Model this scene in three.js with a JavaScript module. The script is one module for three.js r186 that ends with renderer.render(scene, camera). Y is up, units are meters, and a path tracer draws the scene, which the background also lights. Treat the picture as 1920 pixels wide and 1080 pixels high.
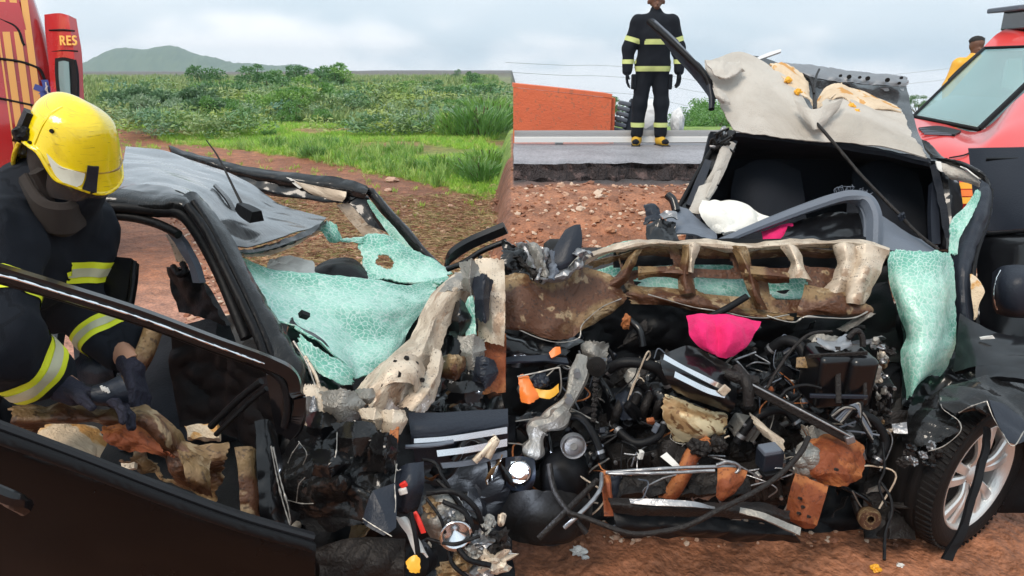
import * as THREE from 'three';
import { mergeGeometries, toCreasedNormals } from 'three/addons/utils/BufferGeometryUtils.js';
import { RoundedBoxGeometry } from 'three/addons/geometries/RoundedBoxGeometry.js';
import { ImprovedNoise } from 'three/addons/math/ImprovedNoise.js';
import { TextGeometry } from 'three/addons/geometries/TextGeometry.js';
import { FontLoader } from 'three/addons/loaders/FontLoader.js';

// ---------------------------------------------------------------- camera, sky, sun, exposure
const scene = new THREE.Scene();
const PITCH = 17.4 * Math.PI / 180, FOC = 1304, EYE = new THREE.Vector3(0, 1.7, 0);
const camera = new THREE.PerspectiveCamera(2 * Math.atan(540 / FOC) * 180 / Math.PI, 16 / 9, 0.05, 6000);
camera.position.copy(EYE);
camera.lookAt(0, 1.7 - Math.sin(PITCH), -Math.cos(PITCH));
const renderer = new THREE.WebGLRenderer({ antialias: true });
renderer.setSize(1024, 576);
renderer.toneMapping = THREE.LinearToneMapping;
renderer.toneMappingExposure = 1.6;
renderer.shadowMap.enabled = true;

let seed = 7;
const rnd = () => { seed = (seed * 1664525 + 1013904223) >>> 0; return seed / 4294967296; };
const rr = (a, b) => a + (b - a) * rnd();
const pick = a => a[Math.floor(rnd() * a.length)];
const NZ = new ImprovedNoise();
const noise = (x, y = 0, z = 0) => NZ.noise(x + 31.7, y + 17.3, z + 5.1);
const clamp = (x, a = 0, b = 1) => Math.min(b, Math.max(a, x));
const sstep = (a, b, x) => { const t = clamp((x - a) / (b - a)); return t * t * (3 - 2 * t); };
const lerp = (a, b, t) => a + (b - a) * t;
const fbm3 = (x, y, z, o = 4) => { let s = 0, a = 0.5; for (let i = 0; i < o; i++) { s += a * noise(x, y, z); x *= 2.03; y *= 2.03; z *= 2.03; a *= 0.5; } return s; };

{ // overcast sky: pale blue-grey above, a white cloud bank low down, wisps higher up
  const W = 1024, H = 512, d = new Float32Array(W * H * 4);
  for (let j = 0; j < H; j++) for (let i = 0; i < W; i++) {
    const el = ((j + 0.5) / H - 0.5) * Math.PI, az = ((i + 0.5) / W - 0.5) * 2 * Math.PI;
    const x = Math.cos(el) * Math.cos(az), z = Math.cos(el) * Math.sin(az), y = Math.sin(el);
    const c1 = fbm3(x * 2.2, y * 5, z * 2.2, 5), c2 = fbm3(x * 6 + 9, y * 16, z * 6, 5);
    const bank = 0.9 * sstep(0.03, -0.03, y - 0.025 - c2 * 0.14);
    const wisp = clamp(0.4 + c1 * 1.5 + c2 * 0.6);
    const r = lerp(lerp(0.49, 0.64, wisp), 0.86, bank), g = lerp(lerp(0.59, 0.70, wisp), 0.87, bank), b = lerp(lerp(0.665, 0.75, wisp), 0.89, bank);
    const k = (j * W + i) * 4, up = 0.91 + 0.2 * sstep(0.25, 0.9, y);
    d[k] = r * up; d[k + 1] = g * up; d[k + 2] = b * up; d[k + 3] = 1;
  }
  const t = new THREE.DataTexture(d, W, H, THREE.RGBAFormat, THREE.FloatType);
  t.mapping = THREE.EquirectangularReflectionMapping; t.magFilter = t.minFilter = THREE.LinearFilter; t.wrapS = THREE.RepeatWrapping;
  t.needsUpdate = true;
  scene.background = t; scene.environment = t;
}
const sun = new THREE.DirectionalLight(0xfff2e2, 1.5);
sun.position.set(-7, 16, 5); sun.target.position.set(0, 0, -4);
sun.castShadow = true; sun.shadow.radius = 40; sun.shadow.mapSize.set(2048, 2048);
Object.assign(sun.shadow.camera, { left: -15, right: 15, top: 15, bottom: -15, near: 1, far: 60 });
scene.add(sun, sun.target);
scene.fog = new THREE.FogExp2(0xd0e0ee, 0.0006);

// ---------------------------------------------------------------- helpers
const V = (x, y, z) => new THREE.Vector3(x, y, z);
const FW = V(0, -Math.sin(PITCH), -Math.cos(PITCH)), UP = V(0, Math.cos(PITCH), -Math.sin(PITCH));
// a place in the world from the direction it is seen in and its distance ahead
const at = (x, y, d) => EYE.clone().addScaledVector(FW, d).add(V((x - 960) / FOC * d, 0, 0)).addScaledVector(UP, (540 - y) / FOC * d);
const onGround = (x, y, h = 0) => { const r = at(x, y, 1).sub(EYE); return EYE.clone().addScaledVector(r, (h - EYE.y) / r.y); };
const pts = a => { const o = []; for (let i = 0; i < a.length; i += 3) o.push(at(a[i], a[i + 1], a[i + 2])); return o; };

const used = {};
function numbered(n) { const k = used[n] = (used[n] ?? -1) + 1; return k ? n + '_' + String(k).padStart(3, '0') : n; }
function tag(o, label, category, group) { o.userData.label = label; o.userData.category = category; if (group) o.userData.group = group; return o; }
function thing(name, label, category, pos = V(0, 0, 0), group) {
  const o = new THREE.Group(); o.name = numbered(name); o.position.copy(pos); scene.add(o); return tag(o, label, category, group);
}
function shadows(m) { m.castShadow = m.receiveShadow = true; return m; }
// geometry given in world coordinates becomes a named mesh under its parent
function part(parent, name, mat, geo, label, kind) {
  const list = (Array.isArray(geo) ? geo : [geo]).map(g => g.index ? g.toNonIndexed() : g.clone()).map(g => { for (const k of Object.keys(g.attributes)) if (!['position', 'normal', 'uv'].includes(k)) g.deleteAttribute(k); if (!g.attributes.uv) boxUV(g); return g; });
  const g = list.length > 1 ? mergeGeometries(list) : list[0];
  let root = parent; while (root && root.parent && root.parent !== scene) root = root.parent;
  if (root) g.translate(-root.position.x, -root.position.y, -root.position.z);
  const m = shadows(new THREE.Mesh(g, mat)); m.name = parent ? name : numbered(name);
  (parent || scene).add(m);
  if (label) m.userData.label = label;
  if (kind) m.userData.kind = kind;
  return m;
}
function structure(name, mat, geo) { const m = part(null, name, mat, geo); m.name = name; m.userData.kind = 'structure'; return m; }
function alone(name, mat, geo, label, category, group) { // a thing that is one mesh, with its origin at its base
  const list = (Array.isArray(geo) ? geo : [geo]).map(g => g.index ? g.toNonIndexed() : g).map(g => { for (const k of Object.keys(g.attributes)) if (!['position', 'normal', 'uv'].includes(k)) g.deleteAttribute(k); if (!g.attributes.uv) boxUV(g); return g; });
  const g = list.length > 1 ? mergeGeometries(list) : list[0];
  g.computeBoundingBox(); const b = g.boundingBox, p = V((b.min.x + b.max.x) / 2, b.min.y, (b.min.z + b.max.z) / 2);
  g.translate(-p.x, -p.y, -p.z);
  const m = shadows(new THREE.Mesh(g, mat)); m.name = numbered(name); m.position.copy(p); scene.add(m);
  return tag(m, label, category, group);
}
function boxUV(g) { // metres, by the way each face points
  const p = g.attributes.position, n = g.attributes.normal, uv = new Float32Array(p.count * 2);
  for (let i = 0; i < p.count; i++) {
    const ax = Math.abs(n.getX(i)), ay = Math.abs(n.getY(i)), az = Math.abs(n.getZ(i));
    uv[2 * i] = ax > ay && ax > az ? p.getZ(i) : p.getX(i); uv[2 * i + 1] = ay >= ax && ay >= az ? p.getZ(i) : p.getY(i);
  }
  g.setAttribute('uv', new THREE.BufferAttribute(uv, 2)); return g;
}
function cr(a, b, c, d, t, lin) {
  if (lin) return b.clone().lerp(c, t);
  const t2 = t * t, t3 = t2 * t, f = (p, q, r, s) => 0.5 * (2 * q + (r - p) * t + (2 * p - 5 * q + 4 * r - s) * t2 + (3 * q - p - 3 * r + s) * t3);
  return V(f(a.x, b.x, c.x, d.x), f(a.y, b.y, c.y, d.y), f(a.z, b.z, c.z, d.z));
}
function along(P, u, lin) {
  const n = P.length - 1, s = clamp(u) * n, i = Math.min(n - 1, Math.floor(s));
  const b = P[i], c = P[i + 1];
  const a = i > 0 ? P[i - 1] : b.clone().multiplyScalar(2).sub(c), d = i < n - 1 ? P[i + 2] : c.clone().multiplyScalar(2).sub(b);
  return cr(a, b, c, d, s - i, lin);
}
// sheet metal, glass or cloth through rows of points; amp = depth of its creases, t = thickness, jag = torn edge
function sheet(rows, { n = 28, m = 28, t = 0.004, amp = 0, f = 7, jag = 0, jf = 14, lin = false, crease = 0.7, s = 0, hole, fold = 0, ff = 6 } = {}) {
  const R = rows.map(r => Array.isArray(r) && typeof r[0] === 'number' ? pts(r) : r);
  const P = [], N = [];
  for (let j = 0; j <= m; j++) for (let i = 0; i <= n; i++) {
    let u = i / n, v = j / m;
    if (jag) {
      const e0 = jag * (0.5 + noise(u * jf, s, 1.3) + 0.5 * noise(u * jf * 2.7, s, 4)), e1 = jag * (0.5 + noise(u * jf, s, 8.3) + 0.5 * noise(u * jf * 2.7, s, 14));
      const k0 = jag * (0.5 + noise(v * jf, s, 21.3) + 0.5 * noise(v * jf * 2.7, s, 24)), k1 = jag * (0.5 + noise(v * jf, s, 38.3) + 0.5 * noise(v * jf * 2.7, s, 34));
      v = lerp(e0, 1 - e1, v); u = lerp(k0, 1 - k1, u);
    }
    P.push(along(R.map(r => along(r, u, lin)), v, lin));
  }
  const id = (i, j) => j * (n + 1) + i, a = V(), b = V();
  const norms = () => { const o = []; for (let j = 0; j <= m; j++) for (let i = 0; i <= n; i++) { a.subVectors(P[id(Math.min(n, i + 1), j)], P[id(Math.max(0, i - 1), j)]); b.subVectors(P[id(i, Math.min(m, j + 1))], P[id(i, Math.max(0, j - 1))]); o.push(a.clone().cross(b).normalize()); } return o; };
  let nn = norms();
  if (fold) { // sharp pressed folds
    const tri = x => Math.abs(((x % 2) + 2) % 2 - 1) * 2 - 1, D3 = [0, 1, 2, 3].map(k => V(Math.sin(s * 3.1 + k * 2.3 + 1), Math.cos(s * 1.7 + k * 1.9), Math.sin(s * 2.3 + k * 4.1)).normalize());
    P.forEach((p, k) => { let c = 0; D3.forEach((d, i) => { c += tri(p.dot(d) * ff * (1 + i * 0.55) + 0.45 * noise(p.x * 2.2 + i, p.y * 2.2 + s, p.z * 2.2) + i) / (1 + i * 0.7); }); p.addScaledVector(nn[k], c * fold * 0.6); });
    nn = norms();
  }
  if (amp) {
    P.forEach((p, k) => {
      const q = p.clone().multiplyScalar(f), c = (0.35 - Math.abs(noise(q.x + s, q.y, q.z)) * 1.6) + 0.5 * (0.3 - Math.abs(noise(q.x * 2.3 + s, q.y * 2.3, q.z * 2.3)) * 1.6) + 0.6 * noise(q.x * 0.6, q.y * 0.6, q.z * 0.6 + s);
      p.addScaledVector(nn[k], c * amp);
    });
    nn = norms();
  }
  const U = [], Vv = [];
  for (let j = 0; j <= m; j++) for (let i = 0; i <= n; i++) { const k = id(i, j); U[k] = i ? U[k - 1] + P[k].distanceTo(P[k - 1]) : 0; Vv[k] = j ? Vv[k - n - 1] + P[k].distanceTo(P[k - n - 1]) : 0; }
  const C = (n + 1) * (m + 1), pos = [], uv = [], ix = [];
  for (const sgn of [0.5, -0.5]) for (let k = 0; k < C; k++) { const p = P[k]; pos.push(p.x + nn[k].x * t * sgn, p.y + nn[k].y * t * sgn, p.z + nn[k].z * t * sgn); uv.push(U[k], Vv[k]); }
  const keep = (i, j) => !hole || !hole((i + 0.5) / n, (j + 0.5) / m);
  const side = (p, q) => ix.push(p, p + C, q, q, p + C, q + C);
  for (let j = 0; j < m; j++) for (let i = 0; i < n; i++) {
    if (!keep(i, j)) continue;
    const A = id(i, j), B = id(i + 1, j), D = id(i, j + 1), E = id(i + 1, j + 1);
    ix.push(A, B, D, B, E, D, A + C, D + C, B + C, B + C, D + C, E + C);
    if (j === 0 || !keep(i, j - 1)) side(B, A); if (j === m - 1 || !keep(i, j + 1)) side(D, E);
    if (i === 0 || !keep(i - 1, j)) side(A, D); if (i === n - 1 || !keep(i + 1, j)) side(E, B);
  }
  let g = new THREE.BufferGeometry();
  g.setAttribute('position', new THREE.Float32BufferAttribute(pos, 3)); g.setAttribute('uv', new THREE.Float32BufferAttribute(uv, 2)); g.setIndex(ix);
  return toCreasedNormals(g, crease);
}
// a section swept along a line; prof = [x, y] pairs in metres, size = scale along it
function sweep(line, prof, { up = V(0, 1, 0), seg = 24, size = () => 1, lin = false, crease = 0.6, twist = 0 } = {}) {
  const L = typeof line[0] === 'number' ? pts(line) : line, C = prof.length, pos = [], uv = [], ix = [];
  let len = 0, prev = null;
  for (let k = 0; k <= seg; k++) {
    const u = k / seg, p = along(L, u, lin), T = along(L, Math.min(1, u + 0.01), lin).sub(along(L, Math.max(0, u - 0.01), lin)).normalize();
    if (prev) len += p.distanceTo(prev); prev = p;
    let X = T.clone().cross(up).normalize(), Y = X.clone().cross(T).normalize();
    if (twist) { const a = twist * u, c = Math.cos(a), s = Math.sin(a), X2 = X.clone().multiplyScalar(c).addScaledVector(Y, s); Y = Y.multiplyScalar(c).addScaledVector(X, -s); X = X2; }
    const s = size(u); let w = 0;
    for (let i = 0; i <= C; i++) { const q = prof[i % C]; if (i) w += Math.hypot(q[0] - prof[i - 1][0], q[1] - prof[i - 1][1]); const o = p.clone().addScaledVector(X, q[0] * s).addScaledVector(Y, q[1] * s); pos.push(o.x, o.y, o.z); uv.push(len, w); }
  }
  for (let k = 0; k < seg; k++) for (let i = 0; i < C; i++) { const a = k * (C + 1) + i, b = a + C + 1; ix.push(a, a + 1, b, a + 1, b + 1, b); }
  for (const k of [0, seg]) {
    const tri = THREE.ShapeUtils.triangulateShape(prof.map(q => new THREE.Vector2(...q)), []), o = k * (C + 1);
    for (const [a, b, c] of tri) ix.push(...(k ? [o + a, o + b, o + c] : [o + a, o + c, o + b]));
  }
  const g = new THREE.BufferGeometry();
  g.setAttribute('position', new THREE.Float32BufferAttribute(pos, 3)); g.setAttribute('uv', new THREE.Float32BufferAttribute(uv, 2)); g.setIndex(ix);
  return toCreasedNormals(g, crease);
}
const ring = (rx, ry = rx, n = 10) => Array.from({ length: n }, (_, i) => [Math.cos(i / n * 6.28319) * rx, Math.sin(i / n * 6.28319) * ry]);
const rect = (w, h, c = 0.004) => [[w / 2 - c, -h / 2], [w / 2, -h / 2 + c], [w / 2, h / 2 - c], [w / 2 - c, h / 2], [-w / 2 + c, h / 2], [-w / 2, h / 2 - c], [-w / 2, -h / 2 + c], [-w / 2 + c, -h / 2]];
const tube = (line, r, seg = 24, o = {}) => sweep(line, ring(r, r, 8), { seg, crease: 1.2, up: V(0.13, 0.2, 1), ...o });
const bar = (line, w, h, o = {}) => sweep(line, rect(w, h, Math.min(w, h) * 0.18), { seg: 1, lin: true, ...o });
function box(c, w, h, d, r = 0.006, rot) { const g = new RoundedBoxGeometry(w, h, d, 2, r); if (rot) g.applyMatrix4(new THREE.Matrix4().makeRotationFromEuler(new THREE.Euler(...rot))); g.translate(c.x, c.y, c.z); return boxUV(g); }
function basis(c, z, upv = V(0, 1, 0)) { const Z = z.clone().normalize(), X = upv.clone().cross(Z).normalize(), Y = Z.clone().cross(X); return new THREE.Matrix4().makeBasis(X, Y, Z).setPosition(c); }
function disc(c, axis, r, h, n = 24, r2 = r) { const g = new THREE.CylinderGeometry(r2, r, h, n); g.rotateX(Math.PI / 2); g.applyMatrix4(basis(c, axis)); return g; }
function lathe(c, axis, prof, n = 40) { const g = new THREE.LatheGeometry(prof.map(p => new THREE.Vector2(...p)), n); g.rotateX(Math.PI / 2); g.applyMatrix4(basis(c, axis)); return g; }
function lump(c, sx, sy, sz, am = 0.25, f = 2, n = 3, s = 0) { // uneven stone or clod
  const g = new THREE.IcosahedronGeometry(1, n), p = g.attributes.position;
  for (let i = 0; i < p.count; i++) { const x = p.getX(i), y = p.getY(i), z = p.getZ(i), k = 1 + am * 2 * noise(x * f + s, y * f, z * f) + am * noise(x * f * 2.6 + s, y * f * 2.6, z * f * 2.6); p.setXYZ(i, x * k * sx + c.x, y * k * sy + c.y, z * k * sz + c.z); }
  g.computeVertexNormals(); return boxUV(g);
}
// mesh of a field (negative inside) by surface nets
function nets(f, lo, hi, h) {
  const nx = Math.ceil((hi.x - lo.x) / h) + 1, ny = Math.ceil((hi.y - lo.y) / h) + 1, nz = Math.ceil((hi.z - lo.z) / h) + 1;
  const F = new Float32Array(nx * ny * nz), id = (i, j, k) => (k * ny + j) * nx + i;
  for (let k = 0; k < nz; k++) for (let j = 0; j < ny; j++) for (let i = 0; i < nx; i++) F[id(i, j, k)] = f(lo.x + i * h, lo.y + j * h, lo.z + k * h);
  const vi = new Int32Array(nx * ny * nz).fill(-1), pos = [], ix = [];
  const cs = [[0, 0, 0], [1, 0, 0], [0, 1, 0], [1, 1, 0], [0, 0, 1], [1, 0, 1], [0, 1, 1], [1, 1, 1]], es = [[0, 1], [2, 3], [4, 5], [6, 7], [0, 2], [1, 3], [4, 6], [5, 7], [0, 4], [1, 5], [2, 6], [3, 7]];
  for (let k = 0; k < nz - 1; k++) for (let j = 0; j < ny - 1; j++) for (let i = 0; i < nx - 1; i++) {
    const v = cs.map(c => F[id(i + c[0], j + c[1], k + c[2])]); let x = 0, y = 0, z = 0, n = 0;
    for (const [a, b] of es) if ((v[a] < 0) !== (v[b] < 0)) { const t = v[a] / (v[a] - v[b]); x += lerp(cs[a][0], cs[b][0], t); y += lerp(cs[a][1], cs[b][1], t); z += lerp(cs[a][2], cs[b][2], t); n++; }
    if (n) { vi[id(i, j, k)] = pos.length / 3; pos.push(lo.x + (i + x / n) * h, lo.y + (j + y / n) * h, lo.z + (k + z / n) * h); }
  }
  const quad = (a, b, c, d, flip) => { if (a < 0 || b < 0 || c < 0 || d < 0) return; flip ? ix.push(a, c, b, a, d, c) : ix.push(a, b, c, a, c, d); };
  for (let k = 1; k < nz - 1; k++) for (let j = 1; j < ny - 1; j++) for (let i = 1; i < nx - 1; i++) {
    const s = F[id(i, j, k)] < 0;
    if (s !== F[id(i + 1, j, k)] < 0) quad(vi[id(i, j - 1, k - 1)], vi[id(i, j, k - 1)], vi[id(i, j, k)], vi[id(i, j - 1, k)], !s);
    if (s !== F[id(i, j + 1, k)] < 0) quad(vi[id(i - 1, j, k - 1)], vi[id(i - 1, j, k)], vi[id(i, j, k)], vi[id(i, j, k - 1)], !s);
    if (s !== F[id(i, j, k + 1)] < 0) quad(vi[id(i - 1, j - 1, k)], vi[id(i, j - 1, k)], vi[id(i, j, k)], vi[id(i - 1, j, k)], !s);
  }
  const g = new THREE.BufferGeometry();
  g.setAttribute('position', new THREE.Float32BufferAttribute(pos, 3)); g.setIndex(ix); g.computeVertexNormals();
  return boxUV(g);
}
// field of limbs: bones = [[a, b, ra, rb], ...]
const smin = (a, b, k) => { const h = clamp(0.5 + 0.5 * (b - a) / k); return lerp(b, a, h) - k * h * (1 - h); };
function limbs(bones, k = 0.03) {
  const B = bones.map(([a, b, ra, rb, sq]) => { const d = b.clone().sub(a); return [a, d, d.lengthSq() || 1e-9, ra, rb, sq]; });
  return (x, y, z) => {
    let r = 9;
    for (const [a, d, l, ra, rb] of B) {
      const px = x - a.x, py = y - a.y, pz = z - a.z, t = clamp((px * d.x + py * d.y + pz * d.z) / l);
      const q = Math.hypot(px - d.x * t, py - d.y * t, pz - d.z * t) - lerp(ra, rb, t);
      r = q > r + k ? r : smin(r, q, k);
    }
    return r;
  };
}
function bodyMesh(bones, h, k, wr = 0, wf = 18) {
  const lo = V(1e9, 1e9, 1e9), hi = V(-1e9, -1e9, -1e9);
  for (const [a, b, ra, rb] of bones) for (const [p, r] of [[a, ra], [b, rb]]) { lo.min(p.clone().subScalar(r + 0.04)); hi.max(p.clone().addScalar(r + 0.04)); }
  const f = limbs(bones, k);
  return nets(wr ? (x, y, z) => { const d = f(x, y, z); return Math.abs(d) > 0.05 ? d : d + wr * (Math.abs(noise(x * wf, y * wf * 0.6, z * wf)) * 1.4 - 0.3 + 0.5 * noise(x * wf * 2.2, y * wf * 1.6, z * wf * 2.2)); } : f, lo, hi, h);
}
// strip of a mesh's surface between two planes across an axis, near a point, set proud of it
function bandOf(geo, c, axis, w, reach, off = 0.004) {
  const A = axis.clone().normalize(), p = geo.attributes.position, nn = geo.attributes.normal, ix = geo.index.array, pos = [], nor = [], uv = [];
  for (let t = 0; t < ix.length; t += 3) {
    let poly = [0, 1, 2].map(i => { const k = ix[t + i], n = V(nn.getX(k), nn.getY(k), nn.getZ(k)); return { p: V(p.getX(k), p.getY(k), p.getZ(k)).addScaledVector(n, off), n }; });
    if (poly[0].p.distanceTo(c) > reach) continue;
    for (const s of [1, -1]) {
      const out = []; const dist = q => w / 2 - s * q.p.clone().sub(c).dot(A);
      for (let i = 0; i < poly.length; i++) { const a = poly[i], b = poly[(i + 1) % poly.length], da = dist(a), db = dist(b); if (da >= 0) out.push(a); if ((da >= 0) !== (db >= 0)) { const u = da / (da - db); out.push({ p: a.p.clone().lerp(b.p, u), n: a.n.clone().lerp(b.n, u) }); } }
      poly = out; if (!poly.length) break;
    }
    for (let i = 1; i + 1 < poly.length; i++) for (const q of [poly[0], poly[i], poly[i + 1]]) { pos.push(q.p.x, q.p.y, q.p.z); nor.push(q.n.x, q.n.y, q.n.z); uv.push(q.p.x + q.p.z, q.p.y); }
  }
  const g = new THREE.BufferGeometry();
  g.setAttribute('position', new THREE.Float32BufferAttribute(pos, 3)); g.setAttribute('normal', new THREE.Float32BufferAttribute(nor, 3)); g.setAttribute('uv', new THREE.Float32BufferAttribute(uv, 2));
  return g;
}

// ---------------------------------------------------------------- materials
const hash = (x, y) => { let h = (x * 374761393 + y * 668265263) | 0; h = Math.imul(h ^ (h >>> 13), 1274126177); return ((h ^ (h >>> 16)) >>> 0) / 4294967296; };
function vn(u, v, p) { // value noise that repeats every p cells
  const x = Math.floor(u), y = Math.floor(v), fx = u - x, fy = v - y, sx = fx * fx * (3 - 2 * fx), sy = fy * fy * (3 - 2 * fy), w = a => ((a % p) + p) % p;
  return lerp(lerp(hash(w(x), w(y)), hash(w(x + 1), w(y)), sx), lerp(hash(w(x), w(y + 1)), hash(w(x + 1), w(y + 1)), sx), sy);
}
const tf = (u, v, p, o = 4) => { let s = 0, a = 0.5, t = 0; for (let i = 0; i < o; i++) { s += a * vn(u * p, v * p, p); t += a; p *= 2; a *= 0.5; u += 0.37; v += 0.11; } return s / t; };
function tex(n, fn, { srgb = true, rep = 1 } = {}) {
  const d = new Uint8Array(n * n * 4);
  for (let j = 0; j < n; j++) for (let i = 0; i < n; i++) { const c = fn(i / n, j / n), k = (j * n + i) * 4; if (typeof c === 'number') d[k] = d[k + 1] = d[k + 2] = clamp(c) * 255; else { d[k] = clamp(c[0]) * 255; d[k + 1] = clamp(c[1]) * 255; d[k + 2] = clamp(c[2]) * 255; } d[k + 3] = 255; }
  const t = new THREE.DataTexture(d, n, n); t.wrapS = t.wrapT = THREE.RepeatWrapping; t.magFilter = t.minFilter = THREE.LinearFilter; t.repeat.set(rep, rep); if (srgb) t.colorSpace = THREE.SRGBColorSpace; t.needsUpdate = true; return t;
}
const again = (t, rep) => { const c = t.clone(); c.repeat.set(rep, rep); c.needsUpdate = true; return c; };
function cells(n, k) { // distance to the nearest and second nearest scattered point
  return (u, v) => { const x = u * k, y = v * k, X = Math.floor(x), Y = Math.floor(y), w = a => ((a % k) + k) % k; let a = 9, b = 9, id = 0; for (let j = -1; j < 2; j++) for (let i = -1; i < 2; i++) { const h1 = hash(w(X + i), w(Y + j) + n), h2 = hash(w(X + i) + 77, w(Y + j) + n), d = Math.hypot(X + i + h1 - x, Y + j + h2 - y); if (d < a) { b = a; a = d; id = h1; } else if (d < b) b = d; } return [a, b, id]; };
}
const rgb = (r, g, b) => new THREE.Color().setRGB(r, g, b);
const mix3 = (a, b, t) => [lerp(a[0], b[0], t), lerp(a[1], b[1], t), lerp(a[2], b[2], t)];
const M = {};
const std = (o) => new THREE.MeshStandardMaterial(o), phy = (o) => new THREE.MeshPhysicalMaterial(o);
const grainT = tex(512, (u, v) => 0.5 + 0.9 * (tf(u, v, 16, 5) - 0.5), { srgb: false });
const scuffT = tex(512, (u, v) => { const a = tf(u, v, 6, 5), b = tf(u + 0.3, v, 40, 3); return 0.3 + 0.5 * a + 0.25 * b; }, { srgb: false });
const dropC = cells(3, 42), dropC2 = cells(11, 90);
const dropT = tex(512, (u, v) => { const [a, , i] = dropC(u, v), [c, , j] = dropC2(u, v), r = 0.1 + 0.28 * i; return Math.max(i > 0.45 ? Math.sqrt(clamp(1 - (a / r) ** 2)) : 0, j > 0.5 ? 0.5 * Math.sqrt(clamp(1 - (c / 0.28) ** 2)) : 0); }, { srgb: false });
// black paint with rain drops, dust streaks and scuffs
const paintT = tex(512, (u, v) => { const d = sstep(0.5, 0.8, tf(u, v, 5, 6)), s = tf(u + 0.2, v + 0.6, 64, 2) > 0.72 ? 0.1 : 0, k = 0.055 + 0.045 * d + s * 0.5; return [k, k * 0.98, k * 1.0]; });
M.paint = phy({ color: rgb(1, 1, 1), map: again(paintT, 2), roughness: 0.4, specularIntensity: 0.3, clearcoat: 0.6, clearcoatRoughness: 0.06, bumpMap: again(dropT, 2.4), bumpScale: 0.0008 });
M.doorpaint = phy({ color: rgb(0.004, 0.003, 0.003), roughness: 0.5, roughnessMap: again(scuffT, 1.5), specularIntensity: 0.25, clearcoat: 0.2, clearcoatRoughness: 0.25 });
M.roof = phy({ color: rgb(1, 1, 1), map: again(paintT, 1.5), metalness: 0, roughness: 0.3, clearcoat: 1, clearcoatRoughness: 0.12, bumpMap: again(dropT, 1.8), bumpScale: 0.0015 });
M.rubber = phy({ specularIntensity: 0.4, color: rgb(0.006, 0.006, 0.007), roughness: 0.5, bumpMap: again(grainT, 6), bumpScale: 0.001 });
M.tyre = phy({ specularIntensity: 0.4, color: rgb(0.010, 0.009, 0.009), roughness: 0.6, bumpMap: again(grainT, 8), bumpScale: 0.0015 });
M.plastic = phy({ specularIntensity: 0.4, color: rgb(0.005, 0.005, 0.006), roughness: 0.45, bumpMap: again(grainT, 12), bumpScale: 0.0008 });
M.gloss = phy({ color: rgb(0.004, 0.004, 0.005), roughness: 0.35, specularIntensity: 0.4, clearcoat: 0.6, clearcoatRoughness: 0.1 });
M.grey = std({ color: rgb(0.12, 0.14, 0.175), roughness: 0.55, bumpMap: again(grainT, 14), bumpScale: 0.0012 });
M.slate = phy({ specularIntensity: 0.6, color: rgb(0.016, 0.020, 0.030), roughness: 0.4, bumpMap: again(grainT, 14), bumpScale: 0.001 });
M.navyseat = std({ color: rgb(0.006, 0.009, 0.016), roughness: 0.85, bumpMap: again(grainT, 20), bumpScale: 0.002 });
M.carpet = std({ color: rgb(0.012, 0.011, 0.011), roughness: 0.95, bumpMap: again(grainT, 20), bumpScale: 0.003 });
// primer and inner sheet metal: cream with dirt and rust that has bled over it
const creamT = tex(1024, (u, v) => { const a = tf(u, v, 5, 6), b = tf(u + 0.4, v + 0.7, 11, 5), sp = tf(u, v + 0.3, 80, 2); const st = tf(u * 1, v, 3, 7); const sc = vn(u * 9 + 3 * v, v * 220, 1000000) * 0.6 + vn(u * 260, v * 14 + 2 * u, 1000000) * 0.4; let c = mix3([0.80, 0.74, 0.66], [0.68, 0.61, 0.53], sstep(0.35, 0.65, b)); c = mix3(c, [0.56, 0.47, 0.39], sstep(0.50, 0.72, st) * 0.5); c = mix3(c, [0.46, 0.32, 0.22], sstep(0.66, 0.74, a) * 0.5); c = mix3(c, [0.36, 0.33, 0.31], sstep(0.72, 0.86, sc) * 0.6); return mix3(c, [0.22, 0.17, 0.14], sstep(0.78, 0.86, sp) * 0.6); });
M.cream = std({ map: again(creamT, 1.6), roughness: 0.42, metalness: 0.15, bumpMap: again(grainT, 5), bumpScale: 0.002 });
const brownT = tex(1024, (u, v) => { const a = tf(u, v, 5, 6), b = tf(u + 0.4, v + 0.7, 14, 5), s = tf(u, v, 60, 3); let c = mix3([0.50, 0.40, 0.27], [0.33, 0.20, 0.12], sstep(0.36, 0.56, a)); c = mix3(c, [0.64, 0.56, 0.44], sstep(0.58, 0.72, b) * 0.8); return mix3(c, [0.14, 0.09, 0.06], sstep(0.60, 0.78, s) * 0.45 + sstep(0.3, 0.18, a) * 0.4); });
M.brown = std({ map: again(brownT, 1.7), roughness: 0.5, metalness: 0.15, bumpMap: again(grainT, 5), bumpScale: 0.004 });
const rustT = tex(512, (u, v) => { const a = tf(u, v, 6, 5), s = tf(u, v, 48, 3); return mix3(mix3([0.66, 0.40, 0.22], [0.50, 0.25, 0.12], sstep(0.4, 0.62, a)), [0.30, 0.15, 0.10], sstep(0.62, 0.8, s) * 0.5); });
M.rust = std({ map: again(rustT, 2.5), roughness: 0.7, metalness: 0.1, bumpMap: again(grainT, 8), bumpScale: 0.003 });
M.steel = std({ color: rgb(0.30, 0.30, 0.31), metalness: 0.8, roughness: 0.6, roughnessMap: again(scuffT, 4), bumpMap: again(grainT, 8), bumpScale: 0.0015 });
M.alu = std({ color: rgb(0.28, 0.265, 0.24), metalness: 0.6, roughness: 0.5, bumpMap: again(grainT, 10), bumpScale: 0.003 });
M.iron = phy({ specularIntensity: 0.5, color: rgb(0.022, 0.019, 0.018), metalness: 0.3, roughness: 0.5, bumpMap: again(grainT, 9), bumpScale: 0.004 });
M.chrome = std({ color: rgb(0.85, 0.86, 0.88), metalness: 1, roughness: 0.16 });
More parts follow.
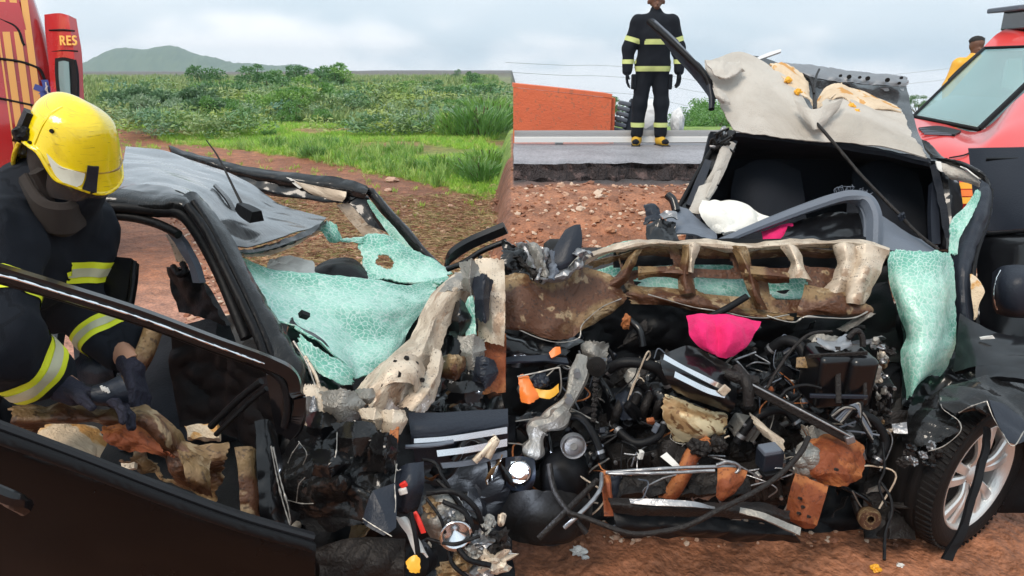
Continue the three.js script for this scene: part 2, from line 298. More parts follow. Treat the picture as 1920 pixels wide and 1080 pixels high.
M.edge = std({ color: rgb(0.36, 0.34, 0.31), metalness: 0.6, roughness: 0.4 });  // bare metal of torn edges, also standing in for crease highlights
M.foil = std({ map: tex(256, (u, v) => mix3(mix3([0.80, 0.74, 0.60], [0.60, 0.48, 0.33], sstep(0.4, 0.65, tf(u, v, 6, 4))), [0.42, 0.30, 0.19], sstep(0.56, 0.72, tf(u + 0.2, v, 14, 4))), { rep: 4 }), metalness: 0.3, roughness: 0.55 });
// laminated windscreen, crazed into crumbs held by its film
const cA = cells(1, 46), cB = cells(5, 9), cC = cells(8, 24);
const crazeT = tex(1024, (u, v) => { const [a, b, i] = cA(u, v), [c, d] = cB(u + 0.03 * tf(u, v, 20, 2), v), [c3, d3] = cC(u, v + 0.02 * tf(u, v, 30, 2)), e = sstep(0.20, 0.04, b - a), e2 = Math.max(sstep(0.035, 0.0, d - c), 0.8 * sstep(0.05, 0.0, d3 - c3)), w = tf(u, v, 5, 4); const c0 = mix3([0.56, 0.84, 0.76], [0.80, 0.96, 0.91], 0.45 * i + 0.55 * sstep(0.3, 0.7, w)); const d0 = mix3(c0, [0.38, 0.70, 0.61], 0.55 * sstep(0.5, 0.7, tf(u + 0.3, v + 0.1, 7, 5)) + 0.25 * (i > 0.85 ? 1 : 0)); return mix3(mix3(d0, [0.95, 1, 0.98], e * 0.8), [0.97, 1, 0.99], e2 * 0.7); });
const crazeB = tex(1024, (u, v) => { const [a, b, i] = cA(u, v); return clamp((b - a) * 2.2) * (0.6 + 0.4 * i); }, { srgb: false });
M.craze = phy({ map: again(crazeT, 1.1), roughness: 0.3, transmission: 0.42, thickness: 0, ior: 1.5, bumpMap: again(crazeB, 1.1), bumpScale: 0.0007, side: THREE.DoubleSide });
M.lens = phy({ color: rgb(0.9, 0.95, 1), roughness: 0.06, transmission: 0.9, thickness: 0, ior: 1.5 });
M.orange = std({ color: rgb(0.85, 0.20, 0.03), roughness: 0.4 });
M.red = std({ color: rgb(0.70, 0.03, 0.02), roughness: 0.3 });
M.amber = std({ color: rgb(0.85, 0.42, 0.03), roughness: 0.4 });
M.white = std({ color: rgb(0.72, 0.70, 0.66), roughness: 0.7, bumpMap: again(grainT, 10), bumpScale: 0.002 });
M.airbag = std({ color: rgb(0.76, 0.74, 0.68), roughness: 0.85, bumpMap: again(grainT, 14), bumpScale: 0.002 });
M.liner = std({ map: tex(512, (u, v) => mix3([0.76, 0.735, 0.70], [0.67, 0.64, 0.60], sstep(0.40, 0.75, tf(u, v, 3, 5)) * 0.8), { rep: 1.0 }), roughness: 0.95, bumpMap: again(grainT, 12), bumpScale: 0.003 });
M.foam = std({ map: tex(512, (u, v) => mix3(mix3([0.90, 0.83, 0.73], [0.80, 0.70, 0.58], tf(u, v, 6, 5)), [0.80, 0.56, 0.28], sstep(0.60, 0.68, tf(u, v + 0.3, 7, 4)) * 0.8), { rep: 2 }), roughness: 0.9, bumpMap: again(grainT, 12), bumpScale: 0.004 });
M.pinkcloth = phy({ color: rgb(0.70, 0.008, 0.13), roughness: 0.85, sheen: 0.4, sheenColor: rgb(1, 0.3, 0.5), bumpMap: again(grainT, 18), bumpScale: 0.002 });
// turnout gear
const weaveT = tex(256, (u, v) => 0.5 + 0.25 * Math.sin(u * 6.283 * 64) * Math.sin(v * 6.283 * 64) + 0.4 * (tf(u, v, 10, 3) - 0.5), { srgb: false, rep: 4 });
M.gear = phy({ specularIntensity: 0.4, color: rgb(0.010, 0.0125, 0.018), roughness: 0.85, sheen: 0.12, sheenColor: rgb(0.2, 0.22, 0.28), sheenRoughness: 0.6, bumpMap: weaveT, bumpScale: 0.002 });
M.trouser = std({ color: rgb(0.014, 0.016, 0.04), roughness: 0.9, bumpMap: weaveT, bumpScale: 0.002 });
M.hiviz = std({ color: rgb(0.80, 0.88, 0.03), roughness: 0.55, bumpMap: again(weaveT, 10), bumpScale: 0.001 });
M.reflect = std({ color: rgb(0.62, 0.62, 0.42), roughness: 0.45, metalness: 0.15, bumpMap: again(weaveT, 10), bumpScale: 0.001 });
M.paleband = std({ color: rgb(0.62, 0.70, 0.26), roughness: 0.6 });
M.glove = std({ color: rgb(0.010, 0.010, 0.024), roughness: 0.8, bumpMap: again(grainT, 16), bumpScale: 0.003 });
M.boot = std({ color: rgb(0.62, 0.36, 0.03), roughness: 0.7 });
M.sole = std({ color: rgb(0.02, 0.02, 0.02), roughness: 0.8 });
M.helmet = phy({ map: tex(512, (u, v) => { const a = tf(u, v, 6, 5), s = vn(u * 14 + 2 * v, v * 260, 1000000), k = sstep(0.86, 0.94, s) * 0.5 + sstep(0.66, 0.8, a) * 0.25; return mix3([0.966, 0.855, 0.06], [0.62, 0.52, 0.16], k); }, { rep: 3 }), roughness: 0.34, roughnessMap: again(scuffT, 3), clearcoat: 0.8, clearcoatRoughness: 0.15 });
M.skin = phy({ color: rgb(0.42, 0.22, 0.14), roughness: 0.55 });
M.skindark = phy({ color: rgb(0.16, 0.075, 0.045), roughness: 0.55 });
M.hair = std({ color: rgb(0.01, 0.008, 0.007), roughness: 0.8 });
M.visor = phy({ color: rgb(0.72, 0.64, 0.60), roughness: 0.06, transmission: 0.92, thickness: 0, ior: 1.45 });
M.hood = std({ color: rgb(0.03, 0.022, 0.018), roughness: 0.9, bumpMap: again(weaveT, 8), bumpScale: 0.002 });
// vehicles
M.redpaint = phy({ color: rgb(0.50, 0.028, 0.03), roughness: 0.35, clearcoat: 1, clearcoatRoughness: 0.08, roughnessMap: again(scuffT, 0.7) });
M.brightred = phy({ color: rgb(0.66, 0.05, 0.045), roughness: 0.35, clearcoat: 1, clearcoatRoughness: 0.08 });
M.stripe = std({ color: rgb(0.86, 0.45, 0.13), roughness: 0.4 });
M.tint = phy({ color: rgb(0.03, 0.04, 0.045), roughness: 0.06, clearcoat: 1, clearcoatRoughness: 0.03 });
M.pane = phy({ color: rgb(0.55, 0.72, 0.72), roughness: 0.04, transmission: 0.72, thickness: 0, ior: 1.5 });
M.cab = std({ color: rgb(0.28, 0.33, 0.34), roughness: 0.8 });
M.bluemark = std({ color: rgb(0.08, 0.12, 0.42), roughness: 0.5 });
M.yellowtext = std({ color: rgb(0.85, 0.48, 0.10), roughness: 0.5 });
M.barrier = std({ map: tex(512, (u, v) => { const a = tf(u, v, 4, 5), b = tf(u * 1, v + 0.3, 40, 3); return mix3(mix3([0.90, 0.47, 0.31], [0.82, 0.40, 0.27], a), [0.62, 0.42, 0.34], sstep(0.62, 0.8, b) * 0.5); }, { rep: 0.8 }), roughness: 0.75, bumpMap: again(grainT, 4), bumpScale: 0.006 });
M.railing = std({ color: rgb(0.66, 0.66, 0.65), roughness: 0.5, metalness: 0.2 });
M.tarp = std({ color: rgb(0.68, 0.69, 0.70), roughness: 0.7 });

// ---------------------------------------------------------------- the land
// west: flat red earth, then grass and scrub up to a far plateau edge; east: the road on its bank, beyond it ground that falls away
const ROAD_Y = 0.78, ROAD_X0 = 0.02, ROAD_NEAR = 7.35, ROAD_FAR = 9.4;
function landY(x, z) {
  const r = -z;
  let w = 0.03 * fbm3(x * 0.9, z * 0.9, 2, 3) + 0.018 * noise(x * 4, z * 4) + 0.22 * sstep(9.2, 11, r) * (0.5 + 0.6 * noise(x * 0.35, z * 0.35)) - 0.08 * sstep(5, 8.5, r) * sstep(10.5, 8.5, r);
  w += 0.5 * sstep(14, 60, r) * fbm3(x * 0.05, z * 0.05, 7, 3);
  w = lerp(w, 1.2 * noise(x * 0.01, z * 0.01), sstep(60, 260, r)) + 0.0016 * clamp(r - 120, 0, 500) * sstep(-60, 30, x + r * 0.25);
  const e = sstep(-0.30, 0.0, x + 0.05 * noise(z * 3, 4));
  const bank = 0.03 * fbm3(x * 1.4, z * 1.4, 2, 3) + 0.02 * noise(x * 5, z * 5) + 0.60 * sstep(3.9, 7.0, r);
  let east = lerp(bank, 0.60, sstep(7.3, 7.6, r));
  east = east - 0.075 * Math.max(0, r - 14.5);
  const f = clamp((x - 0.0) / Math.max(0.02, (w - east) * 0.3), 0, 1);
  return lerp(w, east, r < 14.2 ? e : f);
}
{
  const A = [], Rr = [];
  for (let i = 0; i <= 520; i++) A.push(lerp(-0.80, 0.80, i / 520));
  for (let i = 1; i <= 60; i++) A.push(lerp(0.80, 6.2832 - 0.80, i / 60));
  for (let r = 0.3; r < 1150; r *= r < 1.6 ? 1.25 : r < 16 ? 1.012 : 1.035) Rr.push(r);
  const n = A.length, m = Rr.length, pos = [], col = [], uv = [], ix = [];
  for (let j = 0; j < m; j++) for (let i = 0; i < n; i++) {
    const x = Rr[j] * Math.sin(A[i]), z = -Rr[j] * Math.cos(A[i]); let y = landY(x, z);
    if (x > 0 || Rr[j] < 9.4) y += (Rr[j] < 9 ? 0.022 : 0) * fbm3(x * 9, z * 9, 3, 3);
    pos.push(x, y, z); uv.push(x, z);
    const r = -z, k1 = fbm3(x * 0.8, z * 0.8, 11, 4), k2 = fbm3(x * 3.1, z * 3.1, 5, 3), k3 = fbm3(x * 0.22, z * 0.22, 8, 3);
    const edge = 9.3 + 1.0 * k1 + 0.5 * k2 + 0.95 * Math.min(-x, 11.5);
    let g = x < 0.0 ? sstep(edge - 0.25, edge + 0.35, r) : sstep(12, 14, r);
    g *= 1 - 0.85 * sstep(0.12, 0.3, fbm3(x * 0.3 + 4, z * 0.2, 3, 3) ) * sstep(13, 16, r) * sstep(60, 30, r);
    const wet = sstep(-0.1, 0.35, k1);
    let soil = mix3([0.49, 0.195, 0.095], [0.35, 0.13, 0.062], clamp(0.5 + 1.6 * k1));
    soil = mix3(soil, [0.57, 0.28, 0.17], sstep(0.05, 0.4, k3) * 0.7 * sstep(9.5, 6, r));
    soil = mix3(soil, [0.24, 0.10, 0.06], sstep(0.1, 0.35, k2) * 0.6);
    if (x < 0) soil = mix3(soil, [0.25, 0.11, 0.065], sstep(4.8, 7.0, r) * 0.6 * sstep(-3.4, -1.6, x));
    if (x < 0) soil = mix3(soil, [0.62, 0.33, 0.24], sstep(-0.9, -1.8, x) * sstep(6.0, 4.6, r) * 0.8);
    if (x > 0) soil = mix3(soil, [0.10, 0.085, 0.085], sstep(6.75, 7.2, r + 0.4 * k1));
    let gr = mix3([0.32, 0.46, 0.07], [0.20, 0.34, 0.05], clamp(0.5 + 1.4 * k2));
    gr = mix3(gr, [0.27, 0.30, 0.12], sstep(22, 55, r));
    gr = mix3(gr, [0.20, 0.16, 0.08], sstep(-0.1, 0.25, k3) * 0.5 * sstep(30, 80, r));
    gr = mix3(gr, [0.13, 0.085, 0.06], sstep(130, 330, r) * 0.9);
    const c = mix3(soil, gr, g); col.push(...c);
  }
  for (let j = 0; j < m - 1; j++) for (let i = 0; i < n; i++) { const a = j * n + i, b = j * n + (i + 1) % n, c = a + n, d = b + n; ix.push(a, b, c, b, d, c); }
  pos.push(0, landY(0.1, 0), 0); col.push(0.34, 0.14, 0.07); uv.push(0, 0);
  for (let i = 0; i < n; i++) ix.push(n * m, (i + 1) % n, i);
  const g = new THREE.BufferGeometry();
  g.setAttribute('position', new THREE.Float32BufferAttribute(pos, 3)); g.setAttribute('color', new THREE.Float32BufferAttribute(col, 3)); g.setAttribute('uv', new THREE.Float32BufferAttribute(uv, 2)); g.setIndex(ix); g.computeVertexNormals();
  const earthT = tex(1024, (u, v) => { const a = tf(u, v, 10, 6), b = tf(u, v + 0.5, 90, 3); const k = 0.86 + 0.36 * (a - 0.5) + 0.36 * (b - 0.5); return [k, k, k]; }, { rep: 0.9 });
  const earthB = tex(1024, (u, v) => tf(u, v, 30, 5), { srgb: false, rep: 0.9 });
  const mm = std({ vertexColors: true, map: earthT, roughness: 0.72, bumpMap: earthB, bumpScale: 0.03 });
  const o = shadows(new THREE.Mesh(g, mm)); o.name = 'ground'; o.userData.kind = 'structure'; scene.add(o);
}
// the road: worn grey asphalt with a broken dark edge, on its bank
{
  const n = 260, pos = [], uv = [], ix = [], X1 = 40;
  const xs = Array.from({ length: n + 1 }, (_, i) => ROAD_X0 + (i < 180 ? i / 180 * 5 : 5 + (i - 180) / 80 * (X1 - 5)));
  const edge = x => ROAD_NEAR + 0.16 * noise(x * 1.3, 3) + 0.09 * noise(x * 5, 9) + 0.04 * noise(x * 17, 2);
  const prof = [[-0.02, -0.4], [-0.10, -0.16], [0.0, -0.06], [-0.02, -0.015], [0.04, 0], [0.3, 0.012], [0.9, 0.02], [1.5, 0.02], [1.95, 0], [2.0, -0.5]];
  for (let i = 0; i <= n; i++) for (let k = 0; k < prof.length; k++) {
    const x = xs[i], z = -(edge(x) * (k < 6 ? 1 : 0) + (k < 6 ? 0 : ROAD_NEAR) + prof[k][0]) + (k < 3 ? 0.07 * noise(x * 7, k * 3.1) + 0.04 * noise(x * 19, k * 5.1) : 0);
    pos.push(x + 0.02 * noise(k, 4), ROAD_Y + prof[k][1] + (k < 3 ? 0.05 * noise(x * 6, k) : 0), z); uv.push(x, prof[k][0]);
  }
  const C = prof.length;
  const fx = [];
  for (let i = 0; i < n; i++) for (let k = 0; k < C - 1; k++) { const a = i * C + k; (k < 3 ? fx : ix).push(a, a + C, a + 1, a + 1, a + C, a + C + 1); }
  for (let k = 1; k < C - 1; k++) ix.push(0, k, k + 1);
  const g = new THREE.BufferGeometry(); g.setAttribute('position', new THREE.Float32BufferAttribute(pos, 3)); g.setAttribute('uv', new THREE.Float32BufferAttribute(uv, 2)); g.setIndex(ix);
  const asT = tex(1024, (u, v) => { const a = tf(u, v, 6, 5), b = tf(u, v, 110, 2), k = 0.56 + 0.16 * (a - 0.5) + 0.22 * (b - 0.5); return [k * 1.0, k * 0.985, k * 1.02]; }, { rep: 0.6 });
  const asB = tex(512, (u, v) => tf(u, v, 64, 3), { srgb: false, rep: 1.2 });
  const g2 = g.clone(); g2.setIndex(fx);
  structure('road_edge', std({ map: tex(512, (u, v) => mix3([0.20, 0.17, 0.17], [0.40, 0.33, 0.32], sstep(0.45, 0.75, tf(u, v, 12, 5))), { rep: 1.5 }), roughness: 0.9, bumpMap: asB, bumpScale: 0.03 }), toCreasedNormals(g2, 0.5));
  structure('road', std({ map: asT, roughness: 0.5, bumpMap: asB, bumpScale: 0.006 }), toCreasedNormals(g, 0.5));
}
// far hill with two rounded tops, and a lower wooded ridge beside it
{
  const D = 900, pos = [], ix = [], uv = [], n = 240, m = 26;
  const X = px => (px - 960) / FOC * D / Math.cos(PITCH) * 0.985;
  const prof = px => { const b = (c, w, h) => h * Math.exp(-(((px - c) / w) ** 2)); return Math.max(0, b(222, 50, 27) + b(326, 54, 31) + b(275, 90, 20) + b(398, 38, 18) + b(470, 55, 20) + b(555, 42, 17) + b(110, 60, 20) - 3); };
  for (let j = 0; j <= m; j++) for (let i = 0; i <= n; i++) {
    const px = lerp(20, 640, i / n), v = j / m, h = prof(px) * D / FOC * 1.06, k = Math.sin(v * Math.PI);
    pos.push(X(px), -6 + h * k * 1.18 + (k > 0.3 ? 2.6 * fbm3(px * 0.09, v * 9, 3, 4) + 2.4 * Math.abs(noise(px * 0.5, v * 30)) : 0), -D - v * 160); uv.push(px, v * 100);
  }
  for (let j = 0; j < m; j++) for (let i = 0; i < n; i++) { const a = j * (n + 1) + i; ix.push(a, a + 1, a + n + 1, a + 1, a + n + 2, a + n + 1); }
  const g = new THREE.BufferGeometry(); g.setAttribute('position', new THREE.Float32BufferAttribute(pos, 3)); g.setAttribute('uv', new THREE.Float32BufferAttribute(uv, 2)); g.setIndex(ix); g.computeVertexNormals();
  structure('hills', std({ map: tex(256, (u, v) => mix3([0.30, 0.38, 0.27], [0.42, 0.48, 0.34], tf(u, v, 8, 5)), { rep: 0.02 }), roughness: 1 }), g);
}

// ---------------------------------------------------------------- plants
function leafGeo(n, place, len, wid) { // n small folded leaves; place gives position and direction
  const pos = [], ix = [], uv = [];
  for (let i = 0; i < n; i++) {
    const [p, d] = place(i), s = V(rr(-1, 1), rr(-1, 1), rr(-1, 1)).cross(d).normalize(), l = len * rr(0.6, 1.3), w = wid * rr(0.6, 1.3), q = d.clone().cross(s).multiplyScalar(w * 0.25), o = pos.length / 3;
    for (const [a, b, c] of [[0, 0, 0], [0.45, 1, 1], [1, 0, -0.6], [0.45, -1, 1], [0.5, 0, 0]]) { const e = p.clone().addScaledVector(d, a * l).addScaledVector(s, b * w * 0.5).addScaledVector(q, c); pos.push(e.x, e.y - (a > 0.9 ? l * 0.2 : 0), e.z); uv.push(a, b); }
    ix.push(o, o + 4, o + 1, o + 1, o + 4, o + 2, o, o + 3, o + 4, o + 4, o + 3, o + 2);
  }
  const g = new THREE.BufferGeometry(); g.setAttribute('position', new THREE.Float32BufferAttribute(pos, 3)); g.setAttribute('uv', new THREE.Float32BufferAttribute(uv, 2)); g.setIndex(ix); g.computeVertexNormals(); return g;
}
const leafMat = (r, g, b) => phy({ color: rgb(r, g, b), roughness: 0.6, transmission: 0.45, thickness: 0, side: THREE.DoubleSide });
const LEAF = [leafMat(0.17, 0.36, 0.08), leafMat(0.12, 0.28, 0.08), leafMat(0.26, 0.46, 0.09), leafMat(0.34, 0.46, 0.28), leafMat(0.17, 0.30, 0.14)];
M.stem = std({ color: rgb(0.10, 0.075, 0.04), roughness: 0.9 });
const dirUp = k => V(rr(-1, 1), rr(-0.2, 1) * k, rr(-1, 1)).normalize();
function bushProto(kind) { // unit bush about one metre high
  const g = new THREE.Group(), cl = [], nC = 9 + (kind % 3) * 3;
  for (let i = 0; i < nC; i++) { const a = rr(0, 6.28), r = Math.sqrt(rnd()) * 0.55; cl.push([V(Math.cos(a) * r, rr(0.18, 0.9) * (1 - r * 0.65), Math.sin(a) * r), rr(0.13, 0.25)]); }
  const stems = cl.map(([c]) => tube([V(c.x * 0.12, -0.1, c.z * 0.12), V(c.x * 0.5, c.y * 0.5, c.z * 0.5), c], 0.012, 4));
  let crown;
  if (kind === 2) crown = leafGeo(420, () => { const a = rr(0, 6.28), r = Math.sqrt(rnd()) * 0.5; return [V(Math.cos(a) * r, rr(0, 0.4), Math.sin(a) * r), V(Math.cos(a) * rr(0.1, 0.8), rr(0.7, 1.5), Math.sin(a) * rr(0.1, 0.8)).normalize()]; }, 0.5, 0.035); // tall grassy leaves
  else crown = leafGeo(1300, () => { const [c, r] = pick(cl), d = dirUp(1), k = Math.cbrt(rnd()); return [c.clone().addScaledVector(d, r * k), d.clone().lerp(dirUp(1.6), 0.5).normalize()]; }, kind === 3 ? 0.13 : 0.10, kind === 3 ? 0.07 : 0.05);
  const geos = [mergeGeometries(stems.map(s => s.index ? s.toNonIndexed() : s)), crown];
  return (mat) => { const o = new THREE.Group(); const a = shadows(new THREE.Mesh(geos[0], M.stem)), b = shadows(new THREE.Mesh(geos[1], mat)); a.name = 'stem'; b.name = 'foliage'; o.add(a, b); return o; };
}
const BUSH = [0, 1, 2, 3, 4, 5].map(bushProto);
function bush(x, z, h, wdt, kind, mat, name, label, category, group) {
  const o = BUSH[kind](LEAF[mat]); o.name = numbered(name); o.position.set(x, landY(x, z) - 0.03, z); o.scale.set(wdt, h, wdt); o.rotation.y = rr(0, 6.28); scene.add(o);
  return tag(o, label, category, group);
}
{ // the belt of scrub across the field, seen from edge to edge
  const G = 'green bushes massed in the belt of scrub across the field';
  const spots = [];
  for (let i = 0; i < 84; i++) { const px = rr(385, 950), py = lerp(148, i % 2 ? 228 : 190, Math.pow(rnd(), 0.9)); spots.push([px, py]); }
  for (const [px, py] of spots) { const p = onGround(px, py + 14); if (py > 185 && px > 600 && px < 830) continue; const h = (py > 200 ? rr(0.6, 1.1) : rr(0.9, 1.7)) * (px < 640 ? 1.15 : 0.8) * (py < 165 ? 1.2 : 1); bush(p.x, p.z, h, h * rr(0.9, 1.5), pick([0, 1, 2, 4, 5]), pick([0, 0, 1, 1, 2]), 'scrub_bush', (h > 1.25 ? 'tall' : h > 0.9 ? 'middling' : 'low') + ' leafy green bush in the ' + (px < 560 ? 'left' : px < 760 ? 'middle' : 'right') + ' of the scrub belt, ' + (py < 172 ? 'near its far edge' : py < 200 ? 'within its depth' : 'at its near side'), 'bush', G); }
  for (const [px, py, h] of [[250, 238, 1.25], [285, 232, 1.35], [315, 240, 1.2], [350, 236, 1.1], [395, 238, 1.15], [430, 236, 1.05], [265, 222, 1.3], [335, 222, 1.3], [375, 220, 1.35]]) { const p = onGround(px, py); bush(p.x, p.z, h * rr(0.9, 1.1), h * rr(0.9, 1.15), pick([3, 0, 3]), pick([4, 3, 4]), 'broadleaf_bush', 'grey-green broad-leaved bush in the clump right of the yellow helmet', 'bush', 'grey-green bushes of the clump nearest the ambulance'); }
  for (const [px, py, h] of [[470, 232, 1.0], [510, 226, 1.3], [550, 230, 1.25], [585, 218, 1.4], [600, 240, 0.6]]) { const p = onGround(px, py); bush(p.x, p.z, h, h * 1.1, pick([0, 1, 5]), pick([0, 2]), 'field_bush', 'bright green bush at the near edge of the scrub belt', 'bush', 'bright bushes along the near edge of the scrub'); }
  for (const [px, py, h, k, m] of [[745, 250, 0.9, 3, 3], [780, 258, 0.85, 0, 3], [820, 252, 0.85, 3, 3], [860, 270, 0.95, 2, 2], [900, 272, 1.05, 2, 0], [915, 240, 1.2, 2, 2], [880, 235, 1.0, 2, 0], [935, 262, 1.05, 2, 0]]) { const p = onGround(px, py); bush(p.x, p.z, h, h * 1.05, k, m, 'weed_clump', k === 2 ? 'clump of tall grassy blades at the right end of the green field' : 'pale-leaved weedy bush before the tall grass at the right end of the field', 'weeds', k === 2 ? 'tall grassy clumps at the right of the field' : 'pale weedy bushes at the right of the field'); }
  const p = onGround(858, 152); bush(p.x, p.z, 1.9, 1.6, 4, 4, 'lone_bush', 'dark pointed bush standing alone against the horizon', 'bush');
  const G2 = 'small weeds along the edge of the red earth';
  for (const [px, py, h] of [[515, 292, 0.42], [505, 262, 0.3], [590, 312, 0.35], [620, 285, 0.3], [740, 300, 0.3], [835, 330, 0.4], [880, 340, 0.5], [905, 352, 0.5], [690, 320, 0.25], [915, 330, 0.6], [560, 300, 0.22], [780, 330, 0.3]]) { const q = onGround(px, py); bush(q.x, q.z, h, h * 1.1, 2, pick([2, 0]), 'grass_tuft', 'small spiky grass tuft where the lawn meets the red earth', 'grass tuft', G2); }
}
{ // grass: blades over the near lawn and coarser tufts in the far field
  const blade = (n, h, w) => leafGeo(n, () => [V(rr(-0.05, 0.05), -0.01, rr(-0.05, 0.05)), V(rr(-0.5, 0.5), 1, rr(-0.5, 0.5)).normalize()], h, w);
  const mk = (name, geo, mat, list) => { const im = new THREE.InstancedMesh(geo, mat, list.length), q = new THREE.Quaternion(), c = new THREE.Color(); list.forEach(([x, z, s, r, g, b], i) => { im.setMatrixAt(i, new THREE.Matrix4().compose(V(x, landY(x, z), z), q.setFromAxisAngle(V(0, 1, 0), rr(0, 6.28)), V(s, s * rr(0.7, 1.2), s))); im.setColorAt(i, c.setRGB(r, g, b)); }); shadows(im); im.name = name; im.userData.kind = 'stuff'; im.userData.label = name === 'undergrowth' ? 'loose leafy undergrowth between the bushes of the scrub belt' : name === 'weeds' ? 'taller weeds sprouting from the bright lawn' : name === 'grass' ? 'short bright green grass between the red earth and the scrub' : 'rough green growth of the far field up to the horizon'; im.userData.category = 'grass'; scene.add(im); };
  const near = [], far = [];
  for (let i = 0; i < 30000; i++) {
    const r = 8.6 + 15 * rnd(), x = rr(-0.66, -0.02) * r, z = -r;
    const k1 = fbm3(x * 0.8, z * 0.8, 11, 4), k2 = fbm3(x * 3.1, z * 3.1, 5, 3), edge = 9.3 + 1.0 * k1 + 0.5 * k2 + 0.95 * Math.min(-x, 11.5);
    if (r < edge - 0.1 && rnd() > 0.03) continue;
    if (r > 13 && sstep(0.12, 0.3, fbm3(x * 0.3 + 4, z * 0.2, 3, 3)) > 0.5) continue;
    const t = rnd(), y = rnd() < 0.12; near.push([x, z, rr(0.4, 1.0) * (r > 12 ? 1.2 : 1), y ? 0.62 : lerp(0.30, 0.48, t), y ? 0.62 : lerp(0.54, 0.70, t), y ? 0.22 : 0.09]);
  }
  for (let i = 0; i < 16000; i++) { const r = 22 * Math.pow(8, Math.pow(rnd(), 1.2)), x = rr(-0.66, -0.02) * r, t = rnd(); far.push([x, -r, rr(0.6, 2.2) * Math.min(2.2, r / 26), lerp(0.22, 0.40, t), lerp(0.34, 0.46, t), lerp(0.10, 0.18, t)]); }
  const weeds = [], under = [];
  for (let i = 0; i < 900; i++) { const r = rr(9.6, 15), x = -rr(0.3, 1) * (r > 12 ? 6 : 3.4), ed = 9.3 + 0.95 * Math.min(-x, 11.5); if (r < ed - 0.1 || rnd() < 0.3) continue; const t = rnd(); weeds.push([x, -r, rr(0.5, 1.3), lerp(0.20, 0.46, t), lerp(0.40, 0.60, t), lerp(0.08, 0.16, t)]); }
  for (let i = 0; i < 1500; i++) { const r = 17 * Math.pow(3, rnd()), x = -rnd() * 0.56 * r, t = rnd(); if (fbm3(x * 0.25, r * 0.25, 4, 3) < -0.02) continue; under.push([x, -r, rr(0.35, 0.9) * (r > 25 ? 1.4 : 1), lerp(0.14, 0.40, t), lerp(0.30, 0.48, t), lerp(0.08, 0.20, rnd())]); }
  const gm = phy({ color: rgb(1, 1, 1), roughness: 0.65, transmission: 0.3, thickness: 0, side: THREE.DoubleSide });
  mk('grass', blade(12, 0.12, 0.012), gm, near); mk('field_grass', blade(10, 0.24, 0.05), gm, far); mk('weeds', blade(16, 0.26, 0.016), gm, weeds);
  mk('undergrowth', leafGeo(70, () => { const d = dirUp(1); return [V(0, 0.35, 0).addScaledVector(d, 0.5 * Math.cbrt(rnd())), dirUp(1.2)]; }, 0.22, 0.07), gm, under);
}
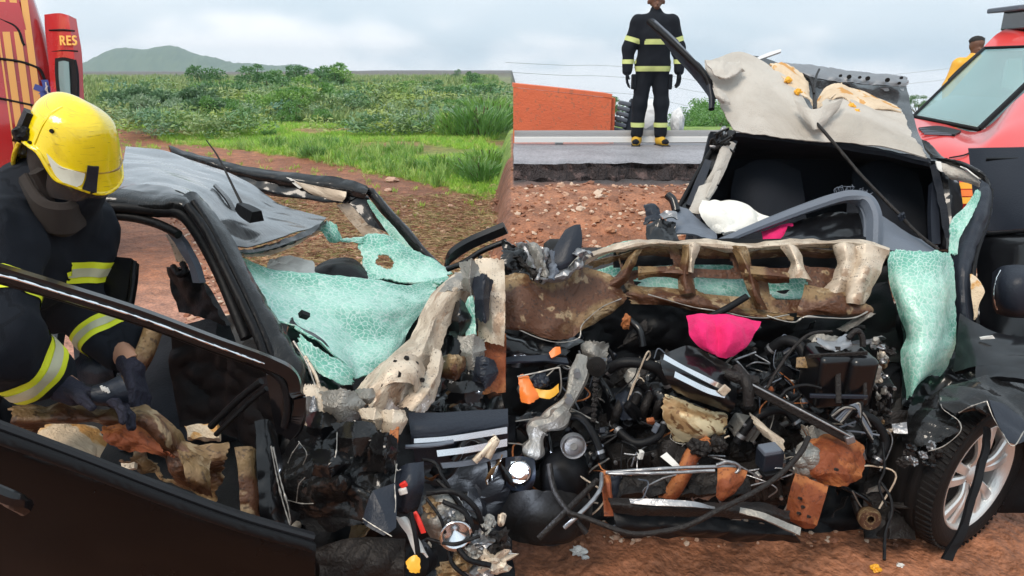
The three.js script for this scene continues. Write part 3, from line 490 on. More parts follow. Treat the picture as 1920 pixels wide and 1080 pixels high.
{ // clods, straw and stones on the earth
  const pebble = [0, 1, 2].map(s => lump(V(0, 0, 0), 1, 0.6, 0.85, 0.3, 1.6, 1, s * 9)), L = [[], [], []];
  for (let i = 0; i < 9000; i++) {
    const left = i % 2, r = left ? rr(3.4, 9.6) : rr(2.2, 7.0), x = left ? rr(-0.5, -0.02) * r : rr(0.0, 0.72) * r, z = -r, big = rnd() < 0.04 && r > 4.5;
    L[i % 3].push([x, z, big ? rr(0.02, 0.05) : rr(0.004, 0.016) * (r > 4.5 ? 1.4 : 0.8), pick([[0.42, 0.2, 0.11], [0.30, 0.125, 0.07], [0.52, 0.32, 0.22], [0.22, 0.10, 0.06], [0.6, 0.45, 0.34]])]);
  }
  L.forEach((list, k) => { const im = new THREE.InstancedMesh(pebble[k], std({ color: rgb(1, 1, 1), roughness: 0.85 }), list.length), q = new THREE.Quaternion(); list.forEach(([x, z, s, c], i) => { im.setMatrixAt(i, new THREE.Matrix4().compose(V(x, landY(x, z) + s * 0.2, z), q.setFromEuler(new THREE.Euler(rr(-0.5, 0.5), rr(0, 6), rr(-0.5, 0.5))), V(s * rr(0.8, 1.5), s, s))); im.setColorAt(i, rgb(...c)); }); shadows(im); im.name = numbered('gravel'); im.userData.kind = 'stuff'; scene.add(im); });
  const st = [], straw = leafGeo(10, () => [V(rr(-0.1, 0.1), rr(0.0, 0.03), rr(-0.1, 0.1)), V(rr(-1, 1), rr(-0.05, 0.25), rr(-1, 1)).normalize()], 0.14, 0.007);
  for (let i = 0; i < 1500; i++) { const r = rr(5.8, 9.8), x = rr(-0.42, -0.02) * r; st.push([x, -r]); }
  const im = new THREE.InstancedMesh(straw, std({ color: rgb(1, 1, 1), roughness: 0.9, side: THREE.DoubleSide }), st.length), q = new THREE.Quaternion(); st.forEach(([x, z], i) => { im.setMatrixAt(i, new THREE.Matrix4().compose(V(x, landY(x, z) + 0.01, z), q.setFromAxisAngle(V(0, 1, 0), rr(0, 6)), V(1, 1, 1))); im.setColorAt(i, pick([rgb(0.34, 0.2, 0.11), rgb(0.25, 0.13, 0.07), rgb(0.4, 0.28, 0.15), rgb(0.22, 0.2, 0.07)])); }); shadows(im); im.name = 'dry_straw'; im.userData.kind = 'stuff'; scene.add(im);
  const G = 'pale stones lying on the red earth below the lawn';
  for (const [px, py, r] of [[735, 348, 0.10], [728, 362, 0.06], [865, 455, 0.05], [845, 380, 0.05], [664, 432, 0.05], [700, 440, 0.06], [790, 395, 0.04]]) { const p = onGround(px, py); alone('stone', M.stone ??= std({ color: rgb(0.52, 0.33, 0.24), roughness: 0.85, bumpMap: again(grainT, 6), bumpScale: 0.004 }), lump(V(p.x, landY(p.x, p.z) + r * 0.25, p.z), r, r * 0.5, r * 0.8, 0.2, 1.6, 3, px), 'pale rounded stone on the bare earth below the lawn', 'stone', G); }
  const G2 = 'lumps of earth along the foot of the road bank';
  for (const [px, py, r] of [[1120, 330, 0.06], [985, 345, 0.05], [1005, 352, 0.04], [970, 352, 0.06], [1040, 336, 0.035], [1255, 352, 0.06], [1270, 348, 0.05]]) { const p = onGround(px, py, 0.4); alone('clod', M.clod ??= std({ color: rgb(0.34, 0.2, 0.13), roughness: 0.95, bumpMap: again(grainT, 6), bumpScale: 0.006 }), lump(V(p.x, landY(p.x, p.z) + r * 0.25, p.z), r, r * 0.6, r * 0.8, 0.3, 2, 3, px), 'lump of earth lying at the foot of the broken road edge', 'clod', G2); }
}
// trees beyond the road
function tree(px, py, d, h, w, label, mat, group) {
  const b = at(px, py, d), o = new THREE.Group(); o.name = numbered('tree'); o.position.copy(b); scene.add(o); tag(o, label, 'tree', group);
  const cl = []; for (let i = 0; i < 18; i++) { const a = rr(0, 6.28), r = Math.sqrt(rnd()) * w * 0.5; cl.push([V(Math.cos(a) * r, h * rr(0.35, 0.95) * (1 - 0.35 * r / w), Math.sin(a) * r), rr(0.10, 0.2) * w]); }
  const tr = [sweep([V(0, -0.5, 0), V(0.03 * h, h * 0.3, 0), V(0, h * 0.6, 0)], ring(0.03 * h, 0.03 * h, 8), { seg: 8, size: u => 1.2 - u * 0.8, up: V(0.1, 0, 1) })];
  for (const [c] of cl.slice(0, 8)) tr.push(sweep([V(0.02 * h, h * 0.3, 0), V(c.x * 0.5, (c.y + h * 0.3) / 2, c.z * 0.5), c], ring(0.012 * h, 0.012 * h, 6), { seg: 5, size: u => 1 - u * 0.7, up: V(0.1, 0.1, 1) }));
  const a = shadows(new THREE.Mesh(mergeGeometries(tr.map(g => { const q = g.index ? g.toNonIndexed() : g; return q; })), M.stem)); a.name = 'trunk';
  const c = shadows(new THREE.Mesh(leafGeo(2600, () => { const [p, r] = pick(cl), dd = dirUp(0.9), k = Math.cbrt(rnd()); return [p.clone().addScaledVector(dd, r * k), dirUp(1)]; }, w * 0.055, w * 0.035), LEAF[mat])); c.name = 'crown';
  o.add(a, c); return o;
}
{
  const G = 'dark green trees beyond the road behind the standing firefighter';
  for (const [px, py, d, h, w, m] of [[1160, 262, 22, 1.35, 1.2, 1], [1292, 262, 24, 1.25, 1.3, 1], [1322, 264, 22, 1.3, 1.4, 0], [1352, 264, 20, 1.15, 1.3, 0], [1385, 258, 26, 1.5, 1.5, 1], [1305, 266, 17, 0.75, 1.0, 0], [1340, 268, 16, 0.7, 1.0, 0]]) tree(px, py, d, h, w, 'dark green tree beyond the road between the firefighter and the torn roof', m, G);
  tree(1716, 236, 26, 1.25, 0.85, 'small dark tree seen between the torn roof and the red vehicle windscreen', 4);
  tree(1746, 216, 40, 0.9, 0.9, 'tiny far treetop just left of the red vehicle windscreen', 4);
}

// ---------------------------------------------------------------- ambulance at the left edge
const fontB = await new FontLoader().loadAsync('fonts/droid/droid_sans_bold.typeface.json');
const word = (s, size, depth, m4) => { const g = new TextGeometry(s, { font: fontB, size, depth, curveSegments: 4 }); g.applyMatrix4(m4); return boxUV(g); };
{
  const D = 6.2, rear = at(132, 240, D), T = thing('ambulance', 'red rescue ambulance with yellow stripes parked behind the yellow helmet', 'ambulance', V(rear.x, 0, rear.z)); T.rotation.y = 0.60;
  const back = p => p.clone().sub(T.position).applyAxisAngle(V(0, 1, 0), -0.60).add(T.position), backAll = a => Array.isArray(a[0]) ? a.map(r => pts(r).map(back)) : pts(a).map(back);
  const H = 2.46, L = 5.2, W = 2.0, rx = rear.x, fz = rear.z; // near side faces the camera, rear end to the right
  // body section across (z, y), rounded at the roof, swept along the length with a rounded rear edge
  const sec = k => { const o = [], tuck = 0.13 * k; const P = [[0, 0.42], [0.02, 0.85], [0.03, 1.25], [0.0, 1.5], [-0.05, 1.95], [-0.10, 2.2], [-0.20, 2.38], [-0.42, 2.46], [-1.0, 2.5]]; for (const [z, y] of P) o.push([z - tuck, y - tuck * 0.35 * (y > 2)]); for (const [z, y] of P.slice(0, -1).reverse()) o.push([-W - z + tuck, y - tuck * 0.35 * (y > 2)]); return o; };
  const rings = [], xs = [-L, -3.9, -3.7, -0.5, -0.2, -0.08, -0.02, 0], tk = [1, 0.1, 0, 0, 0.05, 0.3, 0.7, 1.2];
  xs.forEach((x, i) => rings.push(sec(tk[i]).map(([z, y]) => V(rx + x - 0.10 * clamp((y - 1.5) / 1) * (i > 3 ? 1 : 0), y, fz + z))));
  part(T, 'body', M.redpaint, [sheet(rings, { n: 64, m: 40, t: 0.01, crease: 0.5 }), box(V(rx - 0.13, 1.4, fz - W / 2), 0.04, 1.9, W - 0.4, 0.02), box(V(rx - L + 0.2, 1.2, fz - W / 2), 0.04, 1.5, W - 0.4, 0.02), box(V(rx - L / 2, 0.42, fz - W / 2), L - 0.6, 0.06, W - 0.2, 0.02)]);
  const side = y => fz + (y < 1.25 ? 0.03 : y < 1.5 ? lerp(0.03, 0, (y - 1.25) / 0.25) : y < 1.95 ? lerp(0, -0.05, (y - 1.5) / 0.45) : lerp(-0.05, -0.13, (y - 1.95) / 0.3)) + 0.012;
  for (let i = 0; i < 3; i++) { const X = y => rx - 0.42 + i * 0.078 + 0.06 * (y - 0.9) + 0.0; part(T, 'stripe', M.stripe, sheet([[0.85, 1.2, 1.5, 1.8, 2.1, 2.28].map(y => V(X(y), y, side(y) + 0.003)), [0.85, 1.2, 1.5, 1.8, 2.1, 2.28].map(y => V(X(y) + 0.05, y, side(y) + 0.003))], { n: 20, m: 2, t: 0.004 })); }
  part(T, 'stripe', M.stripe, sheet([[0.85, 1.2, 1.5, 1.8, 2.1, 2.28].map(y => V(rx - 0.455 + 0.06 * (y - 0.9), y, side(y) + 0.003)), [0.85, 1.2, 1.5, 1.8, 2.1, 2.28].map(y => V(rx - 0.442 + 0.06 * (y - 0.9), y, side(y) + 0.003))], { n: 20, m: 2, t: 0.004 }));
  const seam = (P, r = 0.012) => tube(P.map(([x, y]) => V(rx + x, y, side(y) + 0.0)), r, 30);
  part(T, 'body_seam', M.rubber, [seam([[-3, 1.86], [-1.2, 1.85], [-0.5, 1.80], [-0.2, 1.74], [-0.12, 1.6], [-0.10, 1.0]]), seam([[-3, 2.22], [-0.8, 2.16], [-0.3, 2.08], [-0.22, 1.9]], 0.01), seam([[-3, 1.5], [-0.9, 1.5], [-0.35, 1.44], [-0.16, 1.3], [-0.1, 0.8]], 0.01)]);
  part(T, 'window', M.tint, sheet([[V(rx - 2.4, 1.98, side(1.98)), V(rx - 1.0, 1.96, side(1.96)), V(rx - 0.86, 1.92, side(1.92))], [V(rx - 2.4, 1.86, side(1.86)), V(rx - 1.0, 1.86, side(1.86)), V(rx - 0.86, 1.88, side(1.88))]], { n: 12, m: 4, t: 0.01 }));
  // six-armed medical emblem
  const em = V(rx - 0.12, 1.52, side(1.52) + 0.004), bars = []; for (let i = 0; i < 3; i++) { const g = new THREE.BoxGeometry(0.05, 0.2, 0.006); g.rotateZ(i * Math.PI / 3 + 0.05); g.translate(em.x, em.y, em.z); bars.push(g); }
  part(T, 'emblem', M.bluemark, bars);
  part(T, 'emblem_staff', M.white, [tube([V(em.x, em.y - 0.08, em.z + 0.006), V(em.x, em.y + 0.08, em.z + 0.006)], 0.005, 2), tube([V(em.x - 0.012, em.y - 0.06, em.z + 0.006), V(em.x + 0.012, em.y - 0.02, em.z + 0.006), V(em.x - 0.012, em.y + 0.02, em.z + 0.006), V(em.x + 0.012, em.y + 0.05, em.z + 0.006)], 0.004, 12)]);
  part(T, 'roof_marker', M.rubber, box(V(rx - 0.62, 2.40, fz - 0.24), 0.22, 0.07, 0.08, 0.02, [0, 0, -0.12]));
  part(T, 'bumper', M.white, box(V(rx - 0.3, 0.62, fz - 0.2), 0.5, 0.2, 0.5, 0.05));
  for (const x of [-1.3, -4.3]) { const c = V(rx + x, 0.34, fz - 0.1), w = part(T, 'wheel', M.tyre, lathe(c, V(0, 0, 1), [[0.2, -0.1], [0.31, -0.1], [0.34, -0.06], [0.34, 0.06], [0.31, 0.1], [0.2, 0.1]])); part(w, 'rim', M.steel, disc(c.clone().add(V(0, 0, 0.06)), V(0, 0, 1), 0.2, 0.06)); }
  // rear door swung open to the side, seen on its outer edge
  const q = (x, y, d = 6.05) => back(at(x, y, d));
  const door = part(T, 'rear_door', M.redpaint, sheet(backAll([[90, 30, 6.05, 118, 28, 6.0, 136, 32, 5.95], [92, 60, 6.05, 120, 58, 5.98, 140, 60, 5.92], [97, 100, 6.05, 122, 98, 5.97, 146, 98, 5.9], [102, 160, 6.05, 126, 160, 5.97, 149, 160, 5.9], [106, 230, 6.05, 130, 232, 5.97, 152, 230, 5.9], [110, 330, 6.05, 132, 332, 5.97, 154, 330, 5.9]]), { n: 10, m: 30, t: 0.07, crease: 0.5 }));
  part(door, 'door_window', M.rubber, sheet(backAll([[105, 110, 5.93, 122, 108, 5.9, 141, 112, 5.85], [105, 140, 5.93, 124, 140, 5.9, 146, 140, 5.85], [110, 195, 5.93, 126, 195, 5.9, 147, 195, 5.85]]), { n: 10, m: 10, t: 0.02 }));
  part(door, 'door_pane', M.pane, sheet(backAll([[110, 116, 5.89, 120, 114, 5.87, 129, 116, 5.86], [111, 150, 5.89, 122, 150, 5.87, 131, 150, 5.86], [116, 192, 5.89, 124, 192, 5.87, 133, 192, 5.86]]), { n: 6, m: 8, t: 0.006 }));
  part(door, 'door_seam', M.rubber, [tube(backAll([93, 57, 6.0, 118, 56, 5.92, 139, 58, 5.87]), 0.008, 8), tube(backAll([98, 97, 6.0, 122, 95, 5.92, 145, 96, 5.85]), 0.007, 8)]);
  const ex = q(140, 75, 5.86).sub(q(113, 75, 5.9)).normalize(), ey = q(116, 62, 5.9).sub(q(118, 86, 5.9)).normalize(), ez = ex.clone().cross(ey);
  part(door, 'lettering', M.yellowtext, word('RES', 0.082, 0.006, new THREE.Matrix4().makeBasis(ex, ey, ez).setPosition(q(112, 85, 5.895))));
}
// ---------------------------------------------------------------- behind the road
{ // orange block wall beyond the road
  const a = V(0.8, ROAD_Y - 0.2, -9.8), T = thing('orange_wall', 'low weathered orange concrete wall beyond the road', 'wall', a);
  const P = (x, y, d) => at(x, y, d), rows = [];
  const f = [P(963, 164, 9.55), P(1050, 173, 9.45), P(1147, 184, 9.35)], top = f.map(p => p.clone().add(V(-0.02, 0.0, -0.8)));
  
  const bot = f.map((p, i) => V(p.x, ROAD_Y - 0.06, p.z));
  const mid = f.map((p, i) => p.clone().lerp(bot[i], 0.5));
  part(T, 'wall_face', M.barrier, [sheet([f, mid, bot], { n: 40, m: 12, t: 0.05, amp: 0.004, f: 3 })]);
  part(T, 'wall_top', M.barrier, sheet([f.map(p => p.clone().add(V(0, 0.028, 0.03))), top.map(p => p.clone().add(V(0, 0.028, 0)))], { n: 30, m: 4, t: 0.05 }));
  part(T, 'wall_end', M.barrier, sheet([[f[2].clone().add(V(0.03, 0, -0.03)), top[2].clone().add(V(0.03, 0, 0))], [bot[2].clone().add(V(0.03, 0, -0.03)), bot[2].clone().add(V(0.03, 0, -0.8))]], { n: 4, m: 8, t: 0.05 }));
}
{ // pale guard rail along the far side of the road
  const T = thing('guard_rail', 'pale steel guard rail along the far edge of the road', 'guard rail', V(5, ROAD_Y, -9.1));
  const y = 0.90, z = p => at(p, 257, 8.78).z;
  const L = [V(0.03, y, z(960) - 0.02), V(2.5, y + 0.008, z(1150)), V(6, y + 0.03, z(1300) - 0.05), V(16, y + 0.05, z(1300) - 0.2)];
  part(T, 'rail', M.railing, sweep(L, [[-0.03, -0.07], [0.03, -0.075], [0.02, -0.02], [-0.005, 0], [0.02, 0.03], [0.03, 0.075], [-0.03, 0.07]], { seg: 40, up: V(0, 1, 0) }));
  for (let i = 0; i < 7; i++) part(T, 'post', M.railing, box(V(0.6 + i * 2, ROAD_Y - 0.1, z(1150) - 0.09), 0.1, 0.3, 0.07, 0.008));
}
{ // ribbed dark bundle and pale sacks behind the firefighter's legs
  const d = 9.9;
  const T = thing('ribbed_bundle', 'leaning grey ribbed bundle behind the legs of the standing firefighter', 'bundle', onGround(1170, 250, ROAD_Y));
  part(T, 'core', M.slate, sweep([at(1178, 252, d), at(1182, 222, d), at(1192, 190, d)], rect(0.17, 0.16, 0.03), { seg: 10, up: V(0, 0, 1) }));
  for (let i = 0; i < 6; i++) { const a = at(1160 + i * 2.2, 244 - i * 10, d - 0.12); part(T, 'rib', M.grey, box(a, 0.17, 0.06, 0.12, 0.02, [0, 0, -0.2])); }
  alone('pale_sack', M.tarp, lump(at(1215, 222, d + 0.15), 0.26, 0.26, 0.2, 0.1, 1.5, 4, 3), 'large pale sack standing behind the legs of the firefighter', 'sack');
  alone('pale_sack', M.tarp, lump(at(1270, 228, d + 0.2), 0.1, 0.2, 0.12, 0.1, 1.5, 4, 8), 'narrow pale sack just right of the standing firefighter', 'sack');
}
for (const [y0, y1, n] of [[117, 126, 'upper'], [135, 146, 'middle'], [172, 176, 'lower']]) { // overhead cables
  const g = tube([at(948, y0, 30), at(1060, lerp(y0, y1, 0.5) + 1, 34), at(1180, y1, 38), at(1500, y1 + 30, 44), at(2300, y1 - 60, 52)], 0.010, 30);
  alone('overhead_cable', M.cablegrey ??= std({ color: rgb(0.35, 0.38, 0.4), roughness: 0.7 }), g, 'thin grey overhead cable, the ' + n + ' of three above the orange wall', 'cable');
}
// ---------------------------------------------------------------- red vehicle at the right edge
{
  const T = thing('rescue_vehicle', 'bright red rescue vehicle with a raked windscreen behind the open black door', 'vehicle', onGround(1900, 330, 0.4));
  const dA = 6.4, dB = 5.9;
  part(T, 'windscreen', M.pane, sheet([[1845, 92, 6.9, 1890, 90, 6.9, 1935, 88, 6.9, 1990, 92, 6.9], [1780, 152, 6.6, 1840, 158, 6.5, 1905, 152, 6.5, 1960, 140, 6.5], [1712, 217, 6.3, 1770, 228, 6.1, 1835, 241, 6.0, 1930, 150, 6.2]], { n: 24, m: 14, t: 0.012 }));
  part(T, 'cab_interior', M.cab, [sheet([[1850, 96, 7.3, 1990, 96, 7.3], [1760, 200, 7.0, 1990, 200, 7.0]], { n: 4, m: 4, t: 0.02 }), sheet([[1716, 214, 6.4, 1850, 238, 6.2], [1780, 180, 7.0, 1950, 190, 7.0]], { n: 4, m: 4, t: 0.02 })]);
  part(T, 'cab_seat', M.white, sheet([[1888, 112, 6.95, 1912, 112, 6.95], [1882, 150, 6.9, 1915, 160, 6.9], [1880, 165, 6.9, 1905, 172, 6.9]], { n: 6, m: 6, t: 0.05 }));
  part(T, 'windscreen_trim', M.rubber, [tube([1845, 91, 6.88, 1780, 152, 6.57, 1712, 218, 6.27], 0.014, 16), tube([1712, 219, 6.27, 1770, 230, 6.07, 1835, 243, 5.96], 0.02, 16), tube([1835, 243, 5.96, 1880, 200, 6.05, 1930, 152, 6.16], 0.025, 12), tube([1845, 90, 6.88, 1930, 87, 6.88], 0.014, 6)]);
  part(T, 'roof', M.brightred, sheet([[1842, 91, 6.92, 1900, 88, 6.92, 1990, 86, 6.92], [1868, 66, 7.1, 1910, 62, 7.1, 1990, 60, 7.1], [1898, 50, 7.5, 1940, 48, 7.5, 1990, 48, 7.5]], { n: 14, m: 8, t: 0.02 }));
  part(T, 'bonnet', M.brightred, sheet([[1705, 222, 6.25, 1770, 235, 6.05, 1838, 248, 5.9, 1905, 190, 5.9, 1960, 140, 6.1], [1712, 250, 5.9, 1770, 255, 5.75, 1835, 265, 5.6, 1890, 228, 5.6, 1960, 190, 5.8], [1725, 285, 5.6, 1775, 285, 5.5, 1830, 285, 5.4, 1880, 262, 5.4, 1960, 240, 5.5], [1740, 330, 5.5, 1790, 330, 5.35, 1835, 330, 5.25, 1890, 330, 5.25, 1960, 320, 5.3], [1740, 420, 5.5, 1790, 425, 5.35, 1840, 430, 5.25, 1890, 430, 5.25, 1960, 430, 5.3]], { n: 30, m: 30, t: 0.02, crease: 0.9 }));
  const gr = part(T, 'bonnet_vent', M.plastic, sheet([[1722, 241, 5.94, 1760, 238, 5.92, 1802, 247, 5.82], [1735, 252, 5.80, 1765, 254, 5.74, 1790, 254, 5.70]], { n: 12, m: 6, t: 0.02 }));
  for (let i = 0; i < 4; i++) part(gr, 'vent_slat', M.grey, bar([1724 + i * 3, 242 + i * 3, 5.9 - i * 0.05, 1796 - i * 2, 247 + i * 2, 5.80 - i * 0.03], 0.016, 0.012));
  part(T, 'panel_seam', M.rubber, tube([1840, 250, 5.85, 1838, 268, 5.56, 1815, 288, 5.38, 1780, 296, 5.4], 0.006, 16));
  for (const [y, m] of [[348, M.amber], [362, M.orange], [376, M.amber]]) part(T, 'side_stripe', m, sheet([[1770, y - 6, 5.33, 1800, y - 6, 5.25, 1830, y - 6, 5.2], [1770, y + 6, 5.33, 1800, y + 6, 5.25, 1830, y + 6, 5.2]], { n: 6, m: 3, t: 0.01 }));
  part(T, 'beacon_bar', M.tint, box(at(1920, 37, 7.2), 0.2, 0.2, 0.4, 0.02));
  part(T, 'beacon_cover', M.grey, box(at(1912, 15, 7.2), 0.36, 0.05, 0.5, 0.015, [0, 0, 0.08]));
  part(T, 'door_edge', M.rubber, tube([1845, 91, 7.0, 1800, 130, 6.9, 1780, 150, 6.85], 0.016, 10));
}

// ---------------------------------------------------------------- crushed black car with the open door (west)
{
  const T = thing('wrecked_car', 'crushed black car with its front door open and dented roof, firefighter leaning in', 'car', V(-0.75, 0, -2.6));
  const S = (name, mat, rows, o, lab) => part(T, name, mat, sheet(rows, o), lab);
  const Tb = (name, mat, line, r, seg, o) => part(T, name, mat, tube(line, r, seg, o));
  // roof skin, dished and creased
  const roof = S('roof', M.roof, [
    [236, 276, 3.32, 300, 284, 3.36, 350, 300, 3.36, 420, 321, 3.3, 470, 346, 3.22, 515, 384, 3.12, 565, 402, 3.05, 612, 412, 2.98],
    [233, 290, 3.05, 295, 298, 3.08, 350, 314, 3.06, 410, 338, 3.0, 462, 372, 2.95, 500, 400, 2.9, 550, 416, 2.86, 596, 424, 2.82],
    [230, 306, 2.82, 290, 312, 2.8, 342, 328, 2.76, 395, 352, 2.70, 440, 396, 2.68, 480, 420, 2.66, 530, 434, 2.66, 560, 438, 2.66],
    [226, 326, 2.58, 285, 328, 2.55, 335, 342, 2.5, 378, 370, 2.46, 418, 414, 2.46, 455, 438, 2.46, 495, 448, 2.5, 525, 452, 2.52],
    [222, 352, 2.36, 280, 346, 2.32, 325, 354, 2.3, 362, 378, 2.26, 396, 424, 2.24, 420, 450, 2.26, 440, 462, 2.3, 462, 466, 2.34]], { n: 90, m: 60, t: 0.004, amp: 0.005, f: 3, crease: 0.35, fold: 0.012, ff: 2.4, s: 1 });
  part(roof, 'roof_rib', M.roof, [sheet([[400, 348, 2.72, 425, 378, 2.66, 438, 408, 2.62, 440, 430, 2.58], [404, 346, 2.74, 432, 376, 2.68, 446, 408, 2.64, 448, 430, 2.6]], { n: 20, m: 3, t: 0.008 })]);
  const aer = part(T, 'aerial_foot', M.plastic, sweep([at(448, 388, 2.60), at(462, 398, 2.58), at(482, 410, 2.54)], [[-0.022, -0.01], [0.022, -0.01], [0.014, 0.022], [-0.014, 0.022]], { seg: 10, size: u => 0.5 + 0.8 * Math.sin(Math.min(u * 1.4 + 0.35, 2.7)) }));
  part(aer, 'aerial', M.rubber, sweep([at(458, 392, 2.60), at(440, 356, 2.62), at(410, 296, 2.66), at(387, 263, 2.68)], ring(0.006, 0.006, 8), { seg: 20, size: u => 1 - 0.6 * u, up: V(0, 0, 1) }));
  // windscreen header: rolled front edge of the roof and the torn liner below it
  S('roof_front_edge', M.paint, [[432, 466, 2.27, 470, 466, 2.37, 520, 455, 2.5, 570, 434, 2.68, 612, 414, 2.96], [440, 474, 2.25, 478, 474, 2.35, 528, 462, 2.48, 576, 442, 2.66, 612, 420, 2.95], [448, 470, 2.28, 484, 468, 2.38, 530, 458, 2.5, 580, 440, 2.68, 610, 418, 2.97]], { n: 40, m: 8, t: 0.004, amp: 0.01, f: 12 });
  S('roof_liner', M.cream, [[445, 470, 2.33, 490, 468, 2.45, 540, 456, 2.58, 600, 428, 2.92], [460, 482, 2.36, 505, 478, 2.47, 545, 464, 2.6, 596, 436, 2.94]], { n: 30, m: 6, t: 0.006, amp: 0.006, f: 14 });
  S('roof_gutter', M.gloss, [[150, 350, 2.5, 222, 352, 2.38, 280, 347, 2.34, 325, 355, 2.32, 362, 380, 2.28, 396, 426, 2.26, 420, 452, 2.28], [150, 366, 2.3, 222, 360, 2.24, 284, 362, 2.22, 330, 368, 2.2, 364, 392, 2.2, 396, 436, 2.2, 424, 466, 2.22], [150, 380, 2.14, 222, 372, 2.17, 290, 380, 2.14, 340, 386, 2.12, 368, 408, 2.12, 400, 450, 2.14, 432, 486, 2.16]], { n: 50, m: 8, t: 0.008, amp: 0.006, f: 10 });
  // near door aperture: header rail, door pillar with its seals
  S('roof_rail', M.paint, [[150, 372, 2.12, 220, 362, 2.16, 290, 372, 2.12, 335, 374, 2.1, 352, 382, 2.08], [150, 384, 2.09, 220, 378, 2.12, 290, 384, 2.08, 335, 384, 2.06, 356, 392, 2.05], [150, 398, 2.11, 220, 392, 2.14, 290, 402, 2.1, 330, 404, 2.08, 350, 404, 2.08]], { n: 40, m: 10, t: 0.03, amp: 0.006, f: 10 });
  Tb('rail_seal', M.rubber, [150, 408, 2.1, 200, 404, 2.12, 250, 408, 2.11, 290, 418, 2.09, 318, 430, 2.07, 335, 440, 2.06], 0.014, 40);
  Tb('rail_seal', M.rubber, [150, 395, 2.09, 220, 389, 2.11, 300, 396, 2.08, 340, 402, 2.06, 372, 440, 2.05, 410, 510, 2.02, 440, 580, 1.99, 462, 634, 1.97], 0.018, 60);
  S('door_pillar', M.paint, [[340, 372, 2.12, 358, 364, 2.16, 376, 376, 2.2], [372, 424, 2.06, 396, 418, 2.10, 414, 424, 2.14], [414, 496, 2.02, 440, 490, 2.06, 454, 494, 2.10], [452, 570, 1.98, 480, 562, 2.02, 494, 568, 2.06], [492, 640, 1.95, 520, 630, 1.98, 536, 636, 2.02], [520, 690, 1.93, 552, 680, 1.95, 568, 694, 1.99], [530, 740, 1.92, 560, 735, 1.94, 580, 745, 1.97]], { n: 12, m: 60, t: 0.02, amp: 0.006, f: 10 });
  Tb('pillar_seal', M.rubber, [352, 386, 2.04, 384, 430, 2.01, 420, 500, 1.98, 456, 574, 1.95, 484, 634, 1.93, 500, 680, 1.92], 0.013, 40);
  Tb('pillar_seal', M.rubber, [362, 378, 2.05, 394, 426, 2.03, 432, 498, 2.0, 468, 570, 1.97, 498, 636, 1.94, 515, 685, 1.93], 0.009, 40);
  S('pillar_trim', M.grey, [[316, 432, 2.12, 334, 436, 2.1], [336, 462, 2.1, 356, 466, 2.08], [356, 492, 2.09, 370, 494, 2.07], [366, 530, 2.08, 380, 530, 2.06]], { n: 6, m: 16, t: 0.02, amp: 0.005 });
  S('pillar_cover', M.cream, [[312, 440, 2.2, 330, 438, 2.17], [324, 462, 2.18, 350, 462, 2.15], [332, 490, 2.18, 366, 498, 2.13]], { n: 8, m: 12, t: 0.006, amp: 0.004 });
  S('dash_end', M.plastic, [[322, 500, 2.2, 350, 505, 2.16, 378, 520, 2.14], [325, 540, 2.2, 360, 545, 2.15, 400, 560, 2.1], [340, 585, 2.18, 380, 595, 2.12, 430, 610, 2.07]], { n: 14, m: 14, t: 0.02, amp: 0.015, f: 9 });
  Tb('hose', M.rubber, [325, 500, 2.17, 335, 515, 2.13, 348, 508, 2.13, 342, 494, 2.15], 0.010, 16);
  // far roof rail and far pillar
  S('far_roof_rail', M.paint, [[316, 278, 3.62, 360, 290, 3.62, 450, 312, 3.56, 560, 328, 3.48, 640, 336, 3.42, 690, 352, 3.36], [322, 288, 3.58, 364, 297, 3.58, 450, 322, 3.52, 560, 340, 3.44, 640, 350, 3.38, 690, 362, 3.32], [330, 294, 3.6, 370, 304, 3.6, 455, 334, 3.54, 560, 352, 3.46, 632, 362, 3.4, 684, 370, 3.34]], { n: 60, m: 10, t: 0.02, amp: 0.008, f: 8 });
  S('far_rail_inner', M.gloss, [[440, 318, 3.56, 520, 334, 3.5, 600, 352, 3.44, 680, 364, 3.37], [450, 345, 3.5, 520, 360, 3.46, 590, 372, 3.42, 650, 380, 3.38], [505, 366, 3.48, 540, 370, 3.45, 600, 376, 3.42, 645, 378, 3.38]], { n: 40, m: 12, t: 0.008, amp: 0.008, f: 9 });
  S('far_liner', M.cream, [[552, 340, 3.43, 600, 350, 3.40, 650, 360, 3.36], [575, 358, 3.42, 610, 366, 3.39, 648, 370, 3.35], [590, 366, 3.42, 620, 374, 3.39, 642, 378, 3.36]], { n: 20, m: 8, t: 0.005, amp: 0.003, f: 8 });
  S('torn_liner', M.white, [[538, 332, 3.45, 546, 334, 3.44], [550, 344, 3.44, 560, 342, 3.43], [562, 354, 3.43, 570, 350, 3.42]], { n: 4, m: 10, t: 0.004, amp: 0.006 });
  S('far_door_pillar', M.paint, [[680, 350, 3.36, 696, 354, 3.34, 706, 366, 3.36], [706, 384, 3.34, 720, 386, 3.32, 730, 394, 3.34], [738, 424, 3.32, 754, 424, 3.3, 764, 430, 3.32], [768, 462, 3.3, 786, 462, 3.28, 796, 468, 3.3], [796, 494, 3.28, 816, 496, 3.26, 826, 502, 3.28]], { n: 10, m: 40, t: 0.02, amp: 0.005, f: 10 });
  S('far_pillar_inner', M.gloss, [[640, 374, 3.4, 680, 366, 3.38, 690, 372, 3.36], [660, 386, 3.38, 692, 396, 3.37, 706, 402, 3.35], [690, 420, 3.36, 712, 430, 3.35, 728, 436, 3.33]], { n: 12, m: 16, t: 0.01, amp: 0.008, f: 9 });
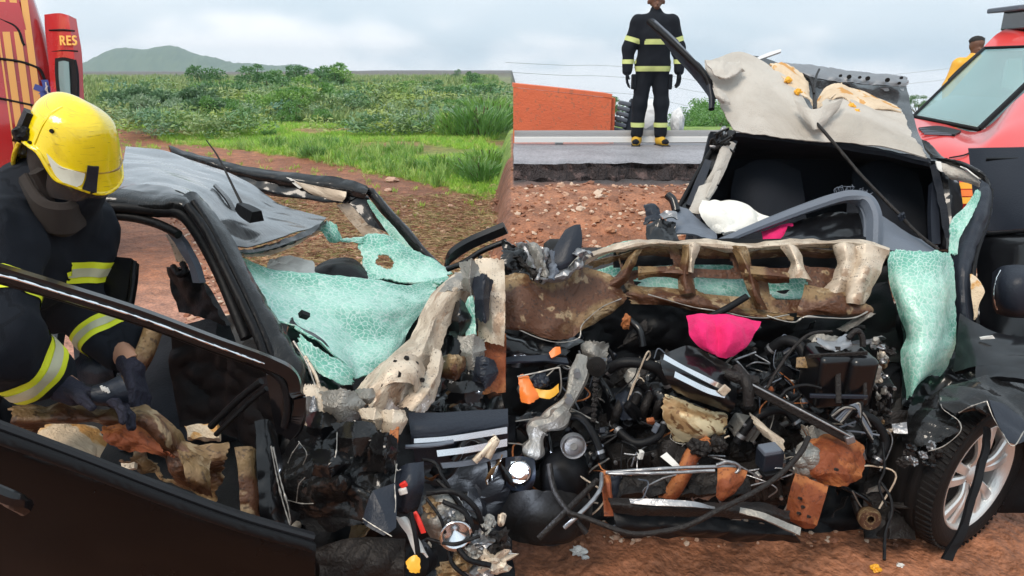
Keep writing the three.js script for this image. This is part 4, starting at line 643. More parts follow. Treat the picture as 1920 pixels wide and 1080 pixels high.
  S('far_pillar_trim', M.cream, [[632, 384, 3.42, 654, 380, 3.4, 668, 388, 3.4], [650, 406, 3.42, 680, 404, 3.38, 694, 412, 3.38], [680, 440, 3.4, 708, 436, 3.36, 722, 444, 3.36], [712, 472, 3.36, 740, 466, 3.32, 752, 474, 3.32]], { n: 12, m: 24, t: 0.01, amp: 0.003 });
  S('far_glass_strip', M.craze, [[686, 374, 3.31, 692, 372, 3.3], [704, 404, 3.3, 716, 402, 3.29], [718, 424, 3.29, 738, 424, 3.28], [734, 448, 3.28, 760, 450, 3.26], [752, 474, 3.26, 786, 480, 3.24]], { n: 8, m: 30, t: 0.005, amp: 0.004, jag: 0.05, f: 12 });
  // windscreen: sagging main sheet, and the torn flap on the far side
  const ws = S('windscreen', M.craze, [
    [432, 476, 2.36, 500, 502, 2.45, 570, 512, 2.52, 640, 516, 2.6, 700, 526, 2.68, 770, 532, 2.78, 850, 514, 3.0],
    [446, 505, 2.30, 512, 528, 2.40, 580, 540, 2.47, 645, 542, 2.54, 705, 548, 2.61, 765, 552, 2.72, 840, 532, 2.92],
    [466, 545, 2.22, 530, 562, 2.30, 590, 572, 2.38, 650, 574, 2.44, 705, 578, 2.50, 760, 575, 2.62, 820, 555, 2.80],
    [492, 585, 2.16, 545, 594, 2.24, 600, 600, 2.33, 650, 604, 2.40, 705, 608, 2.46, 750, 602, 2.56, 795, 580, 2.70],
    [520, 604, 2.11, 565, 620, 2.16, 610, 632, 2.24, 655, 640, 2.34, 705, 642, 2.40, 740, 630, 2.48, 775, 606, 2.62],
    [548, 612, 2.08, 590, 640, 2.08, 630, 662, 2.14, 662, 676, 2.22, 705, 672, 2.30, 736, 655, 2.40, 765, 625, 2.54],
    [560, 612, 2.09, 610, 652, 2.05, 648, 690, 2.09, 664, 714, 2.13, 690, 704, 2.20, 722, 690, 2.30, 745, 668, 2.44]], { n: 110, m: 80, t: 0.004, amp: 0.009, f: 4, jag: 0.02, crease: 0.6, fold: 0.007, ff: 3.5 });
  S('windscreen_flap', M.craze, [
    [690, 440, 3.1, 722, 440, 3.12, 760, 462, 3.14, 800, 480, 3.16, 850, 512, 3.16],
    [670, 456, 3.04, 715, 462, 3.06, 755, 478, 3.08, 795, 496, 3.10, 846, 520, 3.06],
    [678, 490, 2.98, 712, 492, 3.0, 750, 500, 3.02, 790, 512, 3.02, 836, 528, 2.96],
    [688, 526, 2.86, 715, 526, 2.9, 752, 528, 2.92, 790, 532, 2.90, 830, 536, 2.84]], { n: 60, m: 40, t: 0.006, amp: 0.012, f: 7, jag: 0.03, s: 3, hole: (u, v) => Math.hypot((u - 0.30) / 0.12, (v - 0.66) / 0.16) < 1, crease: 0.9 });
  S('windscreen_shred', M.craze, [[588, 424, 2.95, 610, 412, 2.97, 632, 420, 2.98], [606, 440, 2.95, 622, 432, 2.96, 636, 436, 2.98], [618, 454, 2.96, 634, 450, 2.97, 648, 452, 3.0], [650, 452, 3.0, 660, 448, 3.02, 672, 450, 3.04], [680, 460, 3.03, 684, 448, 3.05, 692, 444, 3.08]], { n: 20, m: 30, t: 0.006, amp: 0.01, f: 11, jag: 0.06, s: 8 });
  S('windscreen_fold', M.craze, [[560, 624, 2.05, 600, 650, 2.03, 640, 670, 2.05, 664, 700, 2.08], [556, 650, 2.02, 590, 680, 1.99, 630, 700, 2.0, 664, 716, 2.05], [575, 690, 2.0, 605, 705, 1.98, 640, 718, 1.99, 662, 722, 2.04]], { n: 50, m: 24, t: 0.004, amp: 0.006, f: 9, jag: 0.06, s: 5, fold: 0.016, ff: 9, crease: 0.4 });
  S('wiper_stub', M.rubber, [[562, 584, 2.17, 578, 590, 2.19], [564, 592, 2.16, 578, 597, 2.18]], { n: 4, m: 4, t: 0.02 });
  // dashboard, wheel and airbag behind the glass
  S('airbag', M.airbag, [[505, 492, 2.72, 545, 482, 2.8, 585, 490, 2.84], [500, 505, 2.66, 545, 498, 2.74, 590, 506, 2.78], [510, 520, 2.6, 550, 520, 2.66, 590, 522, 2.7]], { n: 20, m: 16, t: 0.02, amp: 0.02, f: 9 });
  S('dashboard', M.plastic, [[590, 505, 2.95, 620, 490, 3.0, 660, 488, 3.02, 690, 505, 3.05, 770, 520, 3.1], [592, 520, 2.8, 630, 505, 2.84, 665, 508, 2.88, 700, 522, 2.92, 770, 530, 2.98], [600, 560, 2.7, 640, 560, 2.74, 680, 560, 2.8, 720, 560, 2.86, 780, 560, 2.9]], { n: 30, m: 20, t: 0.02, amp: 0.008, f: 8 });
  S('seat', M.navyseat, [[250, 640, 2.6, 330, 620, 2.6, 420, 600, 2.6], [240, 720, 2.6, 330, 720, 2.5, 430, 700, 2.5], [230, 840, 2.6, 330, 840, 2.4, 430, 820, 2.4]], { n: 20, m: 20, t: 0.1, amp: 0.02, f: 5 });
  S('cabin_floor', M.carpet, [[-60, 700, 3.0, 200, 720, 3.0, 560, 700, 2.9], [-60, 860, 2.5, 200, 860, 2.5, 560, 860, 2.3], [-60, 1040, 2.05, 200, 1040, 2.05, 560, 1040, 2.0]], { n: 30, m: 24, t: 0.03, amp: 0.01 });
  S('far_door', M.gloss, [[200, 640, 3.4, 400, 600, 3.4, 560, 560, 3.35, 800, 520, 3.3], [200, 760, 3.35, 400, 730, 3.3, 560, 700, 3.3, 800, 640, 3.25], [200, 860, 3.3, 400, 840, 3.3, 560, 820, 3.3, 800, 760, 3.25]], { n: 30, m: 20, t: 0.05, amp: 0.02, f: 4 });
  S('footwell_panel', M.plastic, [[330, 610, 2.25, 420, 640, 2.15, 520, 700, 2.0], [330, 700, 2.3, 420, 720, 2.2, 520, 780, 2.06], [340, 800, 2.3, 430, 820, 2.2, 520, 880, 2.1]], { n: 24, m: 24, t: 0.02, amp: 0.03, f: 6 });
  S('seat_belt', M.grey, [[132, 560, 1.98, 140, 560, 1.98], [136, 620, 1.97, 145, 620, 1.97], [142, 700, 1.95, 152, 700, 1.95]], { n: 3, m: 16, t: 0.003 });
  Tb('steering_column', M.brown, [292, 604, 1.92, 272, 660, 1.9, 250, 700, 1.88, 236, 734, 1.87], 0.026, 16);
  S('knee_airbag', M.slate, [[146, 668, 1.98, 175, 662, 1.97, 205, 672, 1.96], [148, 695, 1.94, 180, 690, 1.92, 215, 690, 1.92], [152, 718, 1.94, 185, 716, 1.92, 218, 706, 1.93]], { n: 16, m: 14, t: 0.03, amp: 0.01 });
  S('seat_cloth', M.grey, [[248, 600, 2.0, 278, 600, 1.98], [240, 640, 1.99, 270, 640, 1.97], [236, 680, 1.99, 258, 680, 1.97]], { n: 8, m: 12, t: 0.02, amp: 0.012 });
  // sill and torn inner structure seen through the open door
  S('sill_panel', M.brown, [[15, 764, 1.72, 120, 762, 1.74, 220, 766, 1.75, 280, 758, 1.76, 330, 802, 1.77, 370, 828, 1.78, 440, 826, 1.8], [16, 790, 1.68, 120, 785, 1.7, 220, 790, 1.71, 275, 792, 1.72, 325, 842, 1.74, 370, 860, 1.75, 430, 862, 1.78], [18, 815, 1.72, 120, 800, 1.76, 215, 812, 1.76, 265, 820, 1.76, 320, 880, 1.76, 360, 895, 1.77, 420, 905, 1.8], [20, 850, 1.74, 120, 850, 1.78, 210, 860, 1.78, 270, 890, 1.78, 330, 905, 1.78, 370, 935, 1.78, 400, 960, 1.8]], { n: 70, m: 36, t: 0.005, amp: 0.022, f: 7, jag: 0.03, s: 2, hole: (u, v) => Math.hypot((u - 0.27) / 0.2, (v - 0.75) / 0.28) < 1 || Math.hypot((u - 0.62) / 0.09, (v - 0.8) / 0.16) < 1 });
  S('sill_bracket', M.rust, [[190, 800, 1.73, 240, 796, 1.74, 300, 812, 1.75], [195, 825, 1.70, 245, 822, 1.71, 310, 850, 1.72], [240, 850, 1.72, 270, 848, 1.72, 330, 860, 1.73]], { n: 30, m: 20, t: 0.006, amp: 0.014, f: 12, jag: 0.05 });
  S('sill_bracket', M.brown, [[330, 840, 1.70, 370, 850, 1.72, 398, 860, 1.74], [345, 880, 1.69, 375, 890, 1.7, 395, 895, 1.72], [360, 920, 1.70, 380, 930, 1.71, 400, 935, 1.73]], { n: 20, m: 18, t: 0.005, amp: 0.016, f: 10, jag: 0.05, s: 5 });
  S('seat_foam', M.foam, [[70, 808, 1.86, 100, 798, 1.88, 150, 798, 1.9, 180, 806, 1.9], [70, 826, 1.82, 110, 820, 1.82, 155, 822, 1.84, 198, 832, 1.86], [110, 850, 1.8, 130, 848, 1.8, 165, 852, 1.82, 184, 860, 1.84]], { n: 24, m: 18, t: 0.02, amp: 0.012, f: 10 });
  S('torn_foam', M.foam, [[350, 800, 1.9, 410, 796, 1.9], [352, 822, 1.88, 412, 824, 1.88]], { n: 12, m: 8, t: 0.02, amp: 0.012, f: 12 });
  S('torn_foam', M.cream, [[228, 870, 1.76, 256, 868, 1.76], [230, 882, 1.75, 256, 880, 1.75]], { n: 6, m: 6, t: 0.01, amp: 0.01, f: 12 });
  S('latch_post', M.brown, [[440, 840, 1.82, 462, 838, 1.83, 476, 842, 1.85], [446, 880, 1.80, 468, 880, 1.81, 480, 884, 1.84], [450, 930, 1.79, 470, 930, 1.8, 486, 935, 1.83], [452, 990, 1.78, 474, 990, 1.79, 492, 995, 1.82]], { n: 10, m: 30, t: 0.008, amp: 0.01, f: 10 });
  S('hinge_post', M.gloss, [[478, 790, 1.86, 500, 786, 1.87, 512, 800, 1.9], [482, 860, 1.84, 506, 860, 1.85, 520, 870, 1.88], [486, 940, 1.82, 512, 940, 1.83, 530, 950, 1.86], [492, 1010, 1.82, 520, 1010, 1.83, 546, 1016, 1.86]], { n: 10, m: 30, t: 0.02, amp: 0.012, f: 9 });
  Tb('torn_edge_glint', M.edge, [508, 836, 1.83, 518, 890, 1.82, 530, 940, 1.81, 544, 985, 1.80], 0.0030, 48, { size: u => 0.35 + 0.65 * Math.abs(noise(u * 9, 0.005)) * 1.6 });
  Tb('torn_edge_glint', M.edge, [512, 838, 1.83, 526, 900, 1.82, 540, 950, 1.81, 545, 982, 1.81], 0.0036, 48, { size: u => 0.35 + 0.65 * Math.abs(noise(u * 9, 0.006)) * 1.6 });
  // the open front door: window frame, belt, outer skin
  const fr = [-80, 486, 1.32, 0, 508, 1.36, 120, 544, 1.41, 260, 588, 1.48, 400, 640, 1.56, 500, 676, 1.63, 545, 700, 1.66, 558, 740, 1.68, 556, 790, 1.70, 540, 815, 1.72];
  const D = part(T, 'front_door', M.doorpaint, sheet([[-80, 776, 1.30, 0, 806, 1.33, 150, 862, 1.40, 300, 920, 1.48, 450, 974, 1.56, 585, 1014, 1.64], [-80, 830, 1.30, 0, 850, 1.33, 150, 905, 1.40, 300, 960, 1.48, 450, 1010, 1.56, 590, 1050, 1.64], [-80, 960, 1.37, 0, 980, 1.40, 150, 1020, 1.47, 300, 1070, 1.55, 450, 1110, 1.63, 590, 1140, 1.71], [-80, 1140, 1.50, 0, 1150, 1.53, 150, 1180, 1.60, 300, 1220, 1.68, 450, 1250, 1.74, 580, 1270, 1.80], [-80, 1280, 1.62, 0, 1290, 1.65, 150, 1310, 1.72, 300, 1330, 1.78, 450, 1340, 1.84, 570, 1340, 1.9]], { n: 60, m: 50, t: 0.03, amp: 0.004, f: 2.5, crease: 0.6 }), 'black front door swung open with its window gone');
  part(D, 'window_frame', M.gloss, sweep(fr, [[-0.011, -0.016], [-0.004, -0.018], [-0.003, -0.010], [0.003, -0.010], [0.005, -0.020], [0.013, -0.016], [0.013, 0.012], [-0.011, 0.012]], { seg: 90, up: V(0, 1, 0), crease: 0.4 }));
  part(D, 'frame_seal', M.rubber, tube([-80, 502, 1.33, 0, 524, 1.37, 120, 558, 1.42, 260, 602, 1.49, 400, 654, 1.57, 495, 690, 1.64, 530, 716, 1.66, 540, 760, 1.68, 534, 800, 1.70], 0.010, 70));
  part(D, 'frame_seal', M.chrome, tube([-80, 512, 1.32, 0, 516, 1.345, 120, 551, 1.395, 260, 595, 1.465, 400, 647, 1.545, 495, 682, 1.615], 0.0028, 60), 'bright trim line along the door window frame');
  part(D, 'belt_moulding', M.trimdark ??= phy({ color: rgb(0.012, 0.012, 0.014), roughness: 0.4, specularIntensity: 0.6 }), sweep([-80, 770, 1.285, 0, 800, 1.315, 150, 856, 1.385, 300, 914, 1.465, 450, 968, 1.545, 588, 1008, 1.625], [[-0.011, -0.010], [0, -0.012], [0.009, -0.008], [0.009, 0.002], [0.002, 0.007], [-0.011, 0.007]], { seg: 60 }));
  part(D, 'belt_seal', M.rubber, tube([-80, 795, 1.27, 0, 822, 1.30, 150, 876, 1.37, 300, 934, 1.45, 450, 987, 1.53, 586, 1026, 1.615], 0.012, 60));
  part(D, 'door_handle', M.gloss, sweep([at(-60, 900, 1.20), at(0, 926, 1.22), at(30, 940, 1.235), at(50, 952, 1.26)], rect(0.022, 0.03, 0.008), { seg: 14 }));
  part(D, 'mirror_sail', M.gloss, sheet([[500, 700, 1.70, 530, 712, 1.71, 545, 735, 1.72], [510, 760, 1.72, 530, 765, 1.72, 546, 780, 1.73], [520, 810, 1.74, 532, 815, 1.74, 540, 822, 1.74]], { n: 10, m: 12, t: 0.012 }));
  part(D, 'glass_run', M.rubber, [tube([395, 800, 1.78, 425, 770, 1.76, 455, 742, 1.74, 490, 715, 1.72], 0.009, 16)]);
  part(D, 'glass_run', M.rubber, [tube([405, 815, 1.78, 435, 785, 1.76, 470, 752, 1.74, 500, 728, 1.72], 0.007, 16)]);
  // scuttle, strut tower and crumpled wing
  S('scuttle', M.gloss, [[545, 600, 2.2, 590, 640, 2.16, 640, 690, 2.14, 660, 730, 2.14], [535, 630, 2.1, 575, 680, 2.06, 620, 730, 2.04, 650, 760, 2.04], [540, 690, 2.02, 575, 740, 2.0, 620, 770, 1.98, 650, 790, 1.98]], { n: 30, m: 24, t: 0.01, amp: 0.025, f: 8 });
  Tb('torn_edge_glint', M.edge, [550, 640, 2.02, 575, 680, 1.99, 590, 720, 1.97, 604, 752, 1.96], 0.004, 24, { size: u => 0.4 + Math.abs(noise(u * 9, 2)) * 1.6 });
  Tb('torn_edge_glint', M.cream, [572, 668, 2.0, 590, 700, 1.98, 602, 735, 1.96], 0.005, 12);
  S('wing_inner', M.cream, [[566, 722, 1.96, 590, 720, 1.97, 612, 730, 1.98], [566, 752, 1.93, 595, 748, 1.92, 630, 752, 1.94], [568, 790, 1.93, 600, 785, 1.9, 650, 772, 1.93], [585, 812, 1.92, 610, 805, 1.9, 640, 795, 1.92]], { n: 50, m: 40, t: 0.003, amp: 0.002, f: 9, jag: 0.06, fold: 0.013, ff: 8, crease: 0.25, s: 6, lin: true });
  S('strut_tower', M.cream, [
    [886, 492, 2.62, 898, 496, 2.58, 910, 512, 2.6], [848, 518, 2.52, 872, 530, 2.46, 890, 548, 2.5], [812, 552, 2.42, 842, 560, 2.36, 866, 580, 2.42], [786, 590, 2.32, 812, 600, 2.25, 834, 615, 2.32], [766, 632, 2.24, 800, 640, 2.16, 828, 648, 2.24], [738, 660, 2.16, 790, 664, 2.08, 826, 668, 2.18], [700, 700, 2.08, 755, 700, 2.0, 806, 705, 2.1], [665, 735, 2.02, 715, 735, 1.94, 770, 752, 2.02], [645, 758, 2.0, 690, 768, 1.92, 745, 790, 2.0]], { n: 60, m: 140, t: 0.003, amp: 0.002, f: 9, jag: 0.03, crease: 0.25, fold: 0.014, ff: 7, s: 2, lin: true });
  S('strut_tower_cup', M.cream, [[700, 712, 1.99, 740, 668, 2.03, 780, 664, 2.05, 800, 690, 2.06], [690, 730, 1.95, 735, 692, 1.97, 775, 690, 1.99, 795, 712, 2.02], [690, 745, 1.95, 735, 720, 1.95, 770, 720, 1.97, 780, 740, 2.0]], { n: 50, m: 30, t: 0.003, amp: 0.003, f: 7, crease: 0.4, fold: 0.006, ff: 11, s: 3, jag: 0.03 });
  for (const [x, y, r, d] of [[762, 672, 0.009, 2.0], [741, 678, 0.006, 1.99], [780, 682, 0.008, 2.01], [745, 702, 0.014, 1.965], [792, 712, 0.007, 2.0], [716, 722, 0.006, 1.95]]) Tb('bolt_hole', M.iron, [x - 2, y, d, x + 2, y + 1, d + 0.005], r, 2);
  S('tower_flange', M.cream, [[812, 650, 2.12, 828, 655, 2.13, 834, 672, 2.16], [800, 690, 2.06, 822, 700, 2.06, 830, 715, 2.1], [770, 730, 2.02, 800, 740, 2.0, 814, 748, 2.06], [745, 765, 2.0, 770, 772, 1.98, 790, 778, 2.02]], { n: 30, m: 50, t: 0.003, amp: 0.002, f: 9, fold: 0.010, ff: 8, crease: 0.25, lin: true, jag: 0.05 });
  S('wing_lining', M.gloss, [[820, 540, 2.6, 860, 530, 2.6, 892, 540, 2.6], [815, 590, 2.5, 850, 590, 2.5, 880, 600, 2.5], [825, 650, 2.45, 850, 650, 2.45, 880, 670, 2.45], [830, 720, 2.4, 860, 730, 2.4, 930, 740, 2.4], [800, 780, 2.3, 860, 780, 2.3, 950, 780, 2.3]], { n: 24, m: 34, t: 0.01, amp: 0.05, f: 6 });
  S('bonnet_hinge', M.alu, [[852, 512, 2.5, 880, 500, 2.48, 898, 498, 2.48], [845, 528, 2.44, 872, 520, 2.42, 892, 512, 2.44], [818, 552, 2.4, 850, 548, 2.38, 872, 540, 2.4]], { n: 40, m: 30, t: 0.003, amp: 0.004, f: 14, jag: 0.05, fold: 0.016, ff: 15, crease: 0.3 });
  S('wing_glass', M.craze, [[874, 560, 2.38, 890, 545, 2.38], [872, 610, 2.36, 892, 600, 2.36], [874, 650, 2.34, 896, 645, 2.34], [866, 690, 2.33, 906, 700, 2.33]], { n: 10, m: 30, t: 0.006, amp: 0.014, f: 9, jag: 0.07 });
  S('bonnet_panel', M.cream, [[890, 486, 2.5, 920, 484, 2.5, 946, 486, 2.5], [892, 540, 2.44, 920, 540, 2.42, 948, 545, 2.42], [894, 600, 2.42, 922, 605, 2.4, 948, 610, 2.4], [896, 640, 2.42, 924, 645, 2.4, 946, 650, 2.4]], { n: 40, m: 70, t: 0.003, amp: 0.008, f: 5, jag: 0.02, fold: 0.012, ff: 7, crease: 0.25, lin: true });
  S('bonnet_panel', M.rust, [[894, 620, 2.46, 948, 625, 2.44], [898, 690, 2.42, 948, 690, 2.42], [905, 740, 2.4, 948, 735, 2.4]], { n: 12, m: 16, t: 0.006, amp: 0.03, f: 7 });
  S('torn_bracket', M.brown, [[836, 735, 2.3, 870, 725, 2.28, 900, 722, 2.3], [840, 765, 2.28, 875, 750, 2.25, 908, 745, 2.28]], { n: 14, m: 10, t: 0.005, amp: 0.012, f: 12, jag: 0.06 });
  Tb('stay_rod', M.steel, [818, 680, 2.28, 850, 720, 2.28, 885, 760, 2.26], 0.006, 8);
  // crumpled wing sheets
  S('wing', M.paint, [[552, 800, 1.90, 600, 795, 1.86, 650, 790, 1.88, 700, 790, 1.9, 730, 800, 1.92], [545, 850, 1.86, 590, 850, 1.78, 640, 845, 1.84, 690, 840, 1.80, 738, 835, 1.88], [535, 900, 1.86, 585, 905, 1.82, 640, 900, 1.74, 690, 890, 1.82, 742, 880, 1.84], [550, 950, 1.86, 600, 955, 1.8, 650, 945, 1.80, 700, 935, 1.74, 744, 925, 1.80], [580, 1000, 1.84, 630, 1000, 1.8, 680, 985, 1.76, 715, 990, 1.74, 740, 1010, 1.78]], { n: 110, m: 90, t: 0.003, amp: 0.010, f: 7, jag: 0.03, crease: 0.3, lin: true, fold: 0.03, ff: 7, s: 1 });
  S('wing_flap', M.slate, [[676, 975, 1.70, 700, 920, 1.72, 742, 905, 1.74], [685, 985, 1.68, 715, 955, 1.70, 742, 950, 1.72], [720, 1005, 1.67, 732, 998, 1.68, 742, 990, 1.69]], { n: 24, m: 18, t: 0.003, amp: 0.003, f: 7, lin: true, fold: 0.012, ff: 8, crease: 0.3 });
  for (const l of [[560, 828, 1.82, 575, 850, 1.79, 568, 872, 1.80], [618, 882, 1.74, 630, 850, 1.75, 632, 810, 1.80], [600, 862, 1.77, 612, 880, 1.75, 620, 886, 1.74], [540, 868, 1.84, 548, 850, 1.83, 562, 830, 1.83], [556, 940, 1.82, 560, 910, 1.8, 572, 895, 1.79], [540, 938, 1.84, 565, 944, 1.81, 588, 944, 1.80], [744, 870, 1.78, 740, 905, 1.74, 742, 945, 1.71, 738, 975, 1.70], [680, 972, 1.69, 700, 985, 1.68, 735, 1006, 1.66], [735, 846, 1.82, 744, 880, 1.78, 752, 880, 1.78], [692, 826, 1.80, 710, 822, 1.79, 714, 806, 1.80]]) Tb('torn_edge_glint', M.edge, l, 0.0021, 20, { size: u => 0.35 + 0.65 * Math.abs(noise(u * 9, 0.0035)) * 1.6 });  // bright tubes: torn metal edges, and glints put along the creases
  for (const [x, y, w, h, d, m, k] of [[640, 760, 70, 50, 1.93, M.alu, 1], [700, 785, 60, 40, 1.9, M.cream, 2], [600, 800, 60, 50, 1.88, M.gloss, 3], [660, 820, 80, 60, 1.82, M.paint, 4], [720, 850, 50, 70, 1.80, M.paint, 5], [620, 870, 70, 50, 1.78, M.gloss, 6], [585, 770, 40, 50, 1.92, M.steel, 7], [880, 520, 40, 60, 2.40, M.alu, 8], [905, 560, 36, 80, 2.38, M.slate, 9], [860, 600, 40, 70, 2.36, M.gloss, 10], [885, 660, 50, 60, 2.32, M.alu, 11], [850, 690, 40, 40, 2.28, M.brown, 12], [905, 700, 40, 50, 2.3, M.slate, 13], [870, 735, 70, 40, 2.24, M.gloss, 14], [735, 790, 40, 40, 1.9, M.cream, 15], [690, 745, 50, 30, 1.96, M.alu, 16]])
    S('torn_panel', m, [[x - w * 0.6, y - h * 0.5, d + 0.02, x + w * 0.1, y - h * 0.6, d - 0.02, x + w * 0.5, y - h * 0.4, d + 0.03], [x - w * 0.4, y, d - 0.02, x, y + 3, d - 0.05, x + w * 0.6, y - 4, d], [x - w * 0.5, y + h * 0.4, d + 0.01, x + 4, y + h * 0.6, d - 0.03, x + w * 0.4, y + h * 0.5, d + 0.02]], { n: 30, m: 26, t: 0.003, amp: 0.004, fold: 0.015, ff: 9, s: k * 1.7, jag: 0.06, crease: 0.2, lin: true });
  // engine-bay clutter and lamp
  const under = S('lower_shield', M.iron, [[590, 1030, 1.86, 660, 1010, 1.86, 760, 1010, 1.86], [600, 1070, 1.84, 660, 1060, 1.84, 760, 1060, 1.84], [600, 1130, 1.84, 660, 1130, 1.84, 760, 1130, 1.84]], { n: 24, m: 16, t: 0.01, amp: 0.03, f: 7 });
  S('engine_shroud', M.plastic, [[520, 820, 2.1, 700, 800, 2.1, 960, 780, 2.5], [520, 950, 2.05, 700, 930, 2.0, 960, 930, 2.4], [520, 1120, 2.0, 700, 1120, 1.96, 960, 1120, 2.2]], { n: 40, m: 40, t: 0.03, amp: 0.05, f: 5 });
  const gr = S('grille_beam', M.slate, [[765, 776, 1.98, 830, 776, 2.0, 890, 772, 2.04, 952, 768, 2.08], [768, 800, 1.93, 830, 800, 1.95, 890, 796, 1.99, 952, 790, 2.03], [772, 826, 1.93, 830, 822, 1.95, 890, 814, 1.99, 952, 806, 2.03], [780, 870, 1.96, 830, 866, 1.98, 890, 850, 2.02, 952, 832, 2.06]], { n: 30, m: 20, t: 0.01, amp: 0.003 }, 'black grille beam with two bright strips');
  part(gr, 'bright_strip', M.chrome, sheet([[776, 822, 1.915, 850, 816, 1.945, 950, 800, 2.005], [776, 831, 1.915, 850, 827, 1.945, 950, 812, 2.005]], { n: 24, m: 4, t: 0.008 }));
  part(gr, 'bright_strip', M.chrome, sheet([[818, 844, 1.925, 880, 836, 1.955, 950, 822, 1.995], [820, 856, 1.925, 880, 848, 1.955, 950, 836, 1.995]], { n: 24, m: 4, t: 0.008 }));
  part(gr, 'grille_bar', M.grey, tube([760, 838, 1.90, 820, 834, 1.92, 850, 828, 1.94], 0.006, 8));
  part(gr, 'grille_bar', M.grey, sheet([[826, 868, 1.94, 880, 862, 1.97, 950, 845, 2.0], [830, 878, 1.94, 880, 872, 1.97, 950, 856, 2.0]], { n: 12, m: 3, t: 0.01 }));
  S('torn_bracket', M.rust, [[732, 802, 1.86, 748, 800, 1.86], [730, 825, 1.84, 746, 825, 1.84], [734, 845, 1.84, 744, 848, 1.84]], { n: 8, m: 12, t: 0.006, amp: 0.01, f: 12 });
  const lamp = S('head_lamp', M.slate, [[748, 880, 1.82, 770, 874, 1.80, 788, 870, 1.82], [746, 915, 1.79, 768, 912, 1.76, 790, 905, 1.79], [745, 945, 1.80, 765, 948, 1.78, 786, 938, 1.80], [748, 960, 1.82, 765, 960, 1.81, 780, 955, 1.82]], { n: 18, m: 20, t: 0.012, amp: 0.008, f: 10 });
  part(lamp, 'lamp_chip', M.red, box(at(757, 909, 1.755), 0.02, 0.016, 0.01, 0.004, [0, 0, 0.6]));
  part(lamp, 'lamp_chip', M.white, box(at(756, 921, 1.755), 0.024, 0.018, 0.01, 0.004, [0, 0, 0.3]));
  S('reflector', M.red, [[774, 962, 1.76, 781, 958, 1.76], [782, 980, 1.75, 790, 975, 1.75], [790, 1000, 1.75, 799, 998, 1.75]], { n: 4, m: 10, t: 0.006 });
  S('wheel_arch_liner', M.white, [[744, 968, 1.78, 756, 972, 1.77, 768, 985, 1.78], [762, 1000, 1.76, 775, 1000, 1.75, 786, 1010, 1.76], [778, 1040, 1.75, 790, 1036, 1.74, 800, 1046, 1.75]], { n: 10, m: 24, t: 0.005, amp: 0.008, f: 10 });
  S('amber_tag', M.amber, [[762, 1052, 1.72, 778, 1040, 1.72, 788, 1046, 1.72], [764, 1064, 1.71, 778, 1060, 1.71, 788, 1066, 1.71], [768, 1070, 1.71, 780, 1074, 1.71, 788, 1072, 1.71]], { n: 10, m: 8, t: 0.008, amp: 0.006, f: 20, jag: 0.08 });
  S('lamp_housing', M.alu, [[795, 930, 1.86, 820, 925, 1.84, 860, 930, 1.86], [792, 965, 1.82, 825, 960, 1.78, 870, 965, 1.80], [800, 1000, 1.82, 830, 1000, 1.80, 872, 1000, 1.82], [820, 1020, 1.84, 845, 1022, 1.83, 880, 1018, 1.84]], { n: 30, m: 26, t: 0.008, amp: 0.02, f: 12 });
  part(T, 'lamp_bowl', M.chrome, lathe(at(852, 990, 1.79), V(0.2, 0.1, 1), [[0.004, 0], [0.02, 0.004], [0.036, 0.02], [0.042, 0.04], [0.034, 0.036], [0.0, 0.01]], 24));
  for (const l of [[792, 862, 1.86, 815, 868, 1.84, 830, 895, 1.82, 850, 925, 1.82], [800, 925, 1.79, 850, 922, 1.78, 890, 950, 1.78, 906, 990, 1.80], [800, 935, 1.78, 825, 970, 1.75, 835, 1000, 1.75], [830, 940, 1.78, 870, 960, 1.77, 885, 990, 1.77, 870, 1010, 1.78], [770, 960, 1.74, 780, 1010, 1.73, 786, 1060, 1.73], [800, 1010, 1.76, 850, 1020, 1.75, 900, 1005, 1.76], [860, 1030, 1.76, 880, 1050, 1.75, 920, 1060, 1.76], [840, 1030, 1.77, 850, 1060, 1.76, 880, 1085, 1.76], [820, 900, 1.83, 850, 930, 1.81, 880, 970, 1.80], [905, 990, 1.78, 918, 1000, 1.78, 930, 998, 1.78]]) Tb('cable', M.rubber, l, rr(0.004, 0.008), 18);
  for (const [x, y, w, h, m] of [[905, 1010, 0.05, 0.03, M.steel], [915, 985, 0.03, 0.03, M.alu], [890, 1030, 0.06, 0.05, M.alu], [925, 1050, 0.08, 0.06, M.cream], [900, 1065, 0.06, 0.05, M.steel], [870, 1050, 0.05, 0.04, M.brown], [935, 1015, 0.05, 0.05, M.iron], [812, 950, 0.04, 0.03, M.brown], [840, 960, 0.03, 0.03, M.steel], [850, 1075, 0.07, 0.05, M.brown]]) part(T, 'bracket', m, lump(at(x, y, 1.80), w * 0.6, h * 0.6, 0.03, 0.4, 2.2, 3, x));
  for (let i = 0; i < 26; i++) { const x = rr(560, 945), y = rr(790, 1080), d = rr(1.9, 2.05) + (x > 760 ? 0.05 : 0); const a = at(x, y, d), b = V(rr(-0.08, 0.08), rr(-0.06, 0.06), rr(-0.04, 0.06)), c = V(rr(-0.05, 0.05), rr(-0.08, 0.04), rr(-0.04, 0.04)); part(T, pick(['bracket', 'torn_panel', 'pipe']), pick([M.iron, M.gloss, M.gloss, M.brown, M.cream, M.plastic]), rnd() < 0.5 ? tube([a, a.clone().add(b), a.clone().add(b).add(c)], rr(0.006, 0.016), 10) : sheet([[a, a.clone().add(b)], [a.clone().add(c), a.clone().add(b).add(c).add(V(0.01, 0.02, 0.03))]], { n: 10, m: 10, t: 0.004, amp: 0.014, f: 14 })); }
  // front wheel behind the wreckage and rear body, mostly out of sight
  part(T, 'underbody', M.iron, box(V(-0.75, 0.36, -2.75), 1.1, 0.22, 1.1, 0.05));
